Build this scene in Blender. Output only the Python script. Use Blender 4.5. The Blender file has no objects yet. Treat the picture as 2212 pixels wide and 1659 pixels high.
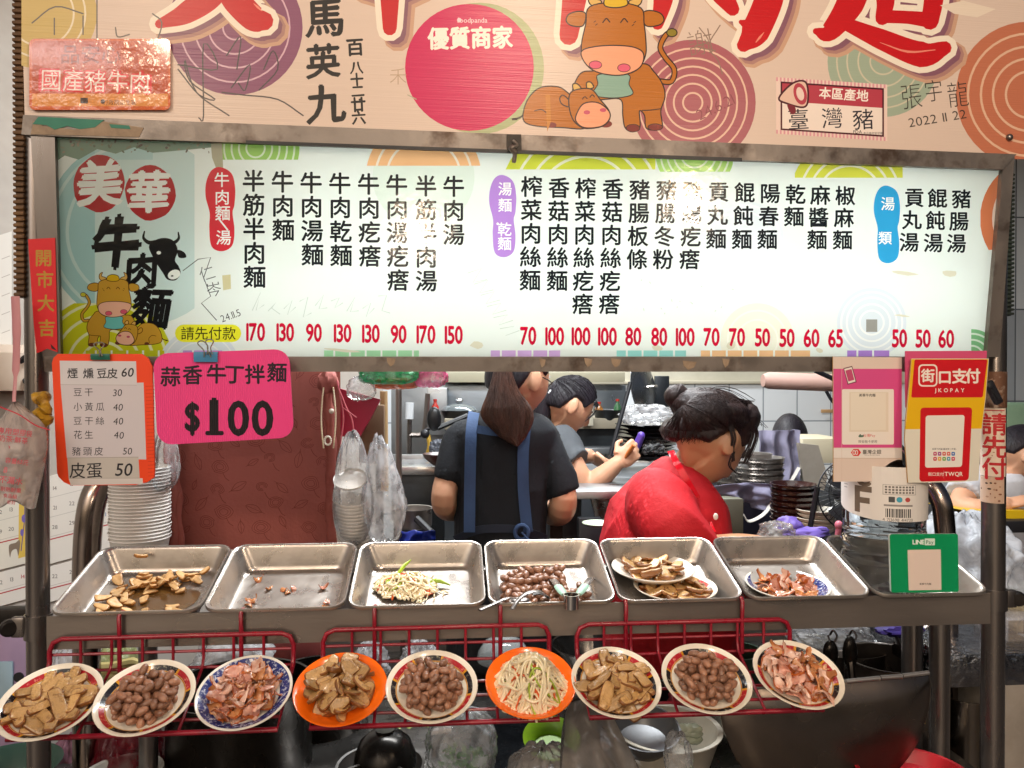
import bpy, bmesh, math, random
import numpy as np
from math import sin, cos, pi, radians, sqrt, exp, atan2
from mathutils import Vector, Matrix, noise
from mathutils.geometry import delaunay_2d_cdt
V = Vector
random.seed(7)
SC = bpy.context.scene
COL = SC.collection

# ---------------------------------------------------------------- camera
F = 1640.0                      # focal length in pixels of a 2212 wide picture
CAM = V((0, 0, 1.45))
YAW, PIT = radians(4.65), radians(-0.5)
FWD = V((sin(YAW) * cos(PIT), cos(YAW) * cos(PIT), sin(PIT)))
RGT = V((cos(YAW), -sin(YAW), 0))
UPV = RGT.cross(FWD)
cam = bpy.data.cameras.new('camera')
camo = bpy.data.objects.new('camera', cam)
COL.objects.link(camo)
camo.matrix_world = Matrix.Translation(CAM) @ Matrix((RGT, UPV, -FWD)).transposed().to_4x4()
cam.sensor_width = 36
cam.lens = 36 * F / 2212
cam.clip_start = 0.02
cam.clip_end = 200
SC.camera = camo

# ---------------------------------------------------------------- world and exposure
w = bpy.data.worlds.new('World')
SC.world = w
w.use_nodes = True
nt = w.node_tree
sky = nt.nodes.new('ShaderNodeTexSky')
sky.sky_type = 'NISHITA'
sky.sun_disc = False
sky.sun_elevation = radians(28)
sky.dust_density = 6
sky.air_density = .6
sky.ozone_density = .3
sky.sun_rotation = radians(200)
bg = nt.nodes['Background']
nt.links.new(sky.outputs[0], bg.inputs[0])
bg.inputs[1].default_value = 0.045
SC.view_settings.view_transform = 'Standard'
SC.view_settings.look = 'None'
SC.view_settings.exposure = 0
SC.view_settings.gamma = 1
SC.render.engine = 'CYCLES'
SC.cycles.use_denoising = True
SC.cycles.max_bounces = 8
SC.cycles.transparent_max_bounces = 16
SC.cycles.glossy_bounces = 4
SC.cycles.transmission_bounces = 6
SC.cycles.caustics_reflective = False
SC.cycles.caustics_refractive = False
SC.cycles.sample_clamp_indirect = 6

# ---------------------------------------------------------------- picture geometry
def ray(px, py):
    return FWD + RGT * ((px - 1106) / F) + UPV * ((829.5 - py) / F)
def at(px, py, Y):              # the point of the plane y = Y seen at a photo pixel
    r = ray(px, py)
    return CAM + r * ((Y - CAM.y) / r.y)
def mpp(p):                     # metres per pixel at a point
    return (p - CAM).dot(FWD) / F
class Plane:
    def __init__(s, o, u, v):
        s.o, s.u = V(o), V(u).normalized()
        s.n = s.u.cross(V(v)).normalized()
        s.v = s.n.cross(s.u)
    def p(s, px, py, off=0):
        r = ray(px, py)
        o = s.o + s.n * off
        return CAM + r * ((o - CAM).dot(s.n) / r.dot(s.n))
    def uv(s, px, py):
        d = s.p(px, py) - s.o
        return V((d.dot(s.u), d.dot(s.v)))
    def w(s, a, off=0):
        return s.o + s.u * a[0] + s.v * a[1] + s.n * off
def vplane(px, py, Y, yaw=0, lean=0):
    y, l = radians(yaw), radians(lean)
    return Plane(at(px, py, Y), (cos(y), sin(y), 0), (0, -sin(l), cos(l)))

# ---------------------------------------------------------------- materials
def lin(c):
    if isinstance(c, str):
        c = [int(c[i:i + 2], 16) / 255 for i in (0, 2, 4)]
    return tuple((x / 12.92 if x <= 0.04045 else ((x + 0.055) / 1.055) ** 2.4) for x in c) + (1,)
_M = {}
def M(name, col='888888', rough=.5, metal=0, col2=None, vs=12, vmix=.5, bump=0, bs=60, trans=0, coat=0,
      emis=0, sss=0, rand=0, rvar=0, stretch=None, ior=1.45, alpha=1, spec=.5, vdet=4, sharp=.25, coords='Object'):
    if name in _M:
        return _M[name]
    m = bpy.data.materials.new(name)
    m.use_nodes = True
    n, l = m.node_tree.nodes, m.node_tree.links
    b = n['Principled BSDF']
    b.inputs['Base Color'].default_value = lin(col)
    b.inputs['Roughness'].default_value = rough
    b.inputs['Metallic'].default_value = metal
    b.inputs['IOR'].default_value = ior
    b.inputs['Transmission Weight'].default_value = trans
    b.inputs['Coat Weight'].default_value = coat
    b.inputs['Coat Roughness'].default_value = .12
    b.inputs['Alpha'].default_value = alpha
    b.inputs['Specular IOR Level'].default_value = spec
    if sss:
        b.inputs['Subsurface Weight'].default_value = sss
        b.inputs['Subsurface Radius'].default_value = (.012, .005, .003)
        b.inputs['Subsurface Scale'].default_value = 1
    if emis:
        b.inputs['Emission Color'].default_value = lin(col)
        b.inputs['Emission Strength'].default_value = emis
    tc = n.new('ShaderNodeTexCoord')
    src = tc.outputs[coords]
    if stretch:
        mp = n.new('ShaderNodeMapping')
        mp.inputs['Scale'].default_value = stretch
        l.new(src, mp.inputs[0])
        src = mp.outputs[0]
    out = None
    if col2 is not None:
        t = n.new('ShaderNodeTexNoise')
        t.inputs['Scale'].default_value = vs
        t.inputs['Detail'].default_value = vdet
        t.inputs['Roughness'].default_value = .65
        l.new(src, t.inputs[0])
        r = n.new('ShaderNodeMapRange')
        r.inputs[1].default_value = vmix - sharp
        r.inputs[2].default_value = vmix + sharp
        l.new(t.outputs[0], r.inputs[0])
        mx = n.new('ShaderNodeMix')
        mx.data_type = 'RGBA'
        mx.inputs[6].default_value = lin(col)
        mx.inputs[7].default_value = lin(col2)
        l.new(r.outputs[0], mx.inputs[0])
        out = mx.outputs[2]
    if rand:
        oi = n.new('ShaderNodeObjectInfo')
        r = n.new('ShaderNodeMapRange')
        r.inputs[3].default_value = 1 - rand
        r.inputs[4].default_value = 1 + rand * .6
        l.new(oi.outputs['Random'], r.inputs[0])
        hs = n.new('ShaderNodeHueSaturation')
        l.new(r.outputs[0], hs.inputs['Value'])
        if out is None:
            hs.inputs['Color'].default_value = lin(col)
        else:
            l.new(out, hs.inputs['Color'])
        out = hs.outputs[0]
    if out is not None:
        l.new(out, b.inputs['Base Color'])
        if emis:
            l.new(out, b.inputs['Emission Color'])
    if rvar:
        t = n.new('ShaderNodeTexNoise')
        t.inputs['Scale'].default_value = vs * 1.7
        t.inputs['Detail'].default_value = 3
        l.new(src, t.inputs[0])
        r = n.new('ShaderNodeMapRange')
        r.inputs[1].default_value, r.inputs[2].default_value = .3, .7
        r.inputs[3].default_value, r.inputs[4].default_value = max(.02, rough - rvar), min(1, rough + rvar)
        l.new(t.outputs[0], r.inputs[0])
        l.new(r.outputs[0], b.inputs['Roughness'])
    if bump:
        t = n.new('ShaderNodeTexNoise')
        t.inputs['Scale'].default_value = bs
        t.inputs['Detail'].default_value = 3
        l.new(src, t.inputs[0])
        bp = n.new('ShaderNodeBump')
        bp.inputs['Strength'].default_value = min(1, bump)
        bp.inputs['Distance'].default_value = .004
        l.new(t.outputs[0], bp.inputs['Height'])
        l.new(bp.outputs[0], b.inputs['Normal'])
    _M[name] = m
    return m
def film(name, col='e8e8ee', clear=.6, rough=.15, bump=.5, bs=25, fres=1.25):
    """thin crinkled plastic: part clear, part milky, glossy"""
    if name in _M:
        return _M[name]
    m = bpy.data.materials.new(name)
    m.use_nodes = True
    n, l = m.node_tree.nodes, m.node_tree.links
    n.remove(n['Principled BSDF'])
    tc = n.new('ShaderNodeTexCoord')
    t = n.new('ShaderNodeTexNoise')
    t.inputs['Scale'].default_value = bs
    t.inputs['Detail'].default_value = 5
    t.inputs['Distortion'].default_value = .6
    l.new(tc.outputs['Object'], t.inputs[0])
    bp = n.new('ShaderNodeBump')
    bp.inputs['Strength'].default_value = bump
    bp.inputs['Distance'].default_value = .012
    l.new(t.outputs[0], bp.inputs['Height'])
    d = n.new('ShaderNodeBsdfDiffuse'); d.inputs[0].default_value = lin(col)
    tl = n.new('ShaderNodeBsdfTranslucent'); tl.inputs[0].default_value = lin(col)
    g = n.new('ShaderNodeBsdfGlossy'); g.inputs['Roughness'].default_value = rough
    tr = n.new('ShaderNodeBsdfTransparent')
    for x in (d, tl, g):
        l.new(bp.outputs[0], x.inputs['Normal'])
    a = n.new('ShaderNodeMixShader'); a.inputs[0].default_value = .4
    l.new(d.outputs[0], a.inputs[1]); l.new(tl.outputs[0], a.inputs[2])
    c = n.new('ShaderNodeMixShader')
    r = n.new('ShaderNodeMapRange')
    r.inputs[1].default_value, r.inputs[2].default_value = .3, .7
    r.inputs[3].default_value, r.inputs[4].default_value = max(0, clear - .3), min(.97, clear + .3)
    l.new(t.outputs[0], r.inputs[0]); l.new(r.outputs[0], c.inputs[0])
    l.new(a.outputs[0], c.inputs[1]); l.new(tr.outputs[0], c.inputs[2])
    lw = n.new('ShaderNodeFresnel'); lw.inputs[0].default_value = fres
    l.new(bp.outputs[0], lw.inputs['Normal'])
    e = n.new('ShaderNodeMixShader')
    l.new(lw.outputs[0], e.inputs[0]); l.new(c.outputs[0], e.inputs[1]); l.new(g.outputs[0], e.inputs[2])
    l.new(e.outputs[0], n['Material Output'].inputs[0])
    _M[name] = m
    return m
def lit_film(name, col):
    """backlit printed acrylic of the menu box: lets the tubes behind it through"""
    if name in _M:
        return _M[name]
    m = bpy.data.materials.new(name)
    m.use_nodes = True
    n, l = m.node_tree.nodes, m.node_tree.links
    n.remove(n['Principled BSDF'])
    c = lin(col)
    tl = n.new('ShaderNodeBsdfTranslucent'); tl.inputs[0].default_value = c
    d = n.new('ShaderNodeBsdfDiffuse'); d.inputs[0].default_value = c
    g = n.new('ShaderNodeBsdfGlossy'); g.inputs['Roughness'].default_value = .12
    tc = n.new('ShaderNodeTexCoord')
    t = n.new('ShaderNodeTexNoise'); t.inputs['Scale'].default_value = 55; t.inputs['Detail'].default_value = 2
    l.new(tc.outputs['Object'], t.inputs[0])
    bp = n.new('ShaderNodeBump'); bp.inputs['Strength'].default_value = .12; bp.inputs['Distance'].default_value = .004
    l.new(t.outputs[0], bp.inputs['Height']); l.new(bp.outputs[0], g.inputs['Normal'])
    a = n.new('ShaderNodeMixShader'); a.inputs[0].default_value = .16
    l.new(tl.outputs[0], a.inputs[1]); l.new(d.outputs[0], a.inputs[2])
    b = n.new('ShaderNodeMixShader'); b.inputs[0].default_value = .045
    l.new(a.outputs[0], b.inputs[1]); l.new(g.outputs[0], b.inputs[2])
    l.new(b.outputs[0], n['Material Output'].inputs[0])
    _M[name] = m
    return m

STEEL = M('brushed_steel', 'c4bfba', .3, .85, '8f8884', 9, bump=.05, bs=160, rvar=.1, stretch=(.25, 1, 1))
STEELW = M('worn_steel', '8d8682', .30, .92, '756d68', 9, bump=.06, bs=90, rvar=.08, stretch=(1, 1, .15))
RUST = M('stained_steel', '827a74', .45, .65, '50423a', 14, .62, bump=.2, bs=40, rvar=.15, sharp=.1)
TRAYM = M('tray_steel', 'bdb5ad', .30, .82, 'a69d95', 14, bump=.05, bs=90, rvar=.08)
DARKM = M('dark_metal', '3a3735', .45, .8, '241f1d', 12, bump=.1)
BLACK = M('black_plastic', '16161a', .4, 0, '222228', 10)
WHITEP = M('white_paper', 'd9d4cf', .8, 0, 'cfc8c0', 6)

# ---------------------------------------------------------------- mesh builder
class MB:
    def __init__(s):
        s.v, s.f, s.m, s.mi = [], [], [], 0
    def add(s, vs, fs, mi=None):
        b = len(s.v)
        s.v += [V(x) for x in vs]
        s.f += [[i + b for i in f] for f in fs]
        s.m += [s.mi if mi is None else mi] * len(fs)
    def bm(s, bm_, mx=None):
        bm_.verts.index_update()
        s.add([(mx @ v.co if mx else v.co.copy()) for v in bm_.verts], [[v.index for v in f.verts] for f in bm_.faces])
        bm_.free()
    def box(s, c, d, bev=0, rot=None, seg=2):
        b = bmesh.new()
        bmesh.ops.create_cube(b, size=1, matrix=Matrix.Diagonal((d[0], d[1], d[2], 1)))
        if bev:
            bmesh.ops.bevel(b, geom=b.edges[:], offset=bev, segments=seg, profile=.5, affect='EDGES')
        mx = Matrix.Translation(V(c))
        if rot is not None:
            mx = mx @ (rot if isinstance(rot, Matrix) else Matrix.Rotation(rot, 4, 'Z'))
        s.bm(b, mx)
    def tube(s, pts, r, n=8, closed=False, cap=True, flat=1):
        pts = [V(p) for p in pts]
        N = len(pts)
        rr = r if isinstance(r, (list, tuple)) else [r] * N
        vs, fs = [], []
        up = None
        for i, p in enumerate(pts):
            if closed:
                t = pts[(i + 1) % N] - pts[i - 1]
            else:
                t = pts[min(i + 1, N - 1)] - pts[max(i - 1, 0)]
            t = t.normalized() if t.length > 1e-9 else V((0, 0, 1))
            if up is None:
                up = V((0, 0, 1)) if abs(t.z) < .9 else V((0, 1, 0))
            up = (up - t * up.dot(t))
            up = up.normalized() if up.length > 1e-6 else t.orthogonal().normalized()
            sd = t.cross(up)
            for k in range(n):
                a = 2 * pi * k / n
                vs.append(p + (sd * cos(a) + up * sin(a) * flat) * rr[i])
        for i in range(N if closed else N - 1):
            j = (i + 1) % N
            for k in range(n):
                q = (k + 1) % n
                fs.append([i * n + k, i * n + q, j * n + q, j * n + k])
        if cap and not closed:
            fs.append(list(range(n))[::-1])
            fs.append([(N - 1) * n + k for k in range(n)])
        s.add(vs, fs)
    def loft(s, rings, cap0=True, cap1=True, closed=True):
        n = len(rings[0])
        vs = [p for r in rings for p in r]
        fs = []
        for i in range(len(rings) - 1):
            for k in range(n if closed else n - 1):
                q = (k + 1) % n
                fs.append([i * n + k, i * n + q, (i + 1) * n + q, (i + 1) * n + k])
        if cap0:
            fs.append(list(range(n))[::-1])
        if cap1:
            fs.append([(len(rings) - 1) * n + k for k in range(n)])
        s.add(vs, fs)
    def lathe(s, prof, c=(0, 0, 0), n=32, mx=None, cap0=False, cap1=False, fn=None):
        c = V(c)
        rings = []
        for r, z in prof:
            ring = []
            for k in range(n):
                a = 2 * pi * k / n
                rr = r * (fn(a, z) if fn else 1)
                p = V((rr * cos(a), rr * sin(a), z))
                ring.append((mx @ p if mx else p) + c)
            rings.append(ring)
        s.loft(rings, cap0, cap1)
    def grid(s, fn, nu, nv, cu=False):
        vs = [fn(i / nu, j / nv) for i in range(nu + (0 if cu else 1)) for j in range(nv + 1)]
        R = nu if cu else nu + 1
        fs = []
        for i in range(nu):
            for j in range(nv):
                a, b = i * (nv + 1) + j, ((i + 1) % R) * (nv + 1) + j
                fs.append([a, b, b + 1, a + 1])
        s.add(vs, fs)
    def ball(s, c, r, nu=16, nv=10, mx=None, fn=None):
        c = V(c)
        r = (r, r, r) if not isinstance(r, (tuple, list)) else r
        vs = []
        for j in range(nv + 1):
            e = -pi / 2 + pi * j / nv
            for i in range(nu):
                a = 2 * pi * i / nu
                d = V((cos(e) * cos(a), cos(e) * sin(a), sin(e)))
                k = fn(d) if fn else 1
                p = V((d.x * r[0], d.y * r[1], d.z * r[2])) * k
                vs.append((mx @ p if mx else p) + c)
        fs = []
        for j in range(nv):
            for i in range(nu):
                q = (i + 1) % nu
                fs.append([j * nu + i, j * nu + q, (j + 1) * nu + q, (j + 1) * nu + i])
        s.add(vs, fs)
    def prism(s, pts, d):           # polygon pts extruded along vector d
        n = len(pts)
        d = V(d)
        a = [V(p) for p in pts]
        s.add(a + [p + d for p in a],
              [list(range(n)), [n + k for k in range(n)][::-1]] + [[k, n + k, n + (k + 1) % n, (k + 1) % n] for k in range(n)])
    def disp(s, amp, sc, seed=0):
        for i, p in enumerate(s.v):
            s.v[i] = p + noise.noise_vector(p * sc + V((seed, seed * 1.7, 3))) * amp
        return s
    def mesh(s, mats, smooth=40, origin=None):
        me = bpy.data.meshes.new('m')
        o = origin or V((0, 0, 0))
        me.from_pydata([p - o for p in s.v], [], s.f)
        for m_ in (mats if isinstance(mats, (list, tuple)) else [mats]):
            me.materials.append(m_)
        if any(s.m):
            me.polygons.foreach_set('material_index', s.m)
        b = bmesh.new()
        b.from_mesh(me)
        bmesh.ops.remove_doubles(b, verts=b.verts, dist=1e-6)
        bmesh.ops.recalc_face_normals(b, faces=b.faces)
        b.to_mesh(me)
        b.free()
        if smooth:
            me.shade_smooth()
            me.set_sharp_from_angle(angle=radians(smooth))
        return me
    def build(s, name, mats, parent=None, smooth=40, local=False):
        """one mesh object; verts in world space unless local; top level objects get their origin at the base"""
        if parent is None and not local:
            lo = V((min(p.x for p in s.v), min(p.y for p in s.v), min(p.z for p in s.v)))
            hi = V((max(p.x for p in s.v), max(p.y for p in s.v), max(p.z for p in s.v)))
            o = V(((lo.x + hi.x) / 2, (lo.y + hi.y) / 2, lo.z))
        elif parent is not None and not local:
            o = wloc(parent)
        else:
            o = V((0, 0, 0))
        me = s.mesh(mats, smooth, o)
        me.name = name
        ob = bpy.data.objects.new(name, me)
        COL.objects.link(ob)
        if parent is not None:
            ob.parent = parent
        elif not local:
            ob.location = o
        return ob
def wloc(o):
    p = V((0, 0, 0))
    while o is not None:
        p = p + V(o.location)
        o = o.parent
    return p
def tag(o, label, cat, group=None, kind=None):
    if label:
        o['label'] = label
    if cat:
        o['category'] = cat
    if group:
        o['group'] = group
    if kind:
        o['kind'] = kind
    return o
def thing(name, label, cat, loc, group=None):
    o = bpy.data.objects.new(name, None)
    o.empty_display_size = .02
    COL.objects.link(o)
    o.location = V(loc)
    return tag(o, label, cat, group)
def struct(mb, name, mat, smooth=40):
    return tag(mb.build(name, mat, smooth=smooth), None, None, None, 'structure')
def dup(o, parent=None):
    c = o.copy()
    COL.objects.link(c)
    if parent is not None:
        c.parent = parent
    for ch in list(o.children):
        dup(ch, c)
    return c
def arc(c, r, a0, a1, n, pl):    # points on an arc in plane axes pl=(u,v)
    return [V(c) + (pl[0] * cos(a) + pl[1] * sin(a)) * r for a in [a0 + (a1 - a0) * i / n for i in range(n + 1)]]
def smooth_path(pts, n=6):       # Catmull-Rom through points
    P = [V(p) for p in pts]
    P = [P[0] * 2 - P[1]] + P + [P[-1] * 2 - P[-2]]
    out = []
    for i in range(1, len(P) - 2):
        a, b, c, d = P[i - 1:i + 3]
        for k in range(n):
            t = k / n
            out.append(.5 * ((2 * b) + (c - a) * t + (2 * a - 5 * b + 4 * c - d) * t * t + (3 * b - a - 3 * c + d) * t ** 3))
    out.append(P[-2])
    return out

# ---------------------------------------------------------------- flat printed art
_G = {}
def glyph(ch, off=0, res=3):
    k = (ch, round(off, 4), res)
    if k not in _G:
        c = bpy.data.curves.new('t', 'FONT')
        c.body = ch
        c.resolution_u = res
        c.offset = off
        o = bpy.data.objects.new('t', c)
        COL.objects.link(o)
        me = bpy.data.meshes.new_from_object(o.evaluated_get(bpy.context.evaluated_depsgraph_get()))
        vs = [(p.co.x, p.co.y) for p in me.vertices]
        fs = [list(p.vertices) for p in me.polygons]
        bpy.data.objects.remove(o)
        bpy.data.curves.remove(c)
        bpy.data.meshes.remove(me)
        cnt = {}
        for f in fs:
            for i in range(len(f)):
                e = (min(f[i - 1], f[i]), max(f[i - 1], f[i]))
                cnt[e] = cnt.get(e, 0) + 1
        _G[k] = (vs, fs, [e for e in cnt if cnt[e] == 1])
    return _G[k]
def clip(poly, x0, y0, x1, y1):
    for ax, val, sg in ((0, x0, 1), (0, x1, -1), (1, y0, 1), (1, y1, -1)):
        out = []
        for i, b in enumerate(poly):
            a = poly[i - 1]
            ia, ib = (a[ax] - val) * sg >= 0, (b[ax] - val) * sg >= 0
            if ia != ib:
                t = (val - a[ax]) / (b[ax] - a[ax])
                out.append((a[0] + (b[0] - a[0]) * t, a[1] + (b[1] - a[1]) * t))
            if ib:
                out.append(b)
        poly = out
        if not poly:
            return []
    return poly
class Art:
    """printed picture on a plane: shapes are given in photo pixels, later ones lie on top;
    everything ends up as ONE flat partition, so nothing overlaps"""
    def __init__(s, pl, x=1, ox=0, oy=0):
        s.pl, s.L, s.k, s.ox, s.oy = pl, [], x, ox, oy
        s.clipr = None
    def q(s, x, y):
        return s.pl.uv(x * s.k + s.ox, y * s.k + s.oy)
    def poly(s, pts, col):
        if s.clipr:
            pts = clip(list(pts), *s.clipr)
        if len(pts) >= 3:
            P = [s.q(*p) for p in pts]
            s.L.append((col, [P], [P]))
    def rect(s, x0, y0, x1, y1, col, r=0, n=4):
        if r:
            pts = []
            for cx, cy, a in ((x1 - r, y1 - r, 0), (x0 + r, y1 - r, 1), (x0 + r, y0 + r, 2), (x1 - r, y0 + r, 3)):
                for i in range(n + 1):
                    t = (a + i / n) * pi / 2
                    pts.append((cx + r * cos(t), cy + r * sin(t)))
        else:
            pts = [(x0, y0), (x1, y0), (x1, y1), (x0, y1)]
        s.poly(pts, col)
    def ell(s, cx, cy, rx, col, ry=None, n=28, rot=0, wob=0, a0=0, a1=2 * pi):
        ry = ry or rx
        pts = []
        for i in range(n):
            t = a0 + (a1 - a0) * i / n
            k = 1 + wob * noise.noise(V((cos(t) * 2 + cx, sin(t) * 2 + cy, 0)))
            x, y = rx * k * cos(t), ry * k * sin(t)
            pts.append((cx + x * cos(rot) - y * sin(rot), cy + x * sin(rot) + y * cos(rot)))
        s.poly(pts, col)
    def ring(s, cx, cy, r, wd, col, n=40):
        for h in (0, pi):
            m_ = n // 2
            T = [h + pi * i / m_ for i in range(m_ + 1)]
            s.poly([(cx + (r + wd / 2) * cos(t), cy + (r + wd / 2) * sin(t)) for t in T] +
                   [(cx + (r - wd / 2) * cos(t), cy + (r - wd / 2) * sin(t)) for t in T[::-1]], col)
    def rings(s, cx, cy, r, col, lines, lc, lw=4):
        s.ell(cx, cy, r, col, n=44)
        for q in lines:
            s.ring(cx, cy, q, lw, lc)
    def stroke(s, pts, wd, col, joint=True, sm=0):
        if sm:
            pts = [(p.x, p.y) for p in smooth_path([(a[0], a[1], 0) for a in pts], sm)]
        n = len(pts)
        ws = wd if isinstance(wd, (list, tuple)) else [wd] * n
        if len(ws) != n:
            ws = [ws[min(int(i / (n - 1) * (len(ws) - 1)), len(ws) - 2)] * (1 - (i / (n - 1) * (len(ws) - 1)) % 1 if i < n - 1 else 0)
                  + ws[min(int(i / (n - 1) * (len(ws) - 1)), len(ws) - 2) + 1] * ((i / (n - 1) * (len(ws) - 1)) % 1 if i < n - 1 else 1) for i in range(n)]
        k = [0] + [i for i in range(1, n) if abs(pts[i][0] - pts[i - 1][0]) + abs(pts[i][1] - pts[i - 1][1]) > .3]
        pts, ws = [pts[i] for i in k], [ws[i] for i in k]
        n = len(pts)
        if n < 2:
            return
        A_, B_ = [], []
        for i in range(n):
            x0, y0 = pts[max(i - 1, 0)]
            x1, y1 = pts[min(i + 1, n - 1)]
            d = sqrt((x1 - x0) ** 2 + (y1 - y0) ** 2) or 1
            nx, ny = -(y1 - y0) / d * ws[i] / 2, (x1 - x0) / d * ws[i] / 2
            A_.append((pts[i][0] + nx, pts[i][1] + ny))
            B_.append((pts[i][0] - nx, pts[i][1] - ny))
        def cap(p, w_, frm):
            if w_ < 2.5:
                return []
            t0 = atan2(frm[1] - p[1], frm[0] - p[0])
            return [(p[0] + w_ / 2 * cos(t0 - pi * j / 5), p[1] + w_ / 2 * sin(t0 - pi * j / 5)) for j in range(1, 5)]
        s.poly(A_ + cap(pts[-1], ws[-1], A_[-1]) + B_[::-1] + cap(pts[0], ws[0], B_[0]), col)
    def outline(s, pts, wd, col, sm=4):
        s.stroke(list(pts) + [pts[0]], wd, col, sm=sm)
    def blob(s, pts, col, line=None, lw=3, sm=5):
        P = [V((a[0], a[1], 0)) for a in pts]
        P = smooth_path([P[-1]] + P + [P[0], P[1]], sm)[sm:-sm - 1] if sm else P
        pts = [(p.x, p.y) for p in P]
        s.poly(pts, col)
        if line:
            s.stroke(pts + [pts[0]], lw, line)
    def text(s, t, cx, cy, h, col, bold=.012, sx=1, rot=0, shear=0, adv=1, vert=False, rough=0, res=3, jit=0):
        """t centred at (cx, cy); h = size of a full-width character in pixels"""
        if vert:
            n = len(t)
            for i, ch in enumerate(t):
                s.text(ch, cx, cy + (i - (n - 1) / 2) * h * adv, h, col, bold, sx, rot, shear, 1, False, rough, res, jit)
            return
        ws = []
        for ch in t:
            if ch == ' ':
                ws.append(.35)
            elif ord(ch) > 0x2e80:
                ws.append(1.0)
            else:
                vs = glyph(ch, min(bold, 0), res)[0]
                ws.append((max(v[0] for v in vs) - min(v[0] for v in vs) + .09) if vs else .3)
        tot = sum(ws) * adv
        x = -tot / 2
        for ch, wd in zip(t, ws):
            if ch != ' ':
                vs, fs, es = glyph(ch, min(bold, 0), res)
                x0 = 0 if ord(ch) > 0x2e80 else min(v[0] for v in vs) - .045
                yc = .38 if ord(ch) > 0x2e80 else .34
                jr = rot + random.uniform(-jit, jit)
                jx, jy = random.uniform(-jit, jit) * .3, random.uniform(-jit, jit) * .3
                b_ = max(bold, 0)
                for bx, by in ([(b_, 0), (-b_, 0), (0, b_), (0, -b_)] if b_ > .004 else [(0, 0)]):
                  P = []
                  for vx, vy in vs:
                      gx, gy = (vx - x0 + (wd * adv - wd) / 2 + x + jx + bx), (vy - yc + jy + by)
                      if rough:
                          nz = noise.noise_vector(V((gx * 7, gy * 7, cx)))
                          gx, gy = gx + nz.x * rough, gy + nz.y * rough
                      gx = gx * sx + gy * shear
                      ca, sa = cos(jr), sin(jr)
                      X, Y = gx * ca - gy * sa, gx * sa + gy * ca
                      P.append(s.q(cx + X * h, cy - Y * h))
                  s.L.append((col, [[P[i] for i in f] for f in fs], (P, es)))
            x += wd * adv
    def build(s, name, matf, parent=None, off=0, thick=0, back=None, edge=None):
        vs, es, pol = [], [], []
        for li, (col, faces, loops) in enumerate(s.L):
            b = len(vs)
            if isinstance(loops, tuple):
                vs += loops[0]
                es += [(i + b, j + b) for i, j in loops[1]]
            else:
                P = loops[0]
                vs += P
                es += [(b + i, b + (i + 1) % len(P)) for i in range(len(P))]
            for f in faces:
                pol.append((li, np.array([(p.x, p.y) for p in f])))
        r = delaunay_2d_cdt(vs, es, [], 0, 2e-6, False)
        pv = np.array([(p.x, p.y) for p in r[0]])
        tri = np.array([list(f) for f in r[2]])
        cen = pv[tri].mean(axis=1)
        o_ = np.argsort(cen[:, 0])
        cx, cy = cen[o_, 0], cen[o_, 1]
        top = np.full(len(tri), -1)
        for li, P in pol:           # the last printed shape over a triangle's centre owns it
            lo, hi = P.min(0), P.max(0)
            i0, i1 = np.searchsorted(cx, lo[0]), np.searchsorted(cx, hi[0])
            k = np.nonzero((cy[i0:i1] >= lo[1]) & (cy[i0:i1] <= hi[1]))[0] + i0
            if len(k) == 0:
                continue
            X, Y = cx[k], cy[k]
            wn = np.zeros(len(k), int)
            for i in range(len(P)):
                (xa, ya), (xb, yb) = P[i - 1], P[i]
                if ya != yb:
                    hit = ((ya > Y) != (yb > Y)) & (X < (xb - xa) * (Y - ya) / (yb - ya) + xa)
                    wn += np.where(hit, 1 if yb > ya else -1, 0)
            top[k[wn != 0]] = li
        mb = MB()
        mats, midx = [], {}
        P = [s.pl.w(p, off) for p in r[0]]
        F2, MI = [], []
        for f, li in zip(tri[o_], top):
            if li < 0:
                continue
            col = s.L[li][0]
            if col not in midx:
                midx[col] = len(mats)
                mats.append(matf(col))
            F2.append([int(i) for i in f])
            MI.append(midx[col])
        mb.v, mb.f, mb.m = P, F2, MI
        if thick:
            base = s.L[0][1][0]
            ar = sum(base[i - 1].x * base[i].y - base[i].x * base[i - 1].y for i in range(len(base)))
            if ar < 0:
                base = base[::-1]
            fr = [s.pl.w(p, off) for p in base]
            bk = [s.pl.w(p, off - thick) for p in base]
            n = len(base)
            mats.append(back or matf(s.L[0][0]))
            mb.add(fr + bk, [[k, n + k, n + (k + 1) % n, (k + 1) % n] for k in range(n)] + [[n + k for k in range(n)][::-1]], len(mats) - 1)
        o = wloc(parent) if parent is not None else None
        if o is None:
            lo = [min(p[i] for p in mb.v) for i in range(3)]
            hi = [max(p[i] for p in mb.v) for i in range(3)]
            o = V(((lo[0] + hi[0]) / 2, (lo[1] + hi[1]) / 2, lo[2]))
        me = bpy.data.meshes.new(name)
        me.from_pydata([p - o for p in mb.v], [], mb.f)
        for m_ in mats:
            me.materials.append(m_)
        me.polygons.foreach_set('material_index', mb.m)
        # face every triangle of the print towards the plane's front
        me.update()
        flip = [p.index for p in me.polygons[:len(F2)] if p.normal.dot(s.pl.n) < 0]
        if flip:
            b = bmesh.new(); b.from_mesh(me); b.faces.ensure_lookup_table()
            bmesh.ops.reverse_faces(b, faces=[b.faces[i] for i in flip])
            b.to_mesh(me); b.free()
        ob = bpy.data.objects.new(name, me)
        COL.objects.link(ob)
        if parent is not None:
            ob.parent = parent
        else:
            ob.location = o
        return ob
def printm(rough=.45, pre='print', **kw):
    def f(col):
        return M(pre + '_' + col, col, rough, 0, **kw)
    return f
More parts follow.
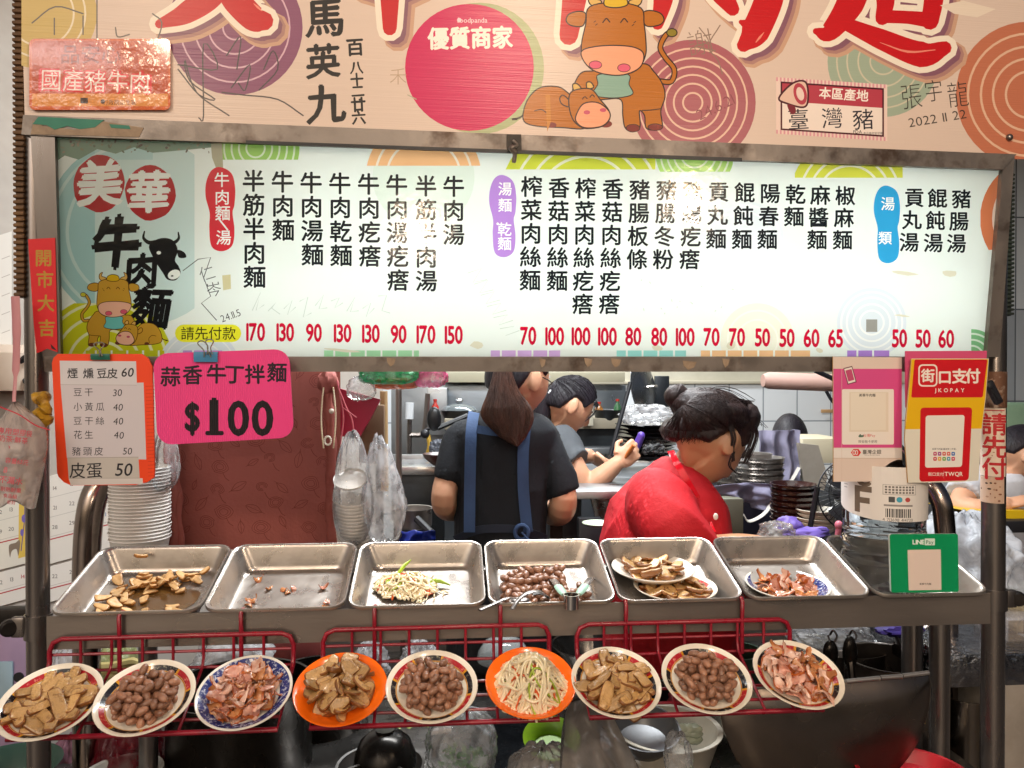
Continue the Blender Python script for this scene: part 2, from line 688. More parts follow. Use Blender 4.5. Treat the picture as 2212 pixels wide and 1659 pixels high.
def slab(pl, pts, off, thick, mb=None):
    mb = mb or MB()
    a = [pl.p(x, y, off) for x, y in pts]
    mb.prism(a, pl.n * -thick)
    return mb
def obj_art(name, label, cat, art, matf, thick=.002, back=None, off=0, group=None):
    o = art.build(name, matf, None, off, thick, back)
    return tag(o, label, cat, group)
# ================================================================ lamps
def area(name, loc, size, power, col, aim=None, sy=None, parent=None):
    d = bpy.data.lights.new(name, 'AREA')
    d.energy, d.color, d.size = power, col, size
    if sy:
        d.shape, d.size_y = 'RECTANGLE', sy
    o = bpy.data.objects.new(name, d)
    COL.objects.link(o)
    o.location = loc
    if aim is not None:
        o.rotation_euler = (V(aim) - V(loc)).to_track_quat('-Z', 'Y').to_euler()
    if parent is not None:
        o.parent = parent
        o.location = V(loc) - wloc(parent)
    return o
def point(name, loc, power, col, r=.035, parent=None):
    d = bpy.data.lights.new(name, 'POINT')
    d.energy, d.color, d.shadow_soft_size = power, col, r
    o = bpy.data.objects.new(name, d)
    COL.objects.link(o)
    o.location = V(loc) - (wloc(parent) if parent is not None else V((0, 0, 0)))
    o.parent = parent
    return o
WARM, COOL, NEUT = (1, .80, .61), (.94, .98, 1), (1, .93, .86)
# lightbox plane (leans towards the customer) and stall reference depths
LB = Plane(at(600, 600, 1.365), (cos(radians(2.4)), sin(radians(2.4)), 0), (0, -sin(radians(5)), cos(radians(5))))
YF = 1.345                      # front sheet of the counter

def pendant(loc, power, label):
    x, y, z = loc
    t = thing('pendant_lamp', label, 'lamp', (x, y, z - .05), 'bare bulbs hung in front of the stall')
    m = MB()
    m.lathe([(.0, .0), (.018, .004), (.03, .022), (.031, .04), (.022, .062), (.014, .08)], (x, y, z - .05), 20)
    m.build('bulb', M('bulb_glass', 'ffd9a0', .2, emis=45), t)
    m = MB()
    m.lathe([(.016, .08), (.017, .12), (.035, .13), (.09, .10), (.15, .05), (.153, .05), (.092, .105), (.03, .14), (.012, .15), (.0, .15)], (x, y, z - .05), 28)
    m.build('lamp_shade', M('shade_enamel', 'cfcabf', .35), t)
    m = MB()
    m.tube([(x, y, z + .1), (x, y, z + .9)], .004, 6)
    m.build('cord', BLACK, t)
    point('bulb_light', (x, y, z - .075), power, WARM, .03, t)
def tube_lamp(a, b, power, col, label, down=True):
    a, b = V(a), V(b)
    c = (a + b) / 2
    t = thing('fluorescent_lamp', label, 'lamp', c)
    m = MB()
    m.tube([a, b], .013, 10)
    m.build('tube', M('tube_glass', 'f2f8ff', .3, emis=8), t)
    m = MB()
    ang = atan2(b.y - a.y, b.x - a.x)
    m.box(c + V((0, 0, .035)), ((b - a).length + .08, .07, .035), .006, ang)
    m.build('fixture', M('fixture_white', 'd8dadb', .4), t)
    o = area('tube_light', c - V((0, 0, .02)), (b - a).length, power, col, None, .24, t)
    o.rotation_euler = (0, 0, ang)
# warm bulbs hang over the passage in front of the stall
pendant((.30, .30, 2.38), 22, 'warm bulb in an enamel shade hanging high before the middle of the banner')
pendant((.98, .05, 1.93), 15, 'warm bulb in an enamel shade hanging low at the right of the viewer')
pendant((.06, -1.2, 1.82), 22, 'warm bulb in an enamel shade hanging across the passage behind the viewer')
pendant((-.75, .15, 2.36), 10, 'warm bulb in an enamel shade hanging before the left end of the banner')
tube_lamp((-1.95, -.45, 2.36), (-1.1, -.45, 2.36), 12, NEUT, 'fluorescent tube over the passage at the left behind the viewer')
# white tubes on the kitchen ceiling
tube_lamp((-.3, 2.05, 2.62), (1.0, 2.05, 2.62), 68, COOL, 'fluorescent tube on the ceiling over the cooks')
tube_lamp((-.2, 3.65, 2.62), (1.3, 3.65, 2.62), 66, COOL, 'fluorescent tube on the ceiling near the tiled wall')
tube_lamp((-1.7, 2.6, 2.6), (-1.1, 3.2, 2.6), 16, COOL, 'fluorescent tube on the ceiling beside the calendar wall')

# ================================================================ setting
m = MB()
m.box((0, 2, -.05), (14, 16, .1))
struct(m, 'floor', M('floor_tiles', '6e655e', .35, 0, '4a443f', 3, bump=.1, bs=30, rvar=.15))
def tilemat(name, w, h, col='d3d6d8', grout='8a9096', x0=0, z0=0):
    m_ = bpy.data.materials.new(name)
    m_.use_nodes = True
    n, l = m_.node_tree.nodes, m_.node_tree.links
    b = n['Principled BSDF']
    b.inputs['Roughness'].default_value = .22
    tc = n.new('ShaderNodeTexCoord')
    mp = n.new('ShaderNodeMapping')
    mp.inputs['Location'].default_value = (x0, z0, 0)
    sx = n.new('ShaderNodeSeparateXYZ'); cx = n.new('ShaderNodeCombineXYZ')
    l.new(tc.outputs['Object'], sx.inputs[0])
    l.new(sx.outputs[0], cx.inputs[0]); l.new(sx.outputs[2], cx.inputs[1])
    l.new(cx.outputs[0], mp.inputs[0])
    br = n.new('ShaderNodeTexBrick')
    br.offset = 0
    br.inputs['Color1'].default_value = lin(col); br.inputs['Color2'].default_value = lin('c9cdd0')
    br.inputs['Mortar'].default_value = lin(grout)
    br.inputs['Scale'].default_value = 1
    br.inputs['Mortar Size'].default_value = .004
    br.inputs['Brick Width'].default_value = w; br.inputs['Row Height'].default_value = h
    l.new(mp.outputs[0], br.inputs[0])
    l.new(br.outputs[0], b.inputs['Base Color'])
    bp = n.new('ShaderNodeBump'); bp.inputs['Strength'].default_value = .4; bp.inputs['Distance'].default_value = .002; bp.invert = True
    l.new(br.outputs['Fac'], bp.inputs['Height']); l.new(bp.outputs[0], b.inputs['Normal'])
    return m_
YB = 4.2
zt = at(1500, 826, YB).z
wl = thing('tiled_wall', 'white tiled wall at the back of the kitchen under a cream painted band', 'wall', (1.2, YB, 0))
m = MB(); m.box((.9, YB + .06, zt / 2), (6.6, .12, zt)); m.build('tiles', tilemat('wall_tiles', .2, .25, x0=.02, z0=.05), wl)
m = MB(); m.box((.9, YB + .066, zt + .75), (6.6, .12, 1.5)); m.build('painted_band', M('cream_paint', 'b9b4a2', .7, 0, 'a09a88', 4, .6), wl)
m = MB(); m.box((.9, YB - .004, zt), (6.6, .02, .02), .004); m.build('trim', M('trim_beige', 'a8a18f', .6), wl)
m = MB(); m.box((0, 3.1, 2.74), (7, 3.2, .08)); struct(m, 'ceiling', M('ceiling_white', 'b9b6b0', .8, 0, '98948c', 3))
# calendar wall on the left, running back at an angle
WL = vplane(60, 1200, 2.0, 50)
m = MB()
a, b = WL.o - WL.u * 1.2, WL.o + WL.u * 1.25
m.prism([(a.x, a.y, 0), (b.x, b.y, 0), (b.x, b.y, 2.7), (a.x, a.y, 2.7)], WL.n * -.1)
tag(m.build('side_wall', M('dirty_white_wall', 'aea79f', .6, 0, '8f867c', 4, .58, bump=.05)), 'stained white side wall with calendars taped on at the left of the stall', 'wall')
# right grey tiled pillar wall
m = MB()
p = at(2100, 600, 3.9)
m.box((p.x + .75, 4.0, 1.35), (1.5, .2, 2.7))
tag(m.build('pillar_wall', tilemat('grey_tiles', .4, .5, '8f949a', '5a5f66', .1, .18)), 'grey tiled wall behind the seated customer at the far right', 'wall')

# ================================================================ stall frame
stall = thing('market_stall', 'stainless steel food stall frame with round posts and a long front counter sheet', 'food stall', (0, YF, 0))
def post(px0, px1, Y, ztop, mat=STEELW, name='post', py=1450, zb=0):
    a, b = at(px0, py, Y), at(px1, py, Y)
    r = (b.x - a.x) / 2
    c = (a + b) / 2
    m = MB()
    m.tube([(c.x, Y, zb), (c.x, Y, ztop)], r, 24)
    m.build(name, mat, stall)
    return c.x, r
zl = at(60, 330, 1.41).z
xl, rl = post(59, 107, 1.41, zl + .25)
xr, rr = post(2122, 2166, 1.47, at(2160, 420, 1.47).z)
post(2010, 2049, 1.56, at(2030, 1300, 1.56).z - .01)
# back posts stand behind the trays, out of sight
for px, Y in ((300, 1.62), (1950, 1.64)):
    post(px, px + 40, Y, at(px, 1260, Y).z - .06)
# front sheet with folded lip
m = MB()
tl, tr_, br, bl = at(100, 1333, YF), at(2140, 1281, YF), at(2152, 1345, YF), at(115, 1406, YF)
zt_, zb_ = (tl.z + tr_.z) / 2, (bl.z + br.z) / 2
x0, x1 = tl.x, tr_.x
m.box(((x0 + x1) / 2, YF + .002, (zt_ + zb_) / 2), (x1 - x0, .003, zt_ - zb_))
m.box(((x0 + x1) / 2, YF + .012, zb_ + .0015), (x1 - x0, .017, .003))
m.build('front_sheet', M('front_sheet_steel', 'a2988f', .33, .8, '867c75', 5, bump=.1, bs=120, rvar=.12, stretch=(.3, 1, 1)), stall)
m = MB()
for Y in (1.38, 1.60):
    zz = zt_ - .02 if Y < 1.5 else at(1106, 1168, 1.56).z - .065
    m.box(((x0 + x1) / 2, Y, zz - .012), (x1 - x0, .03, .025), .003)
m.build('tray_rail', STEELW, stall)
def clamp(px, py, Y, x, r, side):
    z = at(px, py, Y).z
    m = MB()
    m.lathe([(r + .001, -.021), (r + .004, -.021), (r + .004, .021), (r + .001, .021)], (x, Y, z), 24)
    m.box((x + side * (r + .012), Y - .004, z), (.022, .014, .036), .003)
    m.build('clamp', STEELW, stall)
    m = MB()
    R = Matrix.Rotation(pi / 2, 4, 'Y')
    m.lathe([(.0, -.008), (.012, -.008), (.015, -.004), (.015, .006), (.011, .01), (0, .01)], (x + side * (r + .026), Y - .008, z), 16,
            Matrix.Rotation(radians(60) * side, 4, 'Z') @ R)
    m.build('clamp_knob', DARKM, stall)
clamp(60, 1352, 1.41, xl, rl, -1)
clamp(2150, 1292, 1.47, xr, rr, 1)
# bent pipe of the trolley handle behind the first tray
m = MB()
P = [at(185, 1800, 1.72), at(187, 1400, 1.72), at(186, 1250, 1.72), at(192, 1130, 1.72), at(207, 1065, 1.73), at(235, 1035, 1.76), at(280, 1025, 1.85)]
P[0].z = 0
m.tube(smooth_path(P, 6), .028, 18)
tag(m.build('trolley_handle', M('polished_pipe', 'a79a92', .2, 1, '8a7d76', 9)), 'thick bent steel pipe rising behind the first tray at the left', 'pipe')

# ================================================================ menu lightbox
box = thing('menu_lightbox', 'long backlit menu board with red prices in a worn metal frame', 'menu board', LB.p(1120, 785))
A = Art(LB)
A.poly([(118, 292), (2167, 364), (2132, 772), (130, 772)], 'eff8f6')
BX = (119, 293, 2166, 771)
def crings(cx, cy, r, col, lines, lc='f4fbf8', lw=5, c=None):
    A.clipr = c or BX
    A.ell(cx, cy, r, col, n=48)
    for q in lines:
        A.ring(cx, cy, q, lw, lc, 44)
    A.clipr = BX
crings(300, 500, 205, 'cfe6e6', (), c=(110, 290, 420, 771))
crings(300, 500, 205, 'a6d0d4', (190, 155), 'c8e2e2', 7, (110, 290, 205, 771))
crings(300, 500, 205, 'b8dadc', (190,), 'd2e6e6', 7, (205, 290, 330, 345))
crings(225, 790, 150, 'cfd327', (136, 108, 78, 50), 'e9ecc0', 6, (110, 655, 370, 771))
crings(430, 800, 90, 'dfeaf4', (80, 60, 40), 'eff6fa', 3)
crings(552, 320, 95, '9fd26a', (84, 68, 52, 36, 20), 'e0f2d4', 4, (457, 303, 648, 345))
crings(915, 382, 125, 'f6c08c', (104, 80), 'f8ecdd', 5, (788, 300, 1042, 358))
crings(915, 382, 110, 'e4f2ea', (), c=(788, 358, 1042, 520))
crings(1266, 442, 190, 'd9e24a', (160, 130, 104), 'f3f6d8', 6, (1092, 320, 1416, 366))
crings(1501, 332, 85, 'b4e07a', (74, 60, 46, 30), 'e8f5d8', 4, (1413, 340, 1583, 371))
crings(1836, 426, 130, 'dfe352', (108, 88, 68), 'f5f6dc', 5, (1717, 350, 1950, 384))
crings(2250, 472, 133, 'e0835a', (104, 74), 'f2dccf', 6, (2118, 366, 2170, 540))
crings(2100, 771, 60, '7fc08a', (50, 37, 24), 'dcefe0', 4, (2098, 690, 2140, 771))
crings(1883, 697, 75, 'e2ebf4', (66, 54, 40, 26), 'f6fafc', 4)
crings(1611, 517, 82, 'e9f0f6', (74, 58), 'f6fafc', 4)
crings(1636, 735, 80, 'f2f3e6', (64, 44), 'fafaf2', 4)
for x0_, x1_, c_ in ((1060, 1210, 'd9b3ec'), (1332, 1482, '9fe3e0'), (1514, 1750, 'f7c99a'), (1830, 1921, 'b48ae0'), (395, 480, 'c79fe6'), (700, 905, 'a8e0b4'), (185, 355, 'c9d02c')):
    A.rect(x0_, 757, x1_, 772, c_)
    for k in range(int((x1_ - x0_) / 34)):
        A.rect(x0_ + 20 + k * 34, 757, x0_ + 24 + k * 34, 772, 'f4fbf8')
# grime and peeled tape along the top left
A.poly([(119, 293), (455, 304), (462, 318), (400, 324), (330, 330), (290, 318), (250, 332), (210, 322), (170, 345), (140, 336), (119, 350)], '7f9a88')
for k in range(70):
    x, y = random.uniform(130, 455), random.uniform(300, 330)
    A.ell(x, y, random.uniform(1.5, 6), random.choice(['6f7a6a', '9a9484', '66605a', '8a8f7a']), random.uniform(1, 3), 6, random.uniform(0, 3))
A.poly([(455, 304), (480, 305), (482, 366), (470, 372), (458, 340)], 'b9b59c')
A.poly([(480, 595), (498, 593), (499, 624), (482, 627)], 'd8d2a8')
for x, y, a_, b_ in ((1955, 590, 30, 4), (2050, 590, 16, 7), (740, 757, 40, 3), (1580, 745, 9, 10), (1420, 752, 12, 6), (1770, 757, 8, 5), (1030, 745, 14, 8), (1950, 682, 16, 2)):
    A.ell(x, y, a_, 'e2e0cc', b_, 9, .1, .5)
# logo
A.ell(214, 396, 55, 'b3262e', 62, 30, .2, .06)
A.ell(325, 416, 54, 'b3262e', 60, 30, -.1, .06)
A.text('美', 216, 395, 104, 'eef3f0', .03, 1, .06, .1, rough=.035)
A.text('華', 322, 414, 96, 'eef3f0', .03, 1, .02, .05, rough=.035)
A.text('牛', 252, 523, 118, '17191d', .05, .9, .05, .12, rough=.03)
A.text('肉', 306, 585, 80, '17191d', .04, .95, .05, .1, rough=.03)
A.text('麵', 327, 665, 92, '17191d', .035, .95, -.05, .1, rough=.02)
# ox head silhouette
K = '17191d'
A.blob([(322, 530), (345, 515), (372, 518), (384, 540), (378, 562), (386, 575), (390, 590), (380, 605), (362, 604), (352, 590), (340, 572), (330, 555)], K)
A.ell(376, 593, 14, 'eef3f0', 10, 16, -.4)
A.stroke([(312, 500), (310, 514), (322, 524), (340, 522)], [3, 6, 9, 9], K, sm=4)
A.stroke([(385, 502), (386, 515), (376, 524), (362, 524)], [3, 6, 8, 9], K, sm=4)
A.blob([(384, 540), (398, 545), (402, 556), (386, 556)], K)
A.ell(343, 546, 5, 'eef3f0', 4, 8)
A.ell(372, 596, 3, K, 2, 8)
def cow(A, T, s, dark=False):
    B, L, PK, HO = ('b4690f', '2a1408', 'efa37e', '7c2b22') if dark else ('c99a35', '4a2b12', 'eeb7a0', '6b3a2c')
    P = lambda pts: [T(*p) for p in pts]
    st = lambda pts, w_, c_, sm=5: A.stroke(P(pts), [x * s for x in w_] if isinstance(w_, list) else w_ * s, c_, sm=sm)
    bl = lambda pts, c_: A.blob(P(pts), c_, L, 5 * s)
    def el(x, y, rx, ry, c_):
        A.poly(P([(x + rx * cos(2 * pi * k / 18), y + ry * sin(2 * pi * k / 18)) for k in range(18)]), c_)
    tail = [(640, 352), (688, 352), (700, 300), (662, 250), (640, 205), (662, 155), (690, 138)]
    st(tail, 24, L); st(tail, 14, B)
    el(690, 142, 25, 20, L); el(690, 142, 20, 15, '8a7a20' if dark else 'c9c23a')
    bl([(370, 305), (305, 312), (275, 350), (262, 400), (300, 440), (400, 430), (470, 432), (478, 500), (488, 552), (520, 570), (552, 550), (550, 480), (572, 500), (578, 552), (612, 562), (648, 548), (642, 480), (660, 420), (650, 365), (612, 310), (560, 275)], B)
    st([(560, 478), (600, 476), (645, 470)], 4, L)
    el(522, 554, 32, 18, L); el(522, 554, 28, 15, HO)
    el(618, 550, 34, 16, L); el(618, 550, 30, 13, HO)
    A.blob(P([(375, 322), (500, 322), (505, 365), (520, 408), (440, 424), (350, 410), (370, 365)]), '86ab9c' if dark else '6fc3c4', L, 4 * s)
    bl([(562, 62), (592, 46), (640, 58), (656, 88), (632, 110), (578, 112)], B)
    bl([(318, 62), (290, 50), (246, 62), (234, 92), (258, 112), (306, 112)], B)
    bl([(345, 25), (330, 5), (336, -25), (360, -40), (352, -10), (385, 5), (375, 30)], 'd9ae5c')
    bl([(545, 25), (560, 5), (556, -25), (532, -40), (540, -10), (505, 5), (515, 30)], 'd9ae5c')
    bl([(335, 30), (318, 105), (300, 190), (305, 252), (340, 298), (400, 320), (480, 324), (545, 298), (576, 240), (578, 180), (570, 105), (556, 35), (450, 12)], B)
    bl([(302, 220), (360, 202), (450, 197), (530, 206), (568, 235), (552, 292), (480, 324), (400, 321), (342, 299), (306, 258)], PK)
    for x, y in ((360, 281), (483, 294)):
        el(x, y, 29, 19, L); el(x, y, 26, 16, 'dd5a78')
    bl([(400, 25), (405, -10), (450, -22), (490, -8), (497, 22), (450, 34)], 'd9b21c')
    for x in (407, 484):
        st([(x - 15, 98), (x, 81), (x + 15, 96)], 5, L)
    for dx, dy in ((-55, 90), (-48, 103), (118 - 0, 92), (110, 105)):
        st([(407 + dx, dy + 8), (417 + dx, dy)], 3, L, 2)
    st([(20, 516), (0, 516), (40, 505), (62, 470)], 7, L)
    bl([(245, 405), (200, 376), (125, 378), (78, 415), (52, 470), (52, 525), (110, 546), (220, 552), (310, 556), (350, 520), (300, 450)], B)
    st([(95, 480), (130, 475), (155, 500), (150, 535)], 4, L)
    el(172, 541, 20, 12, HO); el(325, 549, 26, 10, HO); el(404, 536, 28, 16, HO)
    bl([(250, 440), (222, 412), (206, 425), (215, 450), (246, 462)], B)
    bl([(268, 392), (262, 366), (280, 362), (298, 384)], 'd9ae5c')
    bl([(325, 384), (322, 358), (340, 356), (352, 378)], 'd9ae5c')
    bl([(252, 402), (300, 384), (345, 388), (380, 430), (418, 478), (420, 518), (384, 548), (312, 554), (266, 522), (246, 460)], B)
    bl([(280, 490), (310, 448), (370, 444), (418, 480), (420, 516), (384, 547), (312, 552), (276, 524)], PK)
    for x, y in ((323, 486), (393, 476)):
        el(x, y, 14, 9, 'c4506c')
    for x, y in ((314, 426), (346, 418)):
        st([(x - 11, y + 4), (x, y - 8), (x + 11, y + 2)], 4, L)
cow(A, lambda x, y: (246 - .265 * (x - 440), 646.5 + .265 * (y - 180)), .3)
# category badges
def badge(cx, cy, hw, hh, col):
    A.blob([(cx + hw * a_, cy + hh * b_) for a_, b_ in ((0, -1), (.75, -.85), (1, -.5), (.95, -.1), (.82, .1), (.95, .5), (.8, .88), (.1, 1.02), (-.6, .9), (-.75, .45), (-.72, .1), (-1, -.3), (-.95, -.65), (-.6, -.92))], col)
badge(476, 451, 32, 90, 'dc3543')
for ch, x, y in zip('牛肉麵一湯', (479, 480, 481, 482, 483), (388, 426, 460, 485, 513)):
    A.text(ch, x, y, 34, 'ffffff', .012, rot=-.9 if ch == '一' else 0)
badge(1086, 466, 29, 88, 'b98be0')
for ch, x, y in zip('湯麵．乾麵', (1091, 1091, 1083, 1090, 1090), (408, 443, 474, 495, 526)):
    A.text(ch, x, y, 31, 'ffffff', .012)
badge(1916, 484, 28, 83, '35a5e0')
A.text('湯', 1918, 440, 31, 'ffffff', .012)
A.text('類', 1912, 514, 30, 'ffffff', .012)
MENU = [('半筋半肉麵', 547.5, 390.5, 550, 598), ('牛肉麵', 610, 392.5, 612, 496.5), ('牛肉湯麵', 672, 394.5, 675, 550), ('牛肉乾麵', 734, 396, 737, 551.5),
        ('牛肉疙瘩', 796, 397.5, 799, 553), ('牛肉湯疙瘩', 857, 399.5, 860, 605), ('半筋半肉湯', 920, 401.5, 921, 606.5), ('牛肉湯', 980, 402.5, 980, 506.5),
        ('榨菜肉絲麵', 1148.5, 403, 1145, 605), ('香菇肉絲麵', 1207.5, 405.5, 1203.5, 606), ('榨菜肉絲疙瘩', 1265, 406.5, 1258.5, 656.5),
        ('香菇肉絲疙瘩', 1324, 408, 1316, 656.5), ('豬腸板條', 1382, 409.5, 1376, 560), ('豬腸冬粉', 1440, 410.5, 1432.5, 560), ('豬腸疙瘩', 1497, 412.5, 1489.5, 560),
        ('貢丸麵', 1552.5, 414, 1547, 515.5), ('餛飩麵', 1608.5, 415.5, 1602.5, 516.5), ('陽春麵', 1663.5, 417.5, 1657.5, 516.5), ('乾麵', 1718.5, 419.5, 1715, 467.5),
        ('麻醬麵', 1772, 421.5, 1765, 517.5), ('椒麻麵', 1826, 422.5, 1820, 518), ('貢丸湯', 1975, 426.5, 1964, 523), ('餛飩湯', 2025, 428, 2016, 524.5), ('豬腸湯', 2077, 429.5, 2066, 525.5)]
for s_, xa, ya, xb, yb in MENU:
    n_ = len(s_)
    for i, ch in enumerate(s_):
        t_ = i / (n_ - 1)
        A.text(ch, xa + (xb - xa) * t_, ya + (yb - ya) * t_, 50 - (xa - 547) * .0045, '1d2126', .021)
for s_, x, y in (('170', 552, 717.5), ('130', 616, 718), ('90', 678, 719), ('130', 740, 720), ('130', 801, 721), ('90', 861, 722), ('170', 920, 722.5), ('150', 980, 723.5),
                 ('70', 1141, 725.5), ('100', 1198, 726.5), ('100', 1255, 726.5), ('100', 1312, 727), ('80', 1368, 727), ('80', 1424, 727.5), ('100', 1480, 728),
                 ('70', 1537, 728), ('70', 1592, 728.5), ('50', 1647, 729), ('50', 1700, 730), ('60', 1753, 730.5), ('65', 1805, 731), ('50', 1943, 731), ('50', 1994, 731.5), ('60', 2044, 732)):
    A.text(s_, x, y, 53, 'cf0f38', .03, .66, adv=.95)
A.rect(378, 701, 521, 739, 'f0ee35', 19)
A.text('請先付款', 450, 720, 30, '3a3a1c', .006)
A.rect(1871, 690, 1895, 717, '9c9a96')
A.stroke([(395, 585), (428, 560), (455, 556), (440, 600), (455, 640), (435, 655), (468, 692)], 2, '5a5f63')
A.text('24.11.5', 498, 682, 22, '3c4046', -.004, .9, .35)
A.text('仁', 447, 590, 36, '6c7276', -.01, rot=.3)
A.text('岑', 462, 625, 34, '4b5156', -.008, rot=.2)
for k in range(9):
    x = 545 + k * 34
    A.stroke([(x, 655 + random.uniform(-18, 18)), (x + 18, 640 + random.uniform(-14, 20)), (x + 8, 680 + random.uniform(-20, 10)), (x + 26, 668 + random.uniform(-14, 14))], 1.8, 'cfdcd8')
for k in range(6):
    x = 1010 + k * 14
    A.stroke([(x, 590 + k * 24), (x + 30, 580 + k * 25), (x + 12, 610 + k * 23), (x + 42, 604 + k * 22)], 1.6, 'cddad4')
for k in range(14):
    A.ell(random.uniform(1380, 1600), random.uniform(600, 680), random.uniform(1, 4), 'd6e2dc', 1.4, 6, random.uniform(0, 3))
A.build('panel', lambda c: lit_film('lit_' + c, c), box)
# printed film is lit by tubes inside the box
def lbquad(pts, off):
    return [LB.p(x, y, off) for x, y in pts]
m = MB()
f_ = lbquad([(118, 292), (2167, 364), (2132, 772), (130, 772)], -.004)
b_ = [p - LB.n * .13 for p in f_]
m.add(f_ + b_, [[4, 5, 6, 7], [0, 1, 5, 4], [1, 2, 6, 5], [2, 3, 7, 6], [3, 0, 4, 7]])
m.build('housing', M('housing_white', 'e9e9e6', .6), box)
for y, pw, xa, xb in ((470, .78, 600, 2020), (640, 1.25, 420, 2060)):
    a, b = LB.p(xa, y, -.105), LB.p(xb, y, -.105)
    o = area('box_tube_light', (a + b) / 2, (b - a).length, pw, (.93, 1, 1), None, .03, box)
    o.rotation_euler = Matrix((LB.u, LB.v, LB.n)).transposed().to_euler()
# frame
m = MB()
slab(LB, [(50, 248), (2196, 333), (2166, 366), (118, 294), (46, 290)], .014, .035, m)
m.build('top_rail', RUST, box)
m = MB(); slab(LB, [(94, 771), (2136, 771), (2134, 803), (96, 803)], .014, .035, m); m.build('bottom_rail', RUST, box)
m = MB(); slab(LB, [(66, 292), (118, 294), (131, 771), (92, 771), (86, 600)], .010, .03, m); m.build('side_rail', STEELW, box)
m = MB(); slab(LB, [(2166, 366), (2192, 336), (2160, 771), (2131, 771)], .010, .03, m); m.build('side_rail', RUST, box)
m = MB(); slab(LB, [(531, 303), (1603, 341), (1603, 349), (531, 310)], .017, .003, m); m.build('black_strip', BLACK, box)
# old tape and paint on the rails
def flake(pts, off):
    m.prism([LB.p(x, y, off) for x, y in pts], LB.n * -.001)
for pts in ([(70, 268), (83, 252), (225, 259), (205, 275), (172, 279), (145, 272), (118, 280), (100, 270)], [(236, 268), (279, 271), (282, 279), (240, 276)]):
    m = MB()
    flake(pts, .0155)
    m.build('green_paint', M('green_paint', '1f6a5a', .5, 0, '2f7a63', 20), box)
for pts in [[(66, 290), (72, 262), (104, 258), (90, 272), (160, 280), (225, 262), (260, 268), (310, 276), (300, 296), (120, 291)]] + \
        [[(x, y - 6), (x + w_, y - 3), (x + w_ * .8, y + 9), (x + w_ * .4, y + 14), (x + 2, y + 5)] for x, y, w_ in ((835, 778, 20), (1165, 780, 14), (1262, 779, 18), (1320, 780, 22), (1475, 785, 30), (1560, 780, 16))]:
    m = MB()
    flake(pts, .0150)
    m.build('tape_remnant', M('tape_beige', 'a58f78', .7, 0, '7d6a57', 40, bump=.3), box)
# hook in the middle of the top rail
t = thing('hook_clip', 'dark rusty clip hanging at the middle of the top rail', 'clip', LB.p(1109, 318, .02))
m = MB(); slab(LB, [(1095, 290), (1126, 290), (1127, 326), (1095, 325)], .0175, .003, m); m.build('clip_plate', DARKM, t)
m = MB(); m.tube(smooth_path([LB.p(1108, 304, .026), LB.p(1117, 314, .03), LB.p(1104, 320, .03), LB.p(1112, 330, .026), LB.p(1110, 352, .022)], 5), [.003] * 8 + [.005] * 8 + [.004] * 4 + [.003], 8); m.build('hook', RUST, t)

# ================================================================ banner
bn = thing('shop_banner', 'large printed shop banner of corrugated plastic above the menu', 'banner', LB.p(1120, 285))
A = Art(LB)
A.poly([(46, -60), (2300, -60), (2300, 345), (2196, 336), (54, 250)], 'd9c4b6')
A.clipr = (47, -59, 2299, 344)
A.ell(90, 30, 120, 'cbb06a', n=40); A.ring(90, 30, 95, 4, 'e9dcc0'); A.ring(90, 30, 70, 4, 'e9dcc0')
A.rings(508, 60, 146, '87506f', (118, 87, 57, 26), 'd3aebd', 3.5)
A.rings(1496, 222, 136, 'a85f68', (117, 96, 78, 60, 41, 21), 'e2bda9', 4)
A.rings(1907, 133, 120, '9fae9a', (100, 78, 54, 28), 'c9c3ac', 3.5)
A.rings(2222, 205, 158, 'c07457', (132, 104, 78, 50), 'e0b79b', 5)
A.ell(1035, 148, 140, 'a9b184', 142, 44)
# big lettering of the shop name, cut by the upper edge of the picture
LET = [([(470, -60), (452, -10), (400, 30), (345, 52)], [60, 62, 46, 20]), ([(470, -60), (510, 0), (548, 40), (570, 46)], [50, 60, 56, 42]),
       ([(842, -60), (842, 0), (842, 62)], [44, 40, 30]), ([(770, -40), (842, -22), (900, -40)], [26, 26, 20]),
       ([(1246, -60), (1240, 0), (1228, 78)], [56, 52, 40]),
       ([(1436, -60), (1432, 0), (1420, 52)], [46, 42, 26]), ([(1520, -60), (1560, -10), (1582, 20)], [46, 44, 30]),
       ([(1668, -60), (1660, 0), (1630, 70), (1606, 98)], [60, 62, 62, 30]), ([(1628, 60), (1600, 48)], [40, 10]),
       ([(1860, -60), (1835, 10), (1790, 70), (1762, 68)], [60, 60, 40, 14]), ([(1800, 40), (1900, 84), (1990, 118), (2040, 104)], [22, 44, 56, 30]),
       ([(1900, -60), (1912, 0), (1905, 40)], [40, 40, 30]), ([(1905, 36), (1960, 38), (2010, 44)], [28, 28, 34]), ([(2020, -60), (2016, 0), (2008, 46)], [44, 42, 38]), ([(1930, -20), (1985, -14)], [20, 20])]
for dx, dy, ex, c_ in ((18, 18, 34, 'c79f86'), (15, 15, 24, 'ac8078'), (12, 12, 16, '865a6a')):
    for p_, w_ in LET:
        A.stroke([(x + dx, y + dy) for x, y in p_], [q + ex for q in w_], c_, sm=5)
for p_, w_ in LET:
    A.stroke(p_, [q + 26 for q in w_], 'efe3d2', sm=6)
for p_, w_ in LET:
    A.stroke(p_, w_, 'c3161c', sm=6)
for p_ in ([(1900, 92), (1960, 112), (2020, 108)], [(548, 8), (566, 24)], [(1650, 70), (1632, 92)]):
    A.stroke(p_, [1, 5, 2], 'e98a78', sm=4)
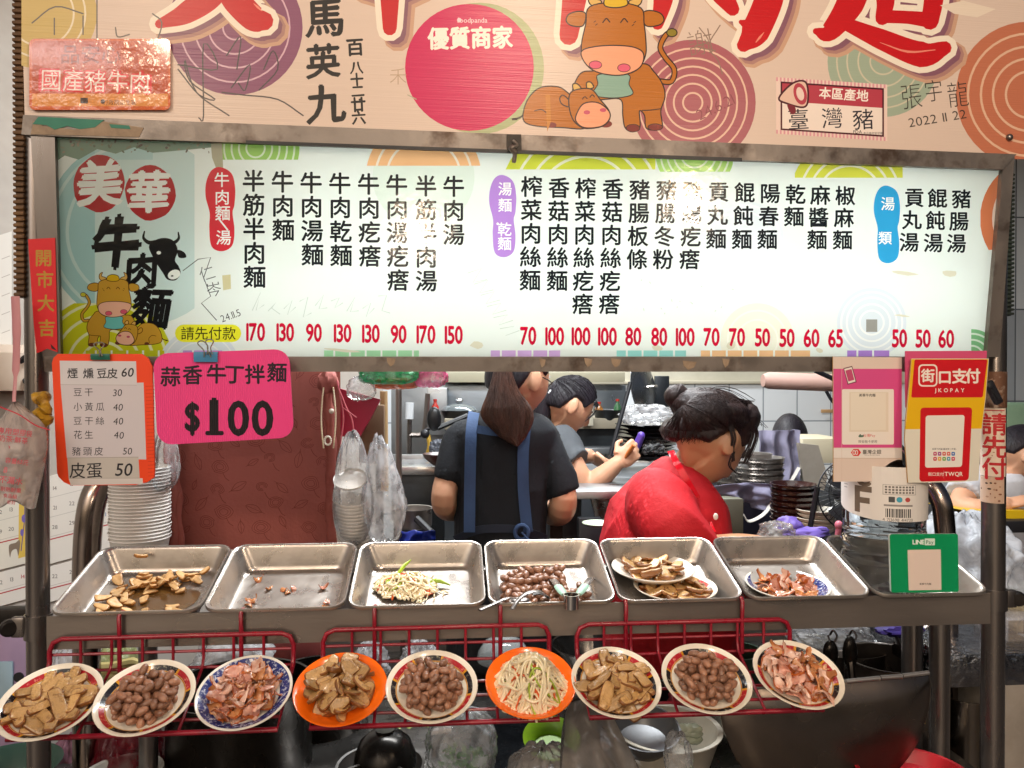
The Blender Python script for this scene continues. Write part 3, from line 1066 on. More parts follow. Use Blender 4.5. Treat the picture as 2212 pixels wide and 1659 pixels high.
# merchant award disc
A.ell(1014, 146, 139, 'c80456', 137, 48)
A.text('優質商家', 1016, 82, 50, 'f6efe4', .035, .92, .02)
A.text('foodpanda', 1020, 44, 15, 'f3cdd4', .01)
A.ell(992, 44, 5, 'f3cdd4', n=10)
cow(A, lambda x, y: (1106 + x * .5, y * .5), .55, True)
# brush writing
for ch, x, y, h in (('馬', 702, 38, 88), ('英', 698, 132, 78), ('九', 704, 224, 88)):
    A.text(ch, x, y, h, '1b1512', .026, 1, .08, .06, rough=.022)
for ch, x, y, h in (('百', 767, 102, 40), ('八', 770, 146, 30), ('十', 771, 172, 30), ('二', 773, 197, 30), ('．', 783, 208, 24), ('廿', 774, 226, 34), ('六', 775, 254, 32)):
    A.text(ch, x, y, h, '1b1512', .03, 1, .06, rough=.02)
def scr(pts, w_=3, c_='4a4344'):
    A.stroke(pts, w_, c_, sm=4)
scr([(385, 140), (470, 150), (440, 95), (440, 250), (430, 255)]); scr([(385, 150), (430, 205), (465, 215), (410, 175), (400, 130), (425, 200), (495, 250)])
scr([(480, 200), (530, 206), (600, 215), (655, 250)]); scr([(500, 190), (540, 140), (530, 195), (515, 180)]); scr([(560, 195), (600, 150), (590, 110), (570, 150)]); scr([(490, 120), (520, 80), (512, 150)])
for p_ in ([(70, 50), (120, 15), (180, 30)], [(118, 40), (118, 75)], [(210, 0), (210, 85)], [(180, 35), (180, 75)], [(250, 60), (255, 80), (280, 75)], [(330, 30), (350, 50), (338, 95)], [(320, 85), (360, 95)]):
    scr(p_, 3, '66605c')
scr([(1510, 60), (1530, 90), (1500, 100), (1545, 110)], 2.5, '8c7466'); scr([(1555, 55), (1530, 100), (1550, 130), (1560, 160)], 2.5, '8c7466')
A.text('謝', 1512, 92, 60, '8c7466', -.012, 1, .2); A.text('24.6.21', 1545, 232, 34, '8a4a52', -.008, 1, .45)
for ch, x, y, h in (('張', 1968, 208, 60), ('宇', 2016, 196, 52), ('龍', 2068, 204, 60)):
    A.text(ch, x, y, h, '3a332e', -.012, .8, .12)
A.text('2022 11 22', 2024, 256, 28, '3a332e', -.004, 1.1, .16)
A.poly([(2030, 12), (2080, 2), (2150, 20), (2110, 38), (2060, 30)], 'e6d6c4')
A.text('禾', 860, 165, 40, 'b79c84', -.012); scr([(880, 205), (900, 215)], 2, 'a9a48a')
A.poly([(1178, 205), (1188, 205), (1190, 262), (1182, 285), (1180, 250)], 'c27c1c')
# origin sticker
def stk(u_, v_):                 # sticker coordinates 0..1 -> pixels
    return (1676 + 240 * u_ + 0 * v_, 167 + 122 * v_ + 16 * u_)
A.poly([stk(0, 0), stk(1, 0), stk(1, 1), stk(0, 1)], 'e9cfc4')
for k in range(30):
    A.poly([stk(k / 30, 0), stk((k + .5) / 30, 0), stk((k + .5) / 30, .07), stk(k / 30, .07)], 'd99aa4')
    A.poly([stk(k / 30, .93), stk((k + .5) / 30, .93), stk((k + .5) / 30, 1), stk(k / 30, 1)], 'd99aa4')
A.poly([stk(.04, .07), stk(.97, .07), stk(.97, .93), stk(.04, .93)], '4a1420')
A.poly([stk(.055, .10), stk(.955, .10), stk(.955, .90), stk(.055, .90)], 'efe0d6')
A.poly([stk(.055, .10), stk(.955, .10), stk(.955, .42), stk(.055, .42)], 'b4404f')
A.text('本區產地', 1822, 204, 27, 'f5ece4', .02, 1, -.07)
for ch, x, y in (('臺', 1724, 258), ('灣', 1797, 255), ('豬', 1864, 258)):
    A.text(ch, x, y, 48, '1f1c2a', .0, 1, .05)
A.text('FDA', 1852, 285, 10, '3a3a3a', .01)
A.text('食品藥物管理署', 1885, 288, 6, '55504c', 0)
A.blob([(1682, 212), (1712, 180), (1740, 178), (1745, 215), (1735, 232), (1700, 224)], 'e2bfae', '4a1420', 4)
A.ell(1728, 203, 14, 'b4404f', 24, 20, -.25); A.ell(1728, 203, 8, 'e9cfc4', 15, 14, -.25)
A.blob([(1700, 226), (1716, 230), (1718, 244), (1708, 246)], '7a2430')
A.build('printed_face', printm(.33, 'banner', bump=.16, bs=9, stretch=(.15, .15, 40)), bn, .001, .004, M('banner_back', 'b99a7c', .6))
# shiny orange beef label, crumpled film
A = Art(LB)
A.rect(68, 87, 371, 240, 'c9591c', 12)
A.rect(74, 92, 366, 226, 'b7471a', 10)
A.rect(74, 205, 366, 232, 'd98a3c')
A.text('國產豬牛肉', 210, 178, 52, 'd9262e', .05, .95, -.03); A.text('國產豬牛肉', 210, 178, 50, 'ecd9d0', .0, .95, -.03)
A.text('行政院衛生署', 262, 224, 12, '46210f', .0); A.ell(226, 222, 5, '46210f', n=10); A.rect(178, 214, 194, 226, '35160c')
A.text('品安心', 200, 120, 44, '8a2f12', .01)
tag(A.build('food_label', printm(.16, 'foil', bump=1, bs=34, coat=.6), None, .0075, .001), 'shiny orange laminated food label with crumpled film on the upper left of the banner', 'label')
# screw
m = MB(); pp = LB.p(2180, 297, .002); m.ball(pp, .007, 12, 8)
tag(m.build('screw_head', STEELW), 'small round screw head in the orange circle of the banner', 'screw')
# ribbed side strips left and right
def ribbed(px0, px1, py0, py1, Y, mat, label, n=46):
    a, b = at(px0, py0, Y), at(px1, py1, Y)
    m = MB()
    c = V(((a.x + b.x) / 2, Y + .03, (a.z + b.z) / 2))
    m.box(c, (abs(b.x - a.x) * .8, .05, a.z - b.z), .002)
    h = (a.z - b.z) / n
    for k in range(n):
        m.box((c.x, c.y - .002, b.z + (k + .5) * h), (abs(b.x - a.x), .056, h * .62), .002)
    return tag(m.build('side_strip', mat), label, 'trim strip')
ribbed(24, 52, -60, 642, 1.385, M('rib_wood', '7d5a35', .6, 0, '4a3320', 10, bump=.2), 'ribbed brown strip hanging along the left edge of the banner', 56)
ribbed(2170, 2192, 372, 682, 1.50, M('rib_dark', '2d3a34', .6, 0, '1f2622', 10, bump=.2), 'ribbed dark strip behind the right end of the menu', 34)
# ================================================================ trays
YT0, YT1 = 1.335, 1.545
zf_ = at(1000, 1306, YT0).z
zb2 = at(1000, 1168, YT1).z
TILT = atan2(zb2 - zf_, YT1 - YT0)
TS, TN = V((0, cos(TILT), sin(TILT))), V((0, -sin(TILT), cos(TILT)))
TLEN = sqrt((zb2 - zf_) ** 2 + (YT1 - YT0) ** 2)
TX = V((1, 0, 0))
def fy(x):
    return 1327 - (x - 100) * .0224
DEP = .046
class Tray:
    def __init__(s, xa, xb, label, mat=TRAYM, dz=0):
        a, b = at(xa, fy(xa), YT0), at(xb, fy(xb), YT0)
        s.o = V(((a.x + b.x) / 2, YT0, (a.z + b.z) / 2 + dz))
        s.w = b.x - a.x
        t = thing('steel_tray', label, 'tray', s.o - TN * DEP + TS * TLEN / 2, 'row of steel food trays')
        def rr(wd, ln, r, h, n=6):
            pts = []
            for cx, cy, a0 in ((wd / 2 - r, ln / 2 - r, 0), (-wd / 2 + r, ln / 2 - r, 1), (-wd / 2 + r, -ln / 2 + r, 2), (wd / 2 - r, -ln / 2 + r, 3)):
                for i in range(n + 1):
                    q = (a0 + i / n) * pi / 2
                    pts.append(s.P(cx + r * cos(q), cy + r * sin(q) + TLEN / 2, h))
            return pts
        w_, l_ = s.w - .002, TLEN
        m = MB()
        m.loft([rr(w_ - .001, l_ - .001, .027, -.005), rr(w_, l_, .028, -.001), rr(w_ - .002, l_ - .002, .027, .0012), rr(w_ - .005, l_ - .005, .026, .0010),
                rr(w_ - .011, l_ - .011, .024, -.0006), rr(w_ - .015, l_ - .015, .023, -.004), rr(w_ - .040, l_ - .040, .026, -DEP + .009), rr(w_ - .046, l_ - .046, .026, -DEP + .002),
                rr(w_ - .056, l_ - .056, .024, -DEP), rr(w_ - .1, l_ - .1, .01, -DEP)], False, True)
        m.build('tray_body', mat, t, 50)
        s.t = t
    def P(s, x, y, h):
        return s.o + TX * x + TS * y + TN * h
    def F(s, u, v, h=0):            # point over the floor, u and v run 0..1 across the inside
        return s.P((u - .5) * (s.w - .05), .025 + v * (TLEN - .05), -DEP + h)
    def mx(s, u, v, h=0, yaw=0, tilt=0):
        R = Matrix((TX, TS, TN)).transposed().to_4x4()
        return Matrix.Translation(s.F(u, v, h)) @ R @ Matrix.Rotation(yaw, 4, 'Z') @ Matrix.Rotation(tilt, 4, 'X')
TR = [Tray(97, 432, 'steel tray at the left end with torn tofu scraps in brown sauce'),
      Tray(432, 745, 'steel tray with only a few reddish meat scraps left'),
      Tray(747, 1052, 'steel tray with a small pile of shredded tofu and celery'),
      Tray(1054, 1336, 'steel tray full of peanuts with tongs leaning in it'),
      Tray(1338, 1614, 'steel tray holding two plates of sliced tofu'),
      Tray(1616, 1892, 'steel tray with one blue rimmed plate of meat inside'),
      Tray(1894, 2146, 'empty steel tray at the right end under the plastic water jug')]

# ================================================================ plates
def plate_body(name, kind, mx, label, cat='plate', R=.0725, group=None):
    k = R / .0725
    t = thing(name, label, cat, mx.translation, group)
    m = MB()
    prof = [(0, .001), (.030, .001), (.034, 0), (.037, .0012), (.052, .0055), (.066, .0135), (.0715, .0175), (.0725, .0188), (.0718, .0200), (.070, .0196), (.064, .0155), (.051, .0082), (.043, .0058), (.030, .0052), (0, .005)]
    m.lathe([(r * k, z * k) for r, z in prof], mx.translation, 48, mx.to_3x3().to_4x4())
    body = {'red': M('melamine_cream', 'e9dfcd', .16, coat=.3), 'white': M('melamine_white', 'ece5da', .16, coat=.3), 'blue': M('melamine_bluewhite', 'e4ded2', .16, coat=.3), 'orange': M('melamine_orange', 'f26a12', .2, coat=.3)}[kind]
    m.build('plate_body', body, t, 60)
    def band(r0, r1, name, matf, n=96, lift=.0004):
        m = MB()
        def zs(r):
            r /= k
            for (ra, za), (rb, zb) in zip(prof[8:], prof[9:]):
                if rb <= r <= ra:
                    return k * (za + (zb - za) * (ra - r) / (ra - rb)) + lift
            return .02 * k
        for i in range(n):
            mi = matf(i)
            if mi is None:
                continue
            a, b = 2 * pi * i / n, 2 * pi * (i + 1) / n
            rm = (r0 + r1) / 2
            pts = [mx @ V((r * cos(q), r * sin(q), zs(r))) for q in (a, b) for r in (r0, rm, r1)]
            m.add(pts, [[0, 1, 4, 3], [1, 2, 5, 4]], mi)
        return m
    if kind == 'red':
        m = band(.0570 * k, .0642 * k, 'rim_pattern', lambda i: (0 if (i // 12) % 2 == 0 else 1) if i % 12 else 2)
        m.build('rim_pattern', [M('rim_red', 'a8232b', .2, 0, 'd98a7a', 160, .6, sharp=.06, coat=.3), M('rim_black', '1e1c22', .2, 0, '8f8a74', 170, .62, sharp=.06, coat=.3), M('rim_gold', 'c98a22', .25)], t)
        m = band(.0552 * k, .0567 * k, 'rim_line', lambda i: 0, lift=.0005)
        m.build('rim_line', M('rim_gold', 'c98a22', .25), t)
    if kind == 'blue':
        m = band(.052 * k, .068 * k, 'rim_pattern', lambda i: 0)
        m.build('rim_pattern', M('rim_blue', '26306e', .2, 0, 'b9bccb', 190, .57, sharp=.05, coat=.3), t)
    return t
RACKP = [(110, 1520, 'red', .06), (315, 1511, 'red', .03), (529, 1500, 'blue', -.05), (736, 1493, 'orange', .02), (933, 1487, 'red', .05), (1146, 1479, 'orange', 0), (1330, 1478, 'red', .1), (1525, 1470, 'red', -.04), (1722, 1461, 'red', .07)]
PLBL = ['cream plate with red and black rim holding tofu slices, leftmost on the red racks', 'cream plate of peanuts between the leftmost tofu plate and the blue rimmed plate', 'plate with a dark blue rim of sliced pork ear on the red rack',
        'bright orange plate piled with brown tofu chunks', 'cream plate of peanuts in the middle, right of the orange tofu plate', 'bright orange plate heaped with pale shredded tofu strips',
        'cream plate with red and black rim of tofu slices, right of the shredded tofu', 'cream plate of peanuts on the right rack, left of the plate of meat', 'cream plate with red and black rim of reddish meat at the right end']
PM = []
BETA = radians(26)
RKZ, YRB, YRF = .955, 1.337, 1.212       # rack: height of the bend, back and front
RKN = V((0, -sin(BETA), cos(BETA)))
for (px, py, kind, yw), lb in zip(RACKP, PLBL):
    o_ = V((0, YRB - .02, RKZ)) + RKN * .017
    r_ = ray(px, py)
    c = CAM + r_ * ((o_ - CAM).dot(RKN) / r_.dot(RKN))
    mx = Matrix.Translation(c) @ Matrix.Rotation(BETA, 4, 'X') @ Matrix.Rotation(yw * .3, 4, 'Y') @ Matrix.Translation((0, 0, -.012))
    mx = mx @ Matrix.Rotation(random.uniform(0, 6), 4, 'Z')
    plate_body('plate', kind, mx, lb, R=.0752, group='plates on the red wire racks')
    PM.append(mx)
def flatplate(px, py, Y, kind, label, tilt=.09, R=.074):
    c = at(px, py, Y)
    mx = Matrix.Translation(c) @ Matrix.Rotation(tilt, 4, 'X') @ Matrix.Translation((0, 0, -.014)) @ Matrix.Rotation(random.uniform(0, 6), 4, 'Z')
    plate_body('plate', kind, mx, label, R=R, group='plates lying in the steel trays')
    return mx
TPA = flatplate(1410, 1232, 1.485, 'white', 'plain white plate of tofu slices at the back of its tray', .10, .082)
TPB = flatplate(1458, 1272, 1.435, 'red', 'red rimmed plate of tofu slices at the front of its tray', .10, .080)
TPC = flatplate(1700, 1268, 1.44, 'blue', 'blue rimmed plate of pink meat lying in the tray beside the empty tray', .12, .080)

# ================================================================ food
def ident(o, label, cat, group):
    return tag(o, label, cat, group)
def stack(n, inside, r, ztop=None, tries=26, flat=.75):
    """drop n pieces of radius r so that they rest on each other"""
    out = []
    for _ in range(n):
        best = None
        for _ in range(tries):
            x, y = inside()
            z = r * flat
            for (a, b, c) in out:
                d2 = (a - x) ** 2 + (b - y) ** 2
                if d2 < (1.9 * r) ** 2:
                    z = max(z, c + flat * sqrt(max(0, (1.9 * r) ** 2 - d2)))
            if best is None or z < best[2]:
                best = (x, y, z)
        out.append(best)
    return out
def disc(R, ox=0, oy=0):
    def f():
        a, q = random.uniform(0, 2 * pi), R * sqrt(random.random())
        return (ox + q * cos(a), oy + q * sin(a))
    return f
_used = set()
def piece(proto, mx, label, cat, group):
    o = proto if proto.name not in _used else proto.copy()
    if o is not proto:
        COL.objects.link(o)
    _used.add(proto.name)
    o.matrix_world = mx
    return tag(o, label, cat, group)
def protos(name, fn, n, mats, smooth=60):
    out = []
    for i in range(n):
        m = MB()
        fn(m, i)
        o = m.build(name, mats, None, smooth, local=True)
        out.append(o)
    return out
def rrot(tilt):
    return Matrix.Rotation(random.uniform(0, 2 * pi), 4, 'Z') @ Matrix.Rotation(random.uniform(-tilt, tilt), 4, 'X') @ Matrix.Rotation(random.uniform(-tilt, tilt), 4, 'Y')
# --- peanuts
def peanut(m, i):
    m.ball((0, 0, 0), (.0095 + .0008 * (i % 3), .0066, .0064), 16, 10, None,
           lambda d: 1 - .05 * cos(d.x * 3.2) * (1 if i % 2 else .2) + .035 * noise.noise(d * 2.3 + V((i * 9, 0, 0))) + (.02 if d.x > .8 else 0))
PNM = M('peanut_skin', 'a97a5e', .36, 0, '744a38', 75, .52, bump=.5, bs=170, rand=.38, rvar=.1, coat=.25)
PN = protos('peanut', peanut, 4, PNM)
def peanuts(mx, n, R, label, group, shape=None):
    for x, y, z in stack(n, shape or disc(R), .0073, flat=.74):
        piece(random.choice(PN), mx @ Matrix.Translation((x, y, z + .005)) @ rrot(.5), label, 'peanut', group)
peanuts(PM[1], 92, .045, 'glossy brown peanut on the plate left of the blue rimmed plate', 'peanuts on the left plate')
peanuts(PM[4], 90, .045, 'glossy brown peanut on the middle plate right of the orange tofu plate', 'peanuts on the middle plate')
peanuts(PM[7], 92, .045, 'glossy brown peanut on the plate left of the rightmost meat plate', 'peanuts on the right plate')
t4 = TR[3]
R3 = Matrix((TX, TS, TN)).transposed().to_4x4()
def t4in():
    while True:
        u, v = random.random(), random.random()
        if v < .62 + .2 * sin(u * 3.0) and not (u > .74 and v > .3) and u < .93:
            return ((u - .5) * (t4.w - .07), v * (TLEN - .07))
mxt = Matrix.Translation(t4.F(.5, 0)) @ R3 @ Matrix.Translation((0, .012, -.005))
heap = sorted(stack(165, t4in, .0073, flat=.74), key=lambda p: p[1] - 3 * p[2])
hm_ = MB()
for i, (x, y, z) in enumerate(heap):
    mx = mxt @ Matrix.Translation((x, y, z + .005)) @ rrot(.5)
    if i < 20:
        piece(random.choice(PN), mx, 'glossy brown peanut at the front of the heap in the steel tray', 'peanut', 'peanuts at the front of the tray heap')
    else:
        me_ = random.choice(PN).data
        hm_.add([mx @ v.co for v in me_.vertices], [list(f.vertices) for f in me_.polygons])
tag(hm_.build('peanut_heap', PNM, None, 60), 'heap of small brown peanuts filling the tray with the tongs', 'peanuts', None, 'stuff')
for u, v in ((.86, .52), (.62, .86), (.8, .4)):
    piece(random.choice(PN), t4.mx(u, v, .007) @ rrot(.3), 'glossy brown peanut lying apart from the heap in the steel tray', 'peanut', 'stray peanuts in the steel tray')
# --- tofu
def tofu(L, Wd, T, seed, tri=False):
    def f(m, i):
        sd = seed + i * 7
        rnd = random.Random(sd)
        l_, w_, t_ = L * rnd.uniform(.65, 1.15), Wd * rnd.uniform(.75, 1.25), T * rnd.uniform(.7, 1.2)
        n = 20
        def ring(k, h):
            pts = []
            for j in range(n):
                a = 2 * pi * j / n
                ca, sa = cos(a), sin(a)
                x = abs(ca) ** .48 * (1 if ca > 0 else -1) * l_ / 2
                y = abs(sa) ** .48 * (1 if sa > 0 else -1) * w_ / 2
                if tri:
                    y *= .55 + .45 * (x / l_ + .5) * 1.2
                p = V((x * k, y * k, h))
                p += V((0, (x / l_) ** 2 * w_ * .25 * (1 if i % 2 else -1), (x / l_) ** 2 * t_ * .7))
                p += noise.noise_vector(p * 45 + V((sd, 0, 0))) * .0026 + noise.noise_vector(p * 190 + V((sd, 0, 0))) * .0008
                pts.append(p)
            return pts
        h = t_ / 2
        A_ = [ring(.55, -h), ring(.93, -h), ring(1, -h * .7), ring(1.02, 0), ring(1, h * .7), ring(.93, h), ring(.55, h * 1.02)]
        for q in range(len(A_) - 1):
            m.mi = 1 if 1 <= q <= 4 else 0
            m.loft(A_[q:q + 2], q == 0, q == len(A_) - 2)
    return f
TFM = [M('tofu_inside', 'bb925c', .36, 0, '835c30', 110, .64, bump=.8, bs=150, sharp=.09, rand=.28, coat=.3), M('tofu_crust', '824f22', .4, 0, '7a4c22', 40, bump=.3, bs=90, rand=.2, coat=.2)]
TFA = protos('tofu_slice', tofu(.054, .0175, .0065, 3), 8, TFM)
TFB = protos('tofu_chunk', tofu(.040, .025, .007, 50, True), 8, TFM)
TFC = protos('tofu_scrap', tofu(.026, .016, .0045, 90, True), 7, [M('scrap_inside', 'd6b07c', .4, 0, '96693a', 60, .6, bump=.6, bs=90, rand=.15), M('scrap_crust', 'a06c34', .4, 0, '86561f', 40, rand=.2)])
def slices(mx, n, R, pro, label, group, r=.0100, cat='tofu slice', flat=.40, tilt=.38, z0=.006):
    for x, y, z in stack(n, disc(R), r, flat=flat, tries=14):
        piece(random.choice(pro), mx @ Matrix.Translation((x, y, z + z0)) @ rrot(tilt), label, cat, group)
slices(PM[0], 42, .046, TFA, 'speckled tan tofu slice on the leftmost plate', 'tofu slices on the leftmost plate')
slices(PM[6], 44, .046, TFA, 'speckled tan tofu slice on the plate right of the shredded tofu', 'tofu slices on the plate right of the shredded tofu')
slices(PM[3], 58, .046, TFB, 'brown tofu chunk heaped on the left orange plate', 'tofu chunks on the orange plate', cat='tofu chunk', tilt=.8, flat=.5)
slices(TPA, 38, .052, TFB, 'brown tofu slice on the white plate in the tray', 'tofu slices on the white tray plate', tilt=.5, flat=.6)
slices(TPB, 34, .055, TFB, 'brown tofu slice on the red rimmed plate in the tray', 'tofu slices on the red rimmed tray plate', tilt=.45, flat=.5)
t1 = TR[0]
for u, v, h in [(.30 + .5 * random.random() ** 1.3, .62 + .22 * random.random(), .004 + .012 * random.random()) for _ in range(26)] + [(random.uniform(.1, .92), random.uniform(.08, .9), random.uniform(.003, .006)) for _ in range(26)] + [(.12, .42, .012), (.14, .30, .006), (.16, .2, .006), (.12, .12, .006), (.2, .1, .005), (.42, .12, .006), (.5, .1, .006), (.56, .14, .009), (.62, .1, .005), (.66, .12, .008), (.4, .22, .005), (.75, .3, .004), (.93, .75, .03), (.82, .8, .006), (.86, .76, .006), (.3, .95, .044)]:
    piece(random.choice(TFC), t1.mx(u, v, h) @ rrot(.5), 'torn tan tofu scrap in the leftmost steel tray', 'tofu scrap', 'tofu scraps in the leftmost tray')
# sauce
m = MB()
def puddle(tr, u0, v0, ru, rv, mat, label, h=.0012):
    m = MB()
    n = 40
    pts = []
    for k in range(n):
        a = 2 * pi * k / n
        q = 1 + .28 * noise.noise(V((cos(a) * 1.5 + u0 * 9, sin(a) * 1.5, v0)))
        pts.append(tr.F(min(.93, max(.07, u0 + ru * q * cos(a))), min(.93, max(.06, v0 + rv * q * sin(a))), h))
    m.prism(pts, TN * .0008)
    return tag(m.build('sauce_puddle', mat), label, 'sauce')
puddle(t1, .5, .35, .44, .4, M('brown_sauce', '5a3a16', .08, 0, '7a5526', 12, alpha=.45, coat=.5), 'thin oily brown sauce covering the bottom of the leftmost tray')
# --- meat
def meat(L, Wd, seed):
    def f(m, i):
        sd = seed + i * 5
        rnd = random.Random(sd)
        l_, w_ = L * rnd.uniform(.6, 1.2), Wd * rnd.uniform(.6, 1.2)
        cu, tw = rnd.uniform(-45, 48), rnd.uniform(-35, 35)
        nu, nv = 16, 10
        def surf(u, v, s_):
            x, y = (u - .5) * l_, (v - .5) * w_ * (1 - .5 * abs(2 * u - 1) ** 2 + .25 * noise.noise(V((u * 4, sd, 0))))
            p = V((x, y, cu * x * x + tw * x * y))
            p += noise.noise_vector(p * 60 + V((sd, 2, 0))) * .0065 + noise.noise_vector(p * 180 + V((sd, 5, 0))) * .0018
            p.z += s_ * (.0012 * (1 - abs(2 * v - 1) ** 4) + .0004)
            return p
        for v0, v1, mi in ((0, 2, 1), (2, nv, 0)):
            m.mi = mi
            top = [[surf(a / nu, b / nv, 1) for b in range(v0, v1 + 1)] for a in range(nu + 1)]
            bot = [[surf(a / nu, b / nv, -1) for b in range(v0, v1 + 1)] for a in range(nu + 1)]
            m.loft([t + b[::-1] for t, b in zip(top, bot)])
    return f
RIND = M('meat_rind', '8a3a1c', .2, 0, 'b8642e', 50, .5, bump=.3, bs=90, rand=.2, coat=.5)
MTM = [M('meat_pink', 'd6a48e', .25, 0, 'a8584a', 70, .56, bump=.5, bs=110, rand=.2, coat=.35), M('meat_fat', 'e4c4b0', .22, 0, 'bf7860', 60, .55, bump=.4, bs=90, rand=.16, coat=.35), M('meat_brown', 'b0642e', .22, 0, 'd29a6a', 60, .5, bump=.5, bs=100, rand=.2, coat=.5)]
MT = [protos('meat_slice', meat(.038, .024, 11), 6, [MTM[0], RIND]), protos('meat_slice', meat(.036, .022, 81), 6, [MTM[1], RIND]), protos('meat_slice', meat(.032, .018, 161), 6, [MTM[2], RIND])]
def meats(mx, n, R, label, group, w_=(4, 4, 2), z0=.007, tilt=.7, r=.0095):
    for x, y, z in stack(n, disc(R), r, flat=.36, tries=12):
        piece(random.choice(random.choices(MT, w_)[0]), mx @ Matrix.Translation((x, y, z + z0)) @ rrot(tilt), label, 'meat slice', group)
meats(PM[2], 62, .048, 'curled pink pork slice on the blue rimmed plate on the rack', 'pork slices on the rack plate')
meats(PM[8], 64, .049, 'curled reddish meat slice on the rightmost plate', 'meat slices on the rightmost plate', (3, 3, 4))
meats(TPC, 46, .052, 'curled pink meat slice on the plate in the tray', 'meat slices on the tray plate', (4, 2, 3))
t2 = TR[1]
for u, v in ((.16, .78), (.3, .62), (.45, .58), (.5, .55), (.54, .62), (.2, .38), (.17, .32), (.08, .16), (.58, .16), (.56, .1), (.66, .12), (.87, .24), (.9, .3), (.83, .6), (.92, .16), (.3, .12)):
    mx = t2.mx(u, v, .004) @ rrot(.4) @ Matrix.Diagonal((.55, .55, .7, 1))
    piece(random.choice(MT[random.choice((0, 2, 2))]), mx, 'small reddish meat scrap left in the second tray', 'meat scrap', 'meat scraps in the second tray')
pt = MT[1][0].copy()
# --- shredded tofu
def shreds(mx, n, Rx, Ry, H, label, cx=0, cy=0, long_=.085, rad=.0019, spread=1.0):
    m = MB()
    for k in range(n):
        m.mi = 1 if random.random() < .09 else (2 if random.random() < .07 else 0)
        a, q = random.uniform(0, 2 * pi), sqrt(random.random())
        x, y = cx + Rx * q * cos(a) * .75, cy + Ry * q * sin(a) * .75
        d = random.uniform(0, 2 * pi)
        P = []
        st = 15
        bend = random.choice((-1, 1)) * random.uniform(.1, .75)
        lvl = random.random()
        for j in range(st):
            rr_ = sqrt(((x - cx) / Rx) ** 2 + ((y - cy) / Ry) ** 2)
            z = H * max(0, 1 - rr_ ** 1.7) * lvl + .007 + .002 * sin(j * 1.7 + k)
            P.append(mx @ V((x, y, max(z, .006))))
            d += bend + random.uniform(-.35, .35)
            if rr_ > .95:
                d = atan2(cy - y, cx - x) + random.uniform(-.9, .9)
            L = long_ / st * spread
            x += L * cos(d); y += L * sin(d)
        m.tube(smooth_path(P, 3), rad * (.8 if m.mi else random.uniform(.8, 1.15)), 6)
    o = m.build('shredded_tofu', [M('tofu_strip', 'f4e6c6', .32, 0, 'e6d0a6', 30, coat=.3, sss=.1), M('carrot_strip', 'cf5a22', .35, coat=.2), M('celery_strip', '9db03a', .35, coat=.2)], None, 60)
    return tag(o, label, 'shredded tofu', None, 'stuff')
shreds(PM[5], 150, .060, .058, .068, 'tangled heap of pale shredded tofu on the right orange plate', long_=.20, rad=.0024)
t3 = TR[2]
shreds(t3.mx(.36, .58, 0), 80, .060, .042, .026, 'small tangle of shredded tofu with celery and carrot in the third tray', long_=.13, rad=.0021)
shreds(t3.mx(.6, .40, -.004), 9, .045, .02, .003, 'loose thin tofu threads trailing over the bottom of the third tray', long_=.07, rad=.0011)
# celery leaf sticks
m = MB()
for a, b in (((.28, .7, .02), (.4, .9, .03)), ((.6, .62, .012), (.8, .58, .006)), ((.55, .5, .01), (.66, .66, .012))):
    m.tube([t3.F(*a), (t3.F(*a) + t3.F(*b)) / 2 + V((0, 0, .003)), t3.F(*b)], [.0035, .004, .001], 7)
tag(m.build('celery_stick', M('celery_green', 'a8bf2c', .35, 0, '7f9a1f', 30)), 'bright green celery sticks poking out of the shredded tofu in the tray', 'celery', None, 'stuff')

# ================================================================ serving tools
t = thing('tongs', 'steel tongs with pale green grips resting on the peanut tray', 'tongs', at(1234, 1310, 1.33))
c = at(1234, 1299, 1.33)
m = MB()
m.lathe([(.0125, -.012), (.0138, -.012), (.0138, .012), (.0125, .012)], c, 22)
m.lathe([(.0135, .0105), (.0145, .0105), (.0145, .0125), (.0125, .0125)], c, 22)
m.build('ring', M('chrome', 'c9c6c4', .12, 1), t)
for px, py in ((1197, 1254), (1274, 1252)):
    e = at(px, py, 1.43)
    a = c + V((.010 if px > 1234 else -.010, 0, .008))
    m = MB()
    m.tube([a, a + (e - a) * .5, e, e + (e - a) * .35 + V((0, .01, -.01))], [.0035, .006, .0075, .006], 8, flat=.35)
    m.build('arm', STEELW, t)
    m = MB()
    m.tube([a + (e - a) * .12, a + (e - a) * .3, a + (e - a) * .62], [.006, .0085, .0085], 10, flat=.5)
    m.build('grip', M('mint_grip', '93b8a4', .45), t)
t = thing('serving_scoop', 'flat steel scoop with a bent dark blade on the front of the peanut tray', 'scoop', at(1140, 1312, 1.33))
m = MB()
P = smooth_path([at(1106, 1316, 1.315), at(1118, 1298, 1.33), at(1140, 1281, 1.345), at(1165, 1279, 1.36), at(1184, 1290, 1.37)], 5)
m.tube(P, [.004 + .004 * i / len(P) for i in range(len(P))], 8, flat=.3)
m.build('handle', STEELW, t)
m = MB()
P = smooth_path([at(1150, 1280, 1.345), at(1166, 1278, 1.355), at(1180, 1286, 1.365), at(1186, 1300, 1.37)], 5)
m.loft([[p + V((0, -.012, -.001)), p + V((0, .012, 0)), p + V((0, .012, -.0015)), p + V((0, -.012, -.0025))] for p in P])
m.build('blade', DARKM, t)
t = thing('spoon', 'steel spoon handle sticking out over the front edge of the peanut tray', 'spoon', at(1060, 1310, 1.32))
m = MB()
m.tube(smooth_path([at(1036, 1318, 1.315), at(1066, 1305, 1.33), at(1096, 1292, 1.345), at(1112, 1292, 1.37)], 4), [.0052] * 9 + [.0045, .004, .004, .004], 10, flat=.35)
m.build('handle', STEELW, t)
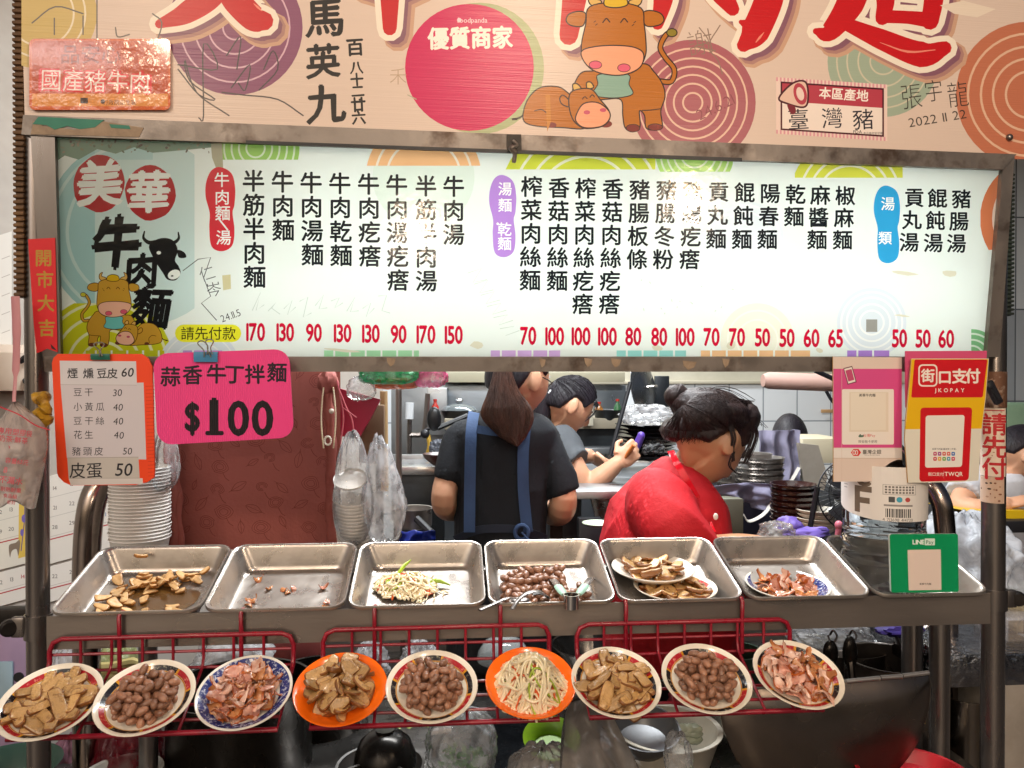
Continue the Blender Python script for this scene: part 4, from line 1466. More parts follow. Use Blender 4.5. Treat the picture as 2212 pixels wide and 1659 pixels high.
m = MB(); e = at(1122, 1297, 1.385); m.ball(e, (.02, .016, .006), 16, 8); m.build('bowl', STEELW, t)

# ================================================================ red wire racks
def rack(x0, x1, y0, y1, hooks, label, nv):
    a, b = at(x0, y0, YRB), at(x1, y1, YRB)
    zt = (a.z + b.z) / 2
    zb = RKZ - .006
    zf = RKZ - .006 - (YRB - .02 - YRF) * math.tan(BETA)
    t = thing('wire_rack', label, 'wire rack', V(((a.x + b.x) / 2, 1.22, zf)), 'red wire racks hung on the counter')
    RED = M('red_coating', '96182c', .32, 0, '7a1022', 30, rvar=.08, coat=.2)
    xa, xb = a.x, b.x
    m = MB()
    r = .0042
    def cor(p, q, s_, n=5):   # rounded corner between directions
        return [p + (q - p) * 0]
    rd = .02
    P = []
    P += [V((xa, YRF, zf)), V((xa, YRB - rd, zb - .001)), V((xa, YRB - rd * .3, zb + rd * .3)), V((xa, YRB, zb + rd)), V((xa, YRB, zt - rd)), V((xa + rd * .3, YRB, zt - rd * .3)), V((xa + rd, YRB, zt))]
    P += [V((xb - rd, YRB, zt)), V((xb - rd * .3, YRB, zt - rd * .3)), V((xb, YRB, zt - rd)), V((xb, YRB, zb + rd)), V((xb, YRB - rd * .3, zb + rd * .3)), V((xb, YRB - rd, zb - .001)), V((xb, YRF, zf))]
    m.tube(P, r, 10, closed=True)
    m.build('outer_frame', RED, t)
    m = MB()
    w_ = .0026
    for k in range(1, nv):
        x = xa + (xb - xa) * k / nv
        m.tube([V((x, YRB, zt)), V((x, YRB, zb + rd)), V((x, YRB - rd * .3, zb + rd * .3)), V((x, YRB - rd, zb - .001)), V((x, YRF, zf))], w_, 8)
    for f in (.52, .04):
        z = zb + (zt - zb) * f
        m.tube([V((xa, YRB + .004, z)), V((xb, YRB + .004, z))], w_, 8)
    for f in (.25, .5, .75):
        y = YRB - rd + (YRF - YRB + rd) * f
        z = zb + (zf - zb) * f
        m.tube([V((xa, y, z - .004)), V((xb, y, z - .004))], w_, 8)
    m.build('grid', RED, t)
    for hx in hooks:
        p = at(hx, y0, YRB)
        m = MB()
        top = zt_ + .004
        m.tube([V((p.x, YRB, zb)), V((p.x, YRB, zt)), V((p.x, YRB - .002, top - .006)), V((p.x, YRB + .003, top)), V((p.x, YRB + .012, top)), V((p.x, YRB + .014, top - .02))], .0038, 8)
        m.build('hook', RED, t)
rack(107, 634, 1382, 1366, (258, 521), 'red coated wire rack at the left carrying the tofu, peanut and pork plates', 8)
rack(698, 1186, 1360, 1350, (809, 1081), 'red coated wire rack in the middle carrying two orange plates and peanuts', 8)
rack(1246, 1706, 1351, 1336, (1352, 1603), 'red coated wire rack at the right with tofu, peanuts and meat', 8)
# ================================================================ hanging signs
def clipthing(px, py, w_, h_, Y, col, label, loops):
    """binder clip: folded body and wire handles"""
    c = at(px, py, Y)
    k = mpp(c)
    t = thing('binder_clip', label, 'clip', c)
    m = MB()
    W_, H_ = w_ * k / 2, h_ * k / 2
    m.loft([[V((c.x + x, c.y + y, c.z + z)) for y, z in ((-.004, -H_), (-.0055, H_ * .2), (-.005, H_), (.010, H_), (.0105, H_ * .2), (.009, -H_), (.0085, -H_), (.0095, H_ * .8), (-.004, H_ * .8), (-.003, -H_))] for x in (-W_, W_)])
    m.build('clip_body', M('clip_' + col, col, .35, coat=.2), t)
    for pts in loops:
        m = MB()
        m.tube(smooth_path([at(x, y, Y - .008) for x, y in pts], 5), .0011, 6)
        m.build('wire_handle', M('clip_wire', '8d8880', .25, 1), t)
def Z6(x, y):                   # from an enlarged view of the two price boards
    return (86.4 + x * .25782, 725.8 + y * .25782)
BP = vplane(220, 900, 1.338, 0, 1)
A = Art(BP)
O_ = [(100, 225), (112, 185), (150, 150), (850, 150), (905, 185), (942, 260), (960, 1150), (955, 1185), (900, 1225), (800, 1248), (260, 1252), (200, 1225), (155, 1180), (143, 1150)]
A.poly([Z6(*p) for p in O_], 'e2410f')
def zp(pts, c_):
    A.poly([Z6(*p) for p in pts], c_)
def zt6(s_, x, y, h, c_='1a1820', b=.006, **k):
    X, Y = Z6(x, y)
    A.text(s_, X, Y, h * .25782, c_, b, **k)
for k in range(26):
    zp([(884 + k * .9, 420 + k * 30), (958, 416 + k * 30), (958, 422 + k * 30), (884 + k * .9, 426 + k * 30)], 'c93408')
zp([(172, 410), (868, 390), (890, 1035), (225, 1020)], 'c6bfc4')
zp([(165, 207), (805, 212), (812, 410), (172, 405)], 'cac6ca'); zp([(172, 405), (812, 410), (812, 414), (172, 409)], 'a9a3a3')
zp([(228, 1022), (825, 1015), (835, 1190), (240, 1192)], 'b9b3ad'); zp([(228, 1020), (825, 1012), (825, 1016), (228, 1024)], '8f8a86')
zp([(240, 1194), (860, 1192), (862, 1240), (258, 1250)], 'c9c3c0'); zp([(240, 1191), (836, 1189), (836, 1193), (240, 1195)], '9a948f')
for ch, x in zip('煙燻豆皮', (272, 405, 520, 608)):
    zt6(ch, x, 312, 92, b=.014, jit=.05, rot=.04, rough=.012)
zt6('60', 735, 305, 104, b=.014, shear=.15, rough=.012)
for row, y, n_, xn in (('豆干', 470, '30', 650), ('小黃瓜', 592, '40', 654), ('豆干絲', 710, '40', 656), ('花生', 826, '40', 662)):
    for i, ch in enumerate(row):
        zt6(ch, 316 + i * 93, y, 76, b=0, jit=.05, rot=.02)
    zt6(n_, xn, y + 5, 82, b=.004, shear=.12, jit=.04)
for i, ch in enumerate('豬頭皮'):
    zt6(ch, 306 + i * 93, 965, 78, b=0, jit=.05)
zt6('50', 734, 965, 82, b=.004, shear=.12)
zt6('皮', 316, 1125, 140, b=.006, jit=.04); zt6('蛋', 455, 1125, 140, b=.006, rot=.05); zt6('50', 705, 1120, 150, b=.008, shear=.15)
obj_art('price_board', 'orange price board with white handwritten paper list of side dishes', 'price board', A, printm(.5, 'card'), .004, M('board_orange', 'd93a0c', .4))
clipthing(219, 771, 40, 13, 1.336, '1d5a4c', 'green binder clip holding the orange price board to the rail', [[(215, 770), (214, 757), (203, 745), (209, 740), (221, 740), (225, 745), (217, 757), (221, 770)]])
PP = vplane(480, 860, 1.330, 0, 1)
A = Art(PP)
def rnd_quad(c4, r, n=6):
    out = []
    for i in range(4):
        p, a, b = V(c4[i]), V(c4[i - 1]), V(c4[(i + 1) % 4])
        u_, v_ = (a - p).normalized(), (b - p).normalized()
        for j in range(n + 1):
            t_ = j / n * pi / 2
            out.append(tuple(p + u_ * r * (1 - sin(t_)) + v_ * r * (1 - cos(t_))))
    return out
A.poly([Z6(*p) for p in rnd_quad([(945, 148), (2085, 108), (2128, 850), (985, 915)], 125)], 'f0468c')
for ch, x, y in zip('蒜香牛丁拌麵', (1095, 1277, 1480, 1632, 1800, 1985), (340, 325, 318, 318, 322, 305)):
    zt6(ch, x, y, 172, '221a26', .024, rough=.014, jit=.05)
zt6('$', 1276, 676, 330, '1c161c', .035, sx=.75, rough=.008)
zt6('1', 1458, 672, 400, '1c161c', .045, sx=1.0, rough=.006)
A.rect(*Z6(1385, 795), *Z6(1540, 832), '1c161c', 4)
zt6('0', 1662, 690, 400, '1c161c', .028, sx=.92, rough=.006); zt6('0', 1864, 690, 400, '1c161c', .028, sx=.92, rough=.006)
m_ = M('pink_ribbed', 'f0468c', .45)
def pinkm(c):
    name = 'pinkcard_' + c
    if name in _M:
        return _M[name]
    mm = M(name, c, .45)
    n, l = mm.node_tree.nodes, mm.node_tree.links
    tc = n.new('ShaderNodeTexCoord'); wv = n.new('ShaderNodeTexWave'); bp = n.new('ShaderNodeBump')
    wv.bands_direction = 'X'; wv.inputs['Scale'].default_value = 95; wv.inputs['Distortion'].default_value = .3
    bp.inputs['Strength'].default_value = .55; bp.inputs['Distance'].default_value = .002
    l.new(tc.outputs['Object'], wv.inputs[0]); l.new(wv.outputs[0], bp.inputs['Height']); l.new(bp.outputs[0], n['Principled BSDF'].inputs['Normal'])
    return mm
obj_art('price_board', 'bright pink corrugated price board handwritten $100', 'price board', A, pinkm, .004, m_)
clipthing(446, 771, 50, 22, 1.328, '3f7fa8', 'blue binder clip holding the pink price board to the rail', [[(441, 772), (440, 757), (427, 742), (436, 736), (447, 744), (449, 756), (456, 772)], [(447, 766), (449, 750), (444, 738), (452, 733), (461, 737), (455, 752), (459, 766)]])
# red good luck paper strip
A = Art(LB)
A.poly([(68, 518), (126, 515), (128, 600), (131, 760), (108, 752), (98, 758), (86, 762), (80, 700)], 'c81f26')
for ch, x, y in zip('開市大吉', (101, 104, 106, 108), (558, 604, 655, 708)):
    A.text(ch, x, y, 38, 'a9822c', .022, rough=.01)
A.poly([(116, 742), (126, 752), (130, 757), (118, 752)], '2a1416')
obj_art('lucky_paper', 'red paper strip with gold good luck characters stuck on the left frame', 'paper strip', A, printm(.5, 'redpaper'), .0006, None, .0115)

# ================================================================ payment cards on the right
def Z8(x, y):
    return (1693.6 + x * .3438, 743 + y * .3438)
def cardart(px, py, Y, yaw=0, lean=0):
    return Art(vplane(px, py, Y, yaw, lean))
def q8(A, pts, c_):
    A.poly([Z8(*p) for p in pts], c_)
def r8(A, x0, y0, x1, y1, c_, r=0):
    A.rect(*Z8(x0, y0), *Z8(x1, y1), c_, r)
def t8(A, s_, x, y, h, c_, b=.01, **k):
    A.text(s_, *Z8(x, y), h * .3438, c_, b, **k)
A = cardart(1870, 900, 1.40, 2)
q8(A, [(308, 80), (740, 84), (742, 862), (312, 866)], 'd9c6ba')
q8(A, [(310, 156), (740, 156), (740, 652), (312, 652)], 'cf4a86'); q8(A, [(312, 655), (740, 655), (741, 716), (312, 716)], 'e2d9d2')
q8(A, [(312, 716), (741, 720), (741, 723), (312, 719)], 'bfa898'); q8(A, [(362, 80), (364, 80), (364, 866), (362, 866)], 'cfb8aa')
r8(A, 365, 284, 690, 632, 'e6ddd4', 3); r8(A, 410, 303, 656, 552, 'dccfbd'); r8(A, 420, 308, 640, 540, 'e2d8c8')
t8(A, '美華牛肉麵', 523, 322, 21, '2a2420', .012)
t8(A, '台灣Pay', 535, 575, 22, 'd0605a', .008); A.blob([Z8(*p) for p in ((468, 580), (478, 566), (488, 574), (500, 570), (498, 584), (474, 586))], '4f6a5a')
t8(A, '限金融卡使用', 526, 613, 20, '3a332e', .004)
A.poly([Z8(*p) for p in ((420, 682), (436, 660), (468, 660), (484, 682), (468, 704), (436, 704))], 'cf2a28')
for x in (440, 456):
    A.ell(*Z8(x, 682), 3.4, 'e2d9d2', 5.4, 12); A.ell(*Z8(x, 682), 1.7, 'cf2a28', 3.6, 12)
t8(A, '臺灣企銀', 552, 678, 30, '4a443e', .014); t8(A, 'Taiwan Business Bank', 552, 698, 11, '8a817a', .004)
A.poly([Z8(*p) for p in ((373, 152), (428, 138), (456, 240), (400, 256))], '5a2438'); A.poly([Z8(*p) for p in ((378, 157), (425, 145), (450, 236), (404, 249))], 'e6ddd4'); A.poly([Z8(*p) for p in ((385, 167), (424, 157), (442, 225), (404, 236))], 'b9466e')
obj_art('payment_card', 'white and magenta payment card hanging at the left of two cards', 'payment card', A, printm(.5, 'pay'), .003, M('cardboard', 'b98f5a', .8))
A = cardart(2045, 900, 1.385, 2)
q8(A, [(765, 45), (1275, 43), (1272, 110), (768, 400), (765, 300)], 'c94a74')
q8(A, [(765, 45), (1275, 43), (1268, 120), (765, 120)], 'c94a74')
obj_art('backing_board', 'dull pink backing board peeking out behind the red and yellow payment card', 'board', A, printm(.6, 'pay'), .003)
A = cardart(2045, 900, 1.375, 2)
q8(A, [(802, 92), (1287, 92), (1268, 330), (1240, 560), (1222, 858), (1100, 868), (780, 872), (760, 600), (765, 480), (785, 280)], 'dcd6c6')
q8(A, [(802, 95), (1284, 95), (1266, 330), (1242, 532), (762, 536), (768, 470), (786, 280)], 'e0b014')
A.poly([Z8(*p) for p in rnd_quad([(820, 98), (1278, 98), (1248, 336), (799, 337)], 10, 3)], 'c3141f')
r8(A, 844, 128, 964, 268, 'ece2d6', 9); r8(A, 853, 137, 955, 259, 'c3141f', 7)
t8(A, '街', 904, 198, 88, 'ece2d6', .03); t8(A, '口', 1010, 208, 92, 'ece2d6', .03); t8(A, '支', 1102, 202, 98, 'ece2d6', .03); t8(A, '付', 1186, 200, 98, 'ece2d6', .03)
t8(A, 'J K O P A Y', 1040, 291, 34, 'ece2d6', .02)
A.poly([Z8(*p) for p in rnd_quad([(857, 400), (1183, 398), (1160, 858), (850, 866)], 22, 4)], 'c3141f')
A.poly([Z8(*p) for p in rnd_quad([(890, 450), (1135, 446), (1118, 772), (886, 778)], 16, 4)], 'e6e0d6')
t8(A, '美華牛肉麵(臺南第二市場)', 1006, 660, 13, '3a3a4a', .006)
for i, c_ in enumerate(('b8386a', '9a3a8a', 'd05a4a', 'd9544a', '3a6ab0', 'c23a44', 'd9a02c', '6aa24a', '3f9ab0', 'c2305a')):
    x, y = 949 + (i % 5) * 28.5, 690 + (i // 5) * 32
    r8(A, x - 11, y - 12, x + 11, y + 12, c_, 2)
    r8(A, x - 4, y - 4, x + 4, y + 3, 'ece2d6')
t8(A, '街口支付', 955, 818, 25, 'ece2d6', .012); r8(A, 1003, 795, 1005, 845, 'd9848a'); t8(A, 'TWQR', 1066, 817, 36, 'ece2d6', .02)
obj_art('payment_card', 'red and yellow payment card hanging in front of the right post', 'payment card', A, printm(.42, 'pay'), .003, M('cardboard', 'b98f5a', .8))
# green stand on the last tray
A = cardart(1998, 1220, 1.34, 0, -4)
A.poly([Z8(*p) for p in rnd_quad([(664, 1195), (1093, 1193), (1098, 1558), (674, 1563)], 14, 4)], '0c8a55')
t8(A, 'LINE', 845, 1245, 40, 'e6ece4', .03); r8(A, 884, 1222, 948, 1265, 'cfe0d2', 1); t8(A, 'Pay', 916, 1245, 32, '3a7a5c', .012)
q8(A, [(776, 1294), (985, 1291), (989, 1545), (784, 1548)], 'd9c6ba')
t8(A, '美華牛肉麵', 888, 1508, 15, '4a3f3a', .01)
t = obj_art('payment_stand', 'green upright payment sign standing on the front of the last tray', 'payment stand', A, printm(.3, 'pay'), .005, M('stand_clear', 'c9d6cf', .2))
# black clip on the right post beside the cards
t = thing('spring_clip', 'small black spring clip on the right post next to the red card', 'clip', at(2150, 850, 1.43))
m = MB(); m.box(at(2146, 848, 1.425), (.016, .012, .05), .003, Matrix.Rotation(-.5, 4, 'Y')); m.build('jaw', BLACK, t)
m = MB(); m.tube([at(2140, 836, 1.42), at(2158, 862, 1.42)], .004, 8); m.build('handle', BLACK, t)
# wrapped paper notice on the right post
def bend(ob, cx, cy, r, x0):
    """wrap a flat sheet standing at y = const round a vertical post"""
    o = ob.location
    for v in ob.data.vertices:
        s_ = (v.co.x + o.x) - x0
        a = s_ / r
        d = r + (cy - r - (v.co.y + o.y))
        v.co.x = cx + d * sin(a) - o.x
        v.co.y = cy - d * cos(a) - o.y
YP = 1.47 - rr
A = Art(vplane(2144, 950, YP))
p0_, p1_ = 2113, 2172
for k in range(12):
    xa_, xb_ = p0_ + (p1_ - p0_) * k / 12, p0_ + (p1_ - p0_) * (k + 1) / 12
    A.rect(xa_, 882, xb_, 1030, 'dcc9b6')
for k in range(12):
    xa_, xb_ = p0_ + 3 + (p1_ - p0_ - 6) * k / 12, p0_ + 3 + (p1_ - p0_ - 6) * (k + 1) / 12
    A.rect(xa_, 886, xb_, 888, 'b8242a')
A.rect(p0_ + 3, 886, p0_ + 5, 1028, 'b8242a')
for ch, y in zip('請先付', (917, 966, 1013)):
    A.text(ch, 2150, y, 50, 'b8242a', .024)
for k in range(16):
    A.ell(random.uniform(2118, 2168), random.uniform(890, 1026), random.uniform(1, 2.5), 'a98a72', 1.4, 6)
o = obj_art('notice_paper', 'white paper notice with red border and characters wrapped round the right post', 'notice', A, printm(.6, 'notice'), 0, None, .0015)
bend(o, xr, 1.47, rr, xr)
A = Art(vplane(2144, 1065, YP))
for k in range(8):
    A.poly([(2116 + 6.6 * k, 1031), (2116 + 6.6 * (k + 1), 1031), (2116 + 6.6 * (k + 1), 1088 + 12 * noise.noise(V((k + 1, 3, 0)))), (2116 + 6.6 * k, 1088 + 12 * noise.noise(V((k, 3, 0))))], 'c2a48f')
for k in range(14):
    A.ell(random.uniform(2122, 2165), random.uniform(1035, 1085), random.uniform(1, 4), random.choice(['7a4a34', 'a3806a', '3a2a22']), 2, 7)
o = obj_art('torn_tape', 'torn dirty remains of tape on the right post below the notice', 'tape', A, printm(.7, 'notice'), 0, None, .0012)
bend(o, xr, 1.47, rr, xr)
m = MB()
for z0_, z1_, k in ((at(2150, 880, 1.47).z, at(2150, 803, 1.47).z, 1),):
    m.tube([(xr, 1.47, z0_), (xr, 1.47, z1_)], rr + .0008, 24, cap=False)
m.build('rust_patch', M('rust_patch', '6a4a38', .6, .3, 'b9a594', 28, .6, bump=.4, bs=60, sharp=.08), stall)

# ================================================================ water jug on the last tray
t7 = TR[6]
jc = at(1908, 1262, 1.455)
jug = thing('water_jug', 'large clear ribbed plastic water jug with a white paper label', 'water jug', jc, None)
def jugr(z):
    r = .076
    if z < .02:
        r = .066 + .010 * (z / .02) ** .5
    if z > .20:
        r = .076 - .05 * ((z - .20) / .09) ** 1.6 if z < .29 else .026
    return r
m = MB()
prof = [(0.02, .004), (.05, .002)]
for i in range(70):
    z = .002 + i * .0042
    w_ = .0034 * sin(z * 230) if .02 < z < .115 else 0
    prof.append((max(.024, jugr(z)) + w_, z))
def facet(a, z):
    if .022 < z < .075:
        return 1 + .035 * abs(((a * 7 / pi + z * 42) % 1) - .5) + .035 * abs(((a * 7 / pi - z * 42) % 1) - .5)
    return 1
m.lathe(prof, jc, 56, None, True, False, facet)
m.build('jug_body', M('clear_plastic', 'eef4f5', .03, 0, trans=1, ior=1.18, spec=.8), jug, 50)
m = MB(); m.lathe([(.0, .30), (.027, .30), (.028, .318), (.024, .322), (0, .322)], jc, 24); m.build('cap', M('cap_blue', '2a5aa0', .4), jug)
YJ = jc.y - .0785
A = Art(vplane(1908, 1100, YJ))
for k in range(24):
    xa_, xb_ = 1760 + k * 12.4, 1760 + (k + 1) * 12.4
    A.poly([(xa_, 1010), (xb_, 1010), (xb_, 1128 - 30 * max(0, (1935 - xb_) / 175) ** 2.2), (xa_, 1128 - 30 * max(0, (1935 - xa_) / 175) ** 2.2)], 'dcd6d0')
A.rect(1853, 1056, 1866, 1115, '6a5c50'); A.rect(1853, 1056, 1891, 1069, '6a5c50'); A.rect(1853, 1081, 1887, 1094, '6a5c50')
A.text('C', 1872, 1037, 50, '6a5c50', .05)
A.rect(1912, 1048, 1980, 1070, '8a8480'); A.rect(1913, 1049, 1979, 1069, 'dcd6d0')
for y in (1053, 1059, 1065):
    for k in range(9):
        A.rect(1916 + k * 6.8, y - 2, 1920.5 + k * 6.8, y + 2, '6a645f')
A.rect(1923, 1074, 1935, 1086, '4a4a4a', 1); A.ell(1944, 1080, 6, '3f9ab0'); A.ell(1961, 1080, 5.5, 'b04a44', 5); A.rect(1914, 1091, 1972, 1095, '8a8480')
x = 1917
while x < 1968:
    w_ = random.choice((1, 1.6, 2.4))
    A.rect(x, 1100, x + w_, 1119, '1c1a1a'); x += w_ + random.choice((1, 1.5, 2))
A.text('4 713698 414720', 1942, 1124, 9, '3a3634', .0)
for k in range(5):
    A.rect(1816, 1036 + k * 7, 1838 - k * 2, 1038 + k * 7, '9a9490')
o = A.build('paper_label', printm(.5, 'jug'), jug, 0)
for v in o.data.vertices:       # bend the label round the jug
    w_ = v.co + wloc(jug)
    s_ = w_.x - jc.x
    a = s_ / .0785
    v.co.x = jc.x + .0785 * sin(a) - wloc(jug).x
    v.co.y = jc.y - .0785 * cos(a) - wloc(jug).y
# ================================================================ kitchen behind the stall
def pbox(name, mat, x0, y0, x1, y1, Y, d, label=None, cat=None, parent=None, bev=.003):
    a, b = at(x0, y0, Y), at(x1, y1, Y)
    m = MB()
    m.box(((a.x + b.x) / 2, Y + d / 2, (a.z + b.z) / 2), (abs(b.x - a.x), d, abs(a.z - b.z)), bev)
    o = m.build(name, mat, parent)
    return tag(o, label, cat) if label else o
def pot(name, label, cat, px, py, rpx, hpx, Y, mat, taper=1.0, wall=.002, rimr=.003, group=None, fill=None, base=None):
    """round open vessel; rim centre at the pixel, given radius and height in pixels"""
    c = at(px, py, Y)
    k = mpp(c)
    r, h = rpx * k, hpx * k
    t = thing(name, label, cat, c - V((0, 0, h)), group)
    o = c - V((0, 0, h))
    m = MB()
    rb = r * taper
    m.lathe([(rb * .9, 0), (rb * .97, .002), (rb, .008), (r, h - .004), (r + rimr, h), (r + rimr, h + .002), (r - wall, h + .001), (r - wall, h - .004), (rb - wall, .010), (rb * .9, .004), (.0, .004)], o, 40)
    m.lathe([(rb * .9, 0), (.0, 0)], o, 40)
    m.build('body', mat, t, 50)
    return t
def bag(name, label, cat, x0, y0, x1, y1, Y, d, mat, seed=0, amp=.16, pinch=.45, parent=None, top=.0):
    """slack plastic bag: a lump with creases, drawn together towards its top"""
    a, b = at(x0, y0, Y), at(x1, y1, Y)
    c = (a + b) / 2
    rx, rz = abs(b.x - a.x) / 2, abs(a.z - b.z) / 2
    m = MB()
    def f(dv):
        q = 1 + amp * noise.noise(dv * 2.2 + V((seed, 0, 0))) + amp * .6 * noise.noise(dv * 6 + V((seed, 5, 0)))
        q += amp * .45 * (abs(noise.noise(dv * 4 + V((0, seed, 2)))) - .25)
        q *= 1 / max(abs(dv.x) ** 3 + abs(dv.y) ** 3 + abs(dv.z) ** 3, .3) ** (1 / 3) * .92
        q += amp * .8 * (.5 - abs(noise.noise(dv * 3.1 + V((seed * 2, 1, 0)))) * 2) * .5
        a_ = atan2(dv.y, dv.x)
        tz = (dv.z + 1) / 2
        q += .10 * (.3 + tz) * (abs(sin(a_ * 5.5 + 2.5 * noise.noise(V((dv.z * 2, seed, 0))))) - .6)
        return q
    m.ball((0, 0, 0), (rx, d, rz), 84, 40, None, f)
    for i, p in enumerate(m.v):
        tz = (p.z / rz + 1) / 2
        s_ = 1 - pinch * max(0, tz - .35) ** 1.3 * 1.6
        m.v[i] = V((p.x * s_ + c.x + top * max(0, tz - .4) * rx, p.y * s_ + Y + d * .5, p.z + c.z))
    o = m.build(name, mat, parent, 70)
    return tag(o, label, cat) if label else o
CLEAR = film('clear_bag', 'f0f2f5', .88, .10, .6, 30, 1.2)
MILKY = film('milky_bag', 'f0f0f4', .66, .14, .6, 26, 1.2)
def cloth(name, mat, x0, y0, x1, y1, Y, amp, folds, seed=0, nu=40, nv=24, th=.004, parent=None, sag=0):
    a, b = at(x0, y0, Y), at(x1, y1, Y)
    def P(u, v, s_):
        x, z = a.x + (b.x - a.x) * u, a.z + (b.z - a.z) * v
        y = Y + amp * sin(u * folds * 2 * pi + 1.5 * noise.noise(V((u * 2, v * 2, seed)))) * (.4 + .6 * v) + amp * .8 * noise.noise(V((u * 3, v * 3, seed + 4)))
        return V((x + amp * .5 * noise.noise(V((v * 4, u, seed + 9))), y + s_, z - sag * 4 * u * (1 - u) + amp * .4 * noise.noise(V((u * 4, seed, 1)))))
    m = MB()
    fr = [[P(i / nu, j / nv, 0) for j in range(nv + 1)] for i in range(nu + 1)]
    bk = [[P(i / nu, j / nv, th) for j in range(nv + 1)] for i in range(nu + 1)]
    m.loft([f + k[::-1] for f, k in zip(fr, bk)])
    return m.build(name, mat, parent, 60)

# --- red flowered cloth hung left of the cooks
A = Art(vplane(545, 990, 1.78))
A.rect(362, 796, 735, 1185, '9c564e')
for i in range(20):
    for j in range(20):
        A.rect(362 + 373 * i / 20, 796 + 389 * j / 20, 362 + 373 * (i + 1) / 20, 796 + 389 * (j + 1) / 20, '9c564e')
random.seed(21)
for gx in range(7):
    for gy in range(8):
        x, y = 385 + gx * 52 + (gy % 2) * 24 + random.uniform(-13, 13), 815 + gy * 46 + random.uniform(-13, 13)
        fs_ = random.uniform(.75, 1.3)
        if x > 720:
            continue
        a0 = random.uniform(0, 6)
        if (gx + gy) % 2 == 0:
            for k in range(3):
                q = (15 - 4 * k) * fs_
                A.stroke([(x + q * cos(a0 + t_ * .9) * (1 + .2 * sin(t_ * 3)), y + q * .8 * sin(a0 + t_ * .9)) for t_ in range(6 + int(fs_ * 2))], 1.2, '7a3832', sm=3)
            A.stroke([(x + 6, y + 12), (x + 12, y + 24), (x + 20, y + 30)], 1.4, '7a3832', sm=3)
        else:
            L = 15 * fs_
            c_, s_ = cos(a0) * L, sin(a0) * L
            A.stroke([(x - c_, y - s_), (x - s_ * .45, y + c_ * .45), (x + c_, y + s_), (x + s_ * .45, y - c_ * .45), (x - c_, y - s_)], 1.2, '7a3832', sm=4)
            A.stroke([(x - c_ * 1.3, y - s_ * 1.3), (x + c_ * .9, y + s_ * .9)], 1, '7a3832')
ct = thing('cloth_cover', 'dull red cloth with dark flower outlines hanging behind the pink price board', 'cloth', at(545, 1180, 1.78))
o = A.build('cloth_sheet', printm(.75, 'cloth', bump=.25, bs=140), ct)
for v in o.data.vertices:
    w_ = v.co + wloc(ct)
    v.co.y += .014 * sin(w_.x * 17 + 1) + .012 * noise.noise(w_ * 7) + .02 * max(0, -w_.x - .52) * 8
m = MB()
P = [at(368, 1185, 1.76), at(372, 1080, 1.755), at(366, 990, 1.76), at(378, 900, 1.765), at(372, 800, 1.77)]
m.tube(smooth_path(P, 6), [.014 + .004 * sin(i) for i in range(25)], 12, flat=.7)
P = [at(388, 1185, 1.765), at(384, 1080, 1.76), at(378, 980, 1.765), at(388, 880, 1.77), at(384, 800, 1.77)]
m.tube(smooth_path(P, 6), [.010 + .003 * sin(i * 1.3) for i in range(25)], 12, flat=.7)
m.disp(.004, 18, 3)
m.build('rolled_edge', M('cloth_9c564e', '9c564e', .75), ct)
kn = at(708, 826, 1.74)
m = MB()
m.ball(kn, (.024, .022, .026), 22, 16, None, lambda d: 1 + .16 * sin(d.x * 9 + d.z * 4) * .5 + .15 * noise.noise(d * 3))
m.tube(smooth_path([at(705, 838, 1.74), at(712, 900, 1.745), at(716, 1000, 1.75), at(714, 1100, 1.75), at(722, 1180, 1.76)], 8), [.010 + .004 * (i / 32) + .002 * sin(i * 1.1) for i in range(33)], 12, flat=.8)
m.build('knot', M('cloth_tie', '9c5850', .75, 0, '864038', 20, bump=.3, bs=60), ct)
t = thing('pearl_necklace', 'string of pearls hanging from the knot of the red cloth', 'necklace', at(708, 960, 1.72))
m = MB()
for sx in (-1, 1):
    for k in range(40):
        y = 838 + k * 3.3
        x = 708 + sx * (9 + 5 * sin(k * .08)) + (3 if sx > 0 else 0)
        m.ball(at(x, y, 1.722), .0021, 8, 6)
m.build('beads', M('pearl', 'd9c9a8', .25, coat=.4), t)
m = MB()
for k in range(14):
    a = 2 * pi * k / 14
    m.ball(at(708 + 7 * cos(a), 952 + 9 * sin(a), 1.718), .0026, 8, 6)
m.ball(at(716, 888, 1.72), .006, 10, 8)
m.build('pendant', M('pearl_white', 'e6dccb', .25, coat=.4), t)

# --- stack of paper bowls on the left
c = at(303, 1222, 1.70)
k = mpp(c)
bw = thing('paper_bowl', 'white paper bowl nested in the stack left of the red cloth', 'bowl', c, 'nested white paper bowls')
m = MB()
R = 61 * k
m.lathe([(0, .001), (R * .78, .001), (R * .79, 0), (R * .8, .002), (R * .97, .058), (R, .060), (R * 1.02, .0615), (R, .0635), (R * .97, .062), (R * .955, .058), (R * .785, .004), (0, .004)], (0, 0, 0), 40)
o = m.build('bowl_body', M('paper_white', 'efece8', .55, 0, 'e6e2dc', 30), bw, 60, local=True)
NB = 22
for i in range(1, NB):
    d = dup(bw)
    d.location = c + V((.001 * sin(i * 2.1), .001 * cos(i * 1.7), i * .0072))
    if i == NB - 1:
        d['label'] = 'topmost white paper bowl of the stack left of the red cloth'
    elif i > 0:
        d['label'] = 'white paper bowl nested in the stack left of the red cloth'
bw['label'] = 'lowest white paper bowl of the stack left of the red cloth'
bag('plastic_bag', 'clear plastic bag draped over the right side of the paper bowl stack', 'plastic bag', 318, 925, 376, 1064, 1.66, .05, CLEAR, 3, .10, .5)
pbox('carton', M('carton_brown', '7a5a38', .8, 0, '6a4a2c', 8), 250, 1223, 350, 1330, 1.66, .12, 'brown carton under the stack of paper bowls', 'carton')
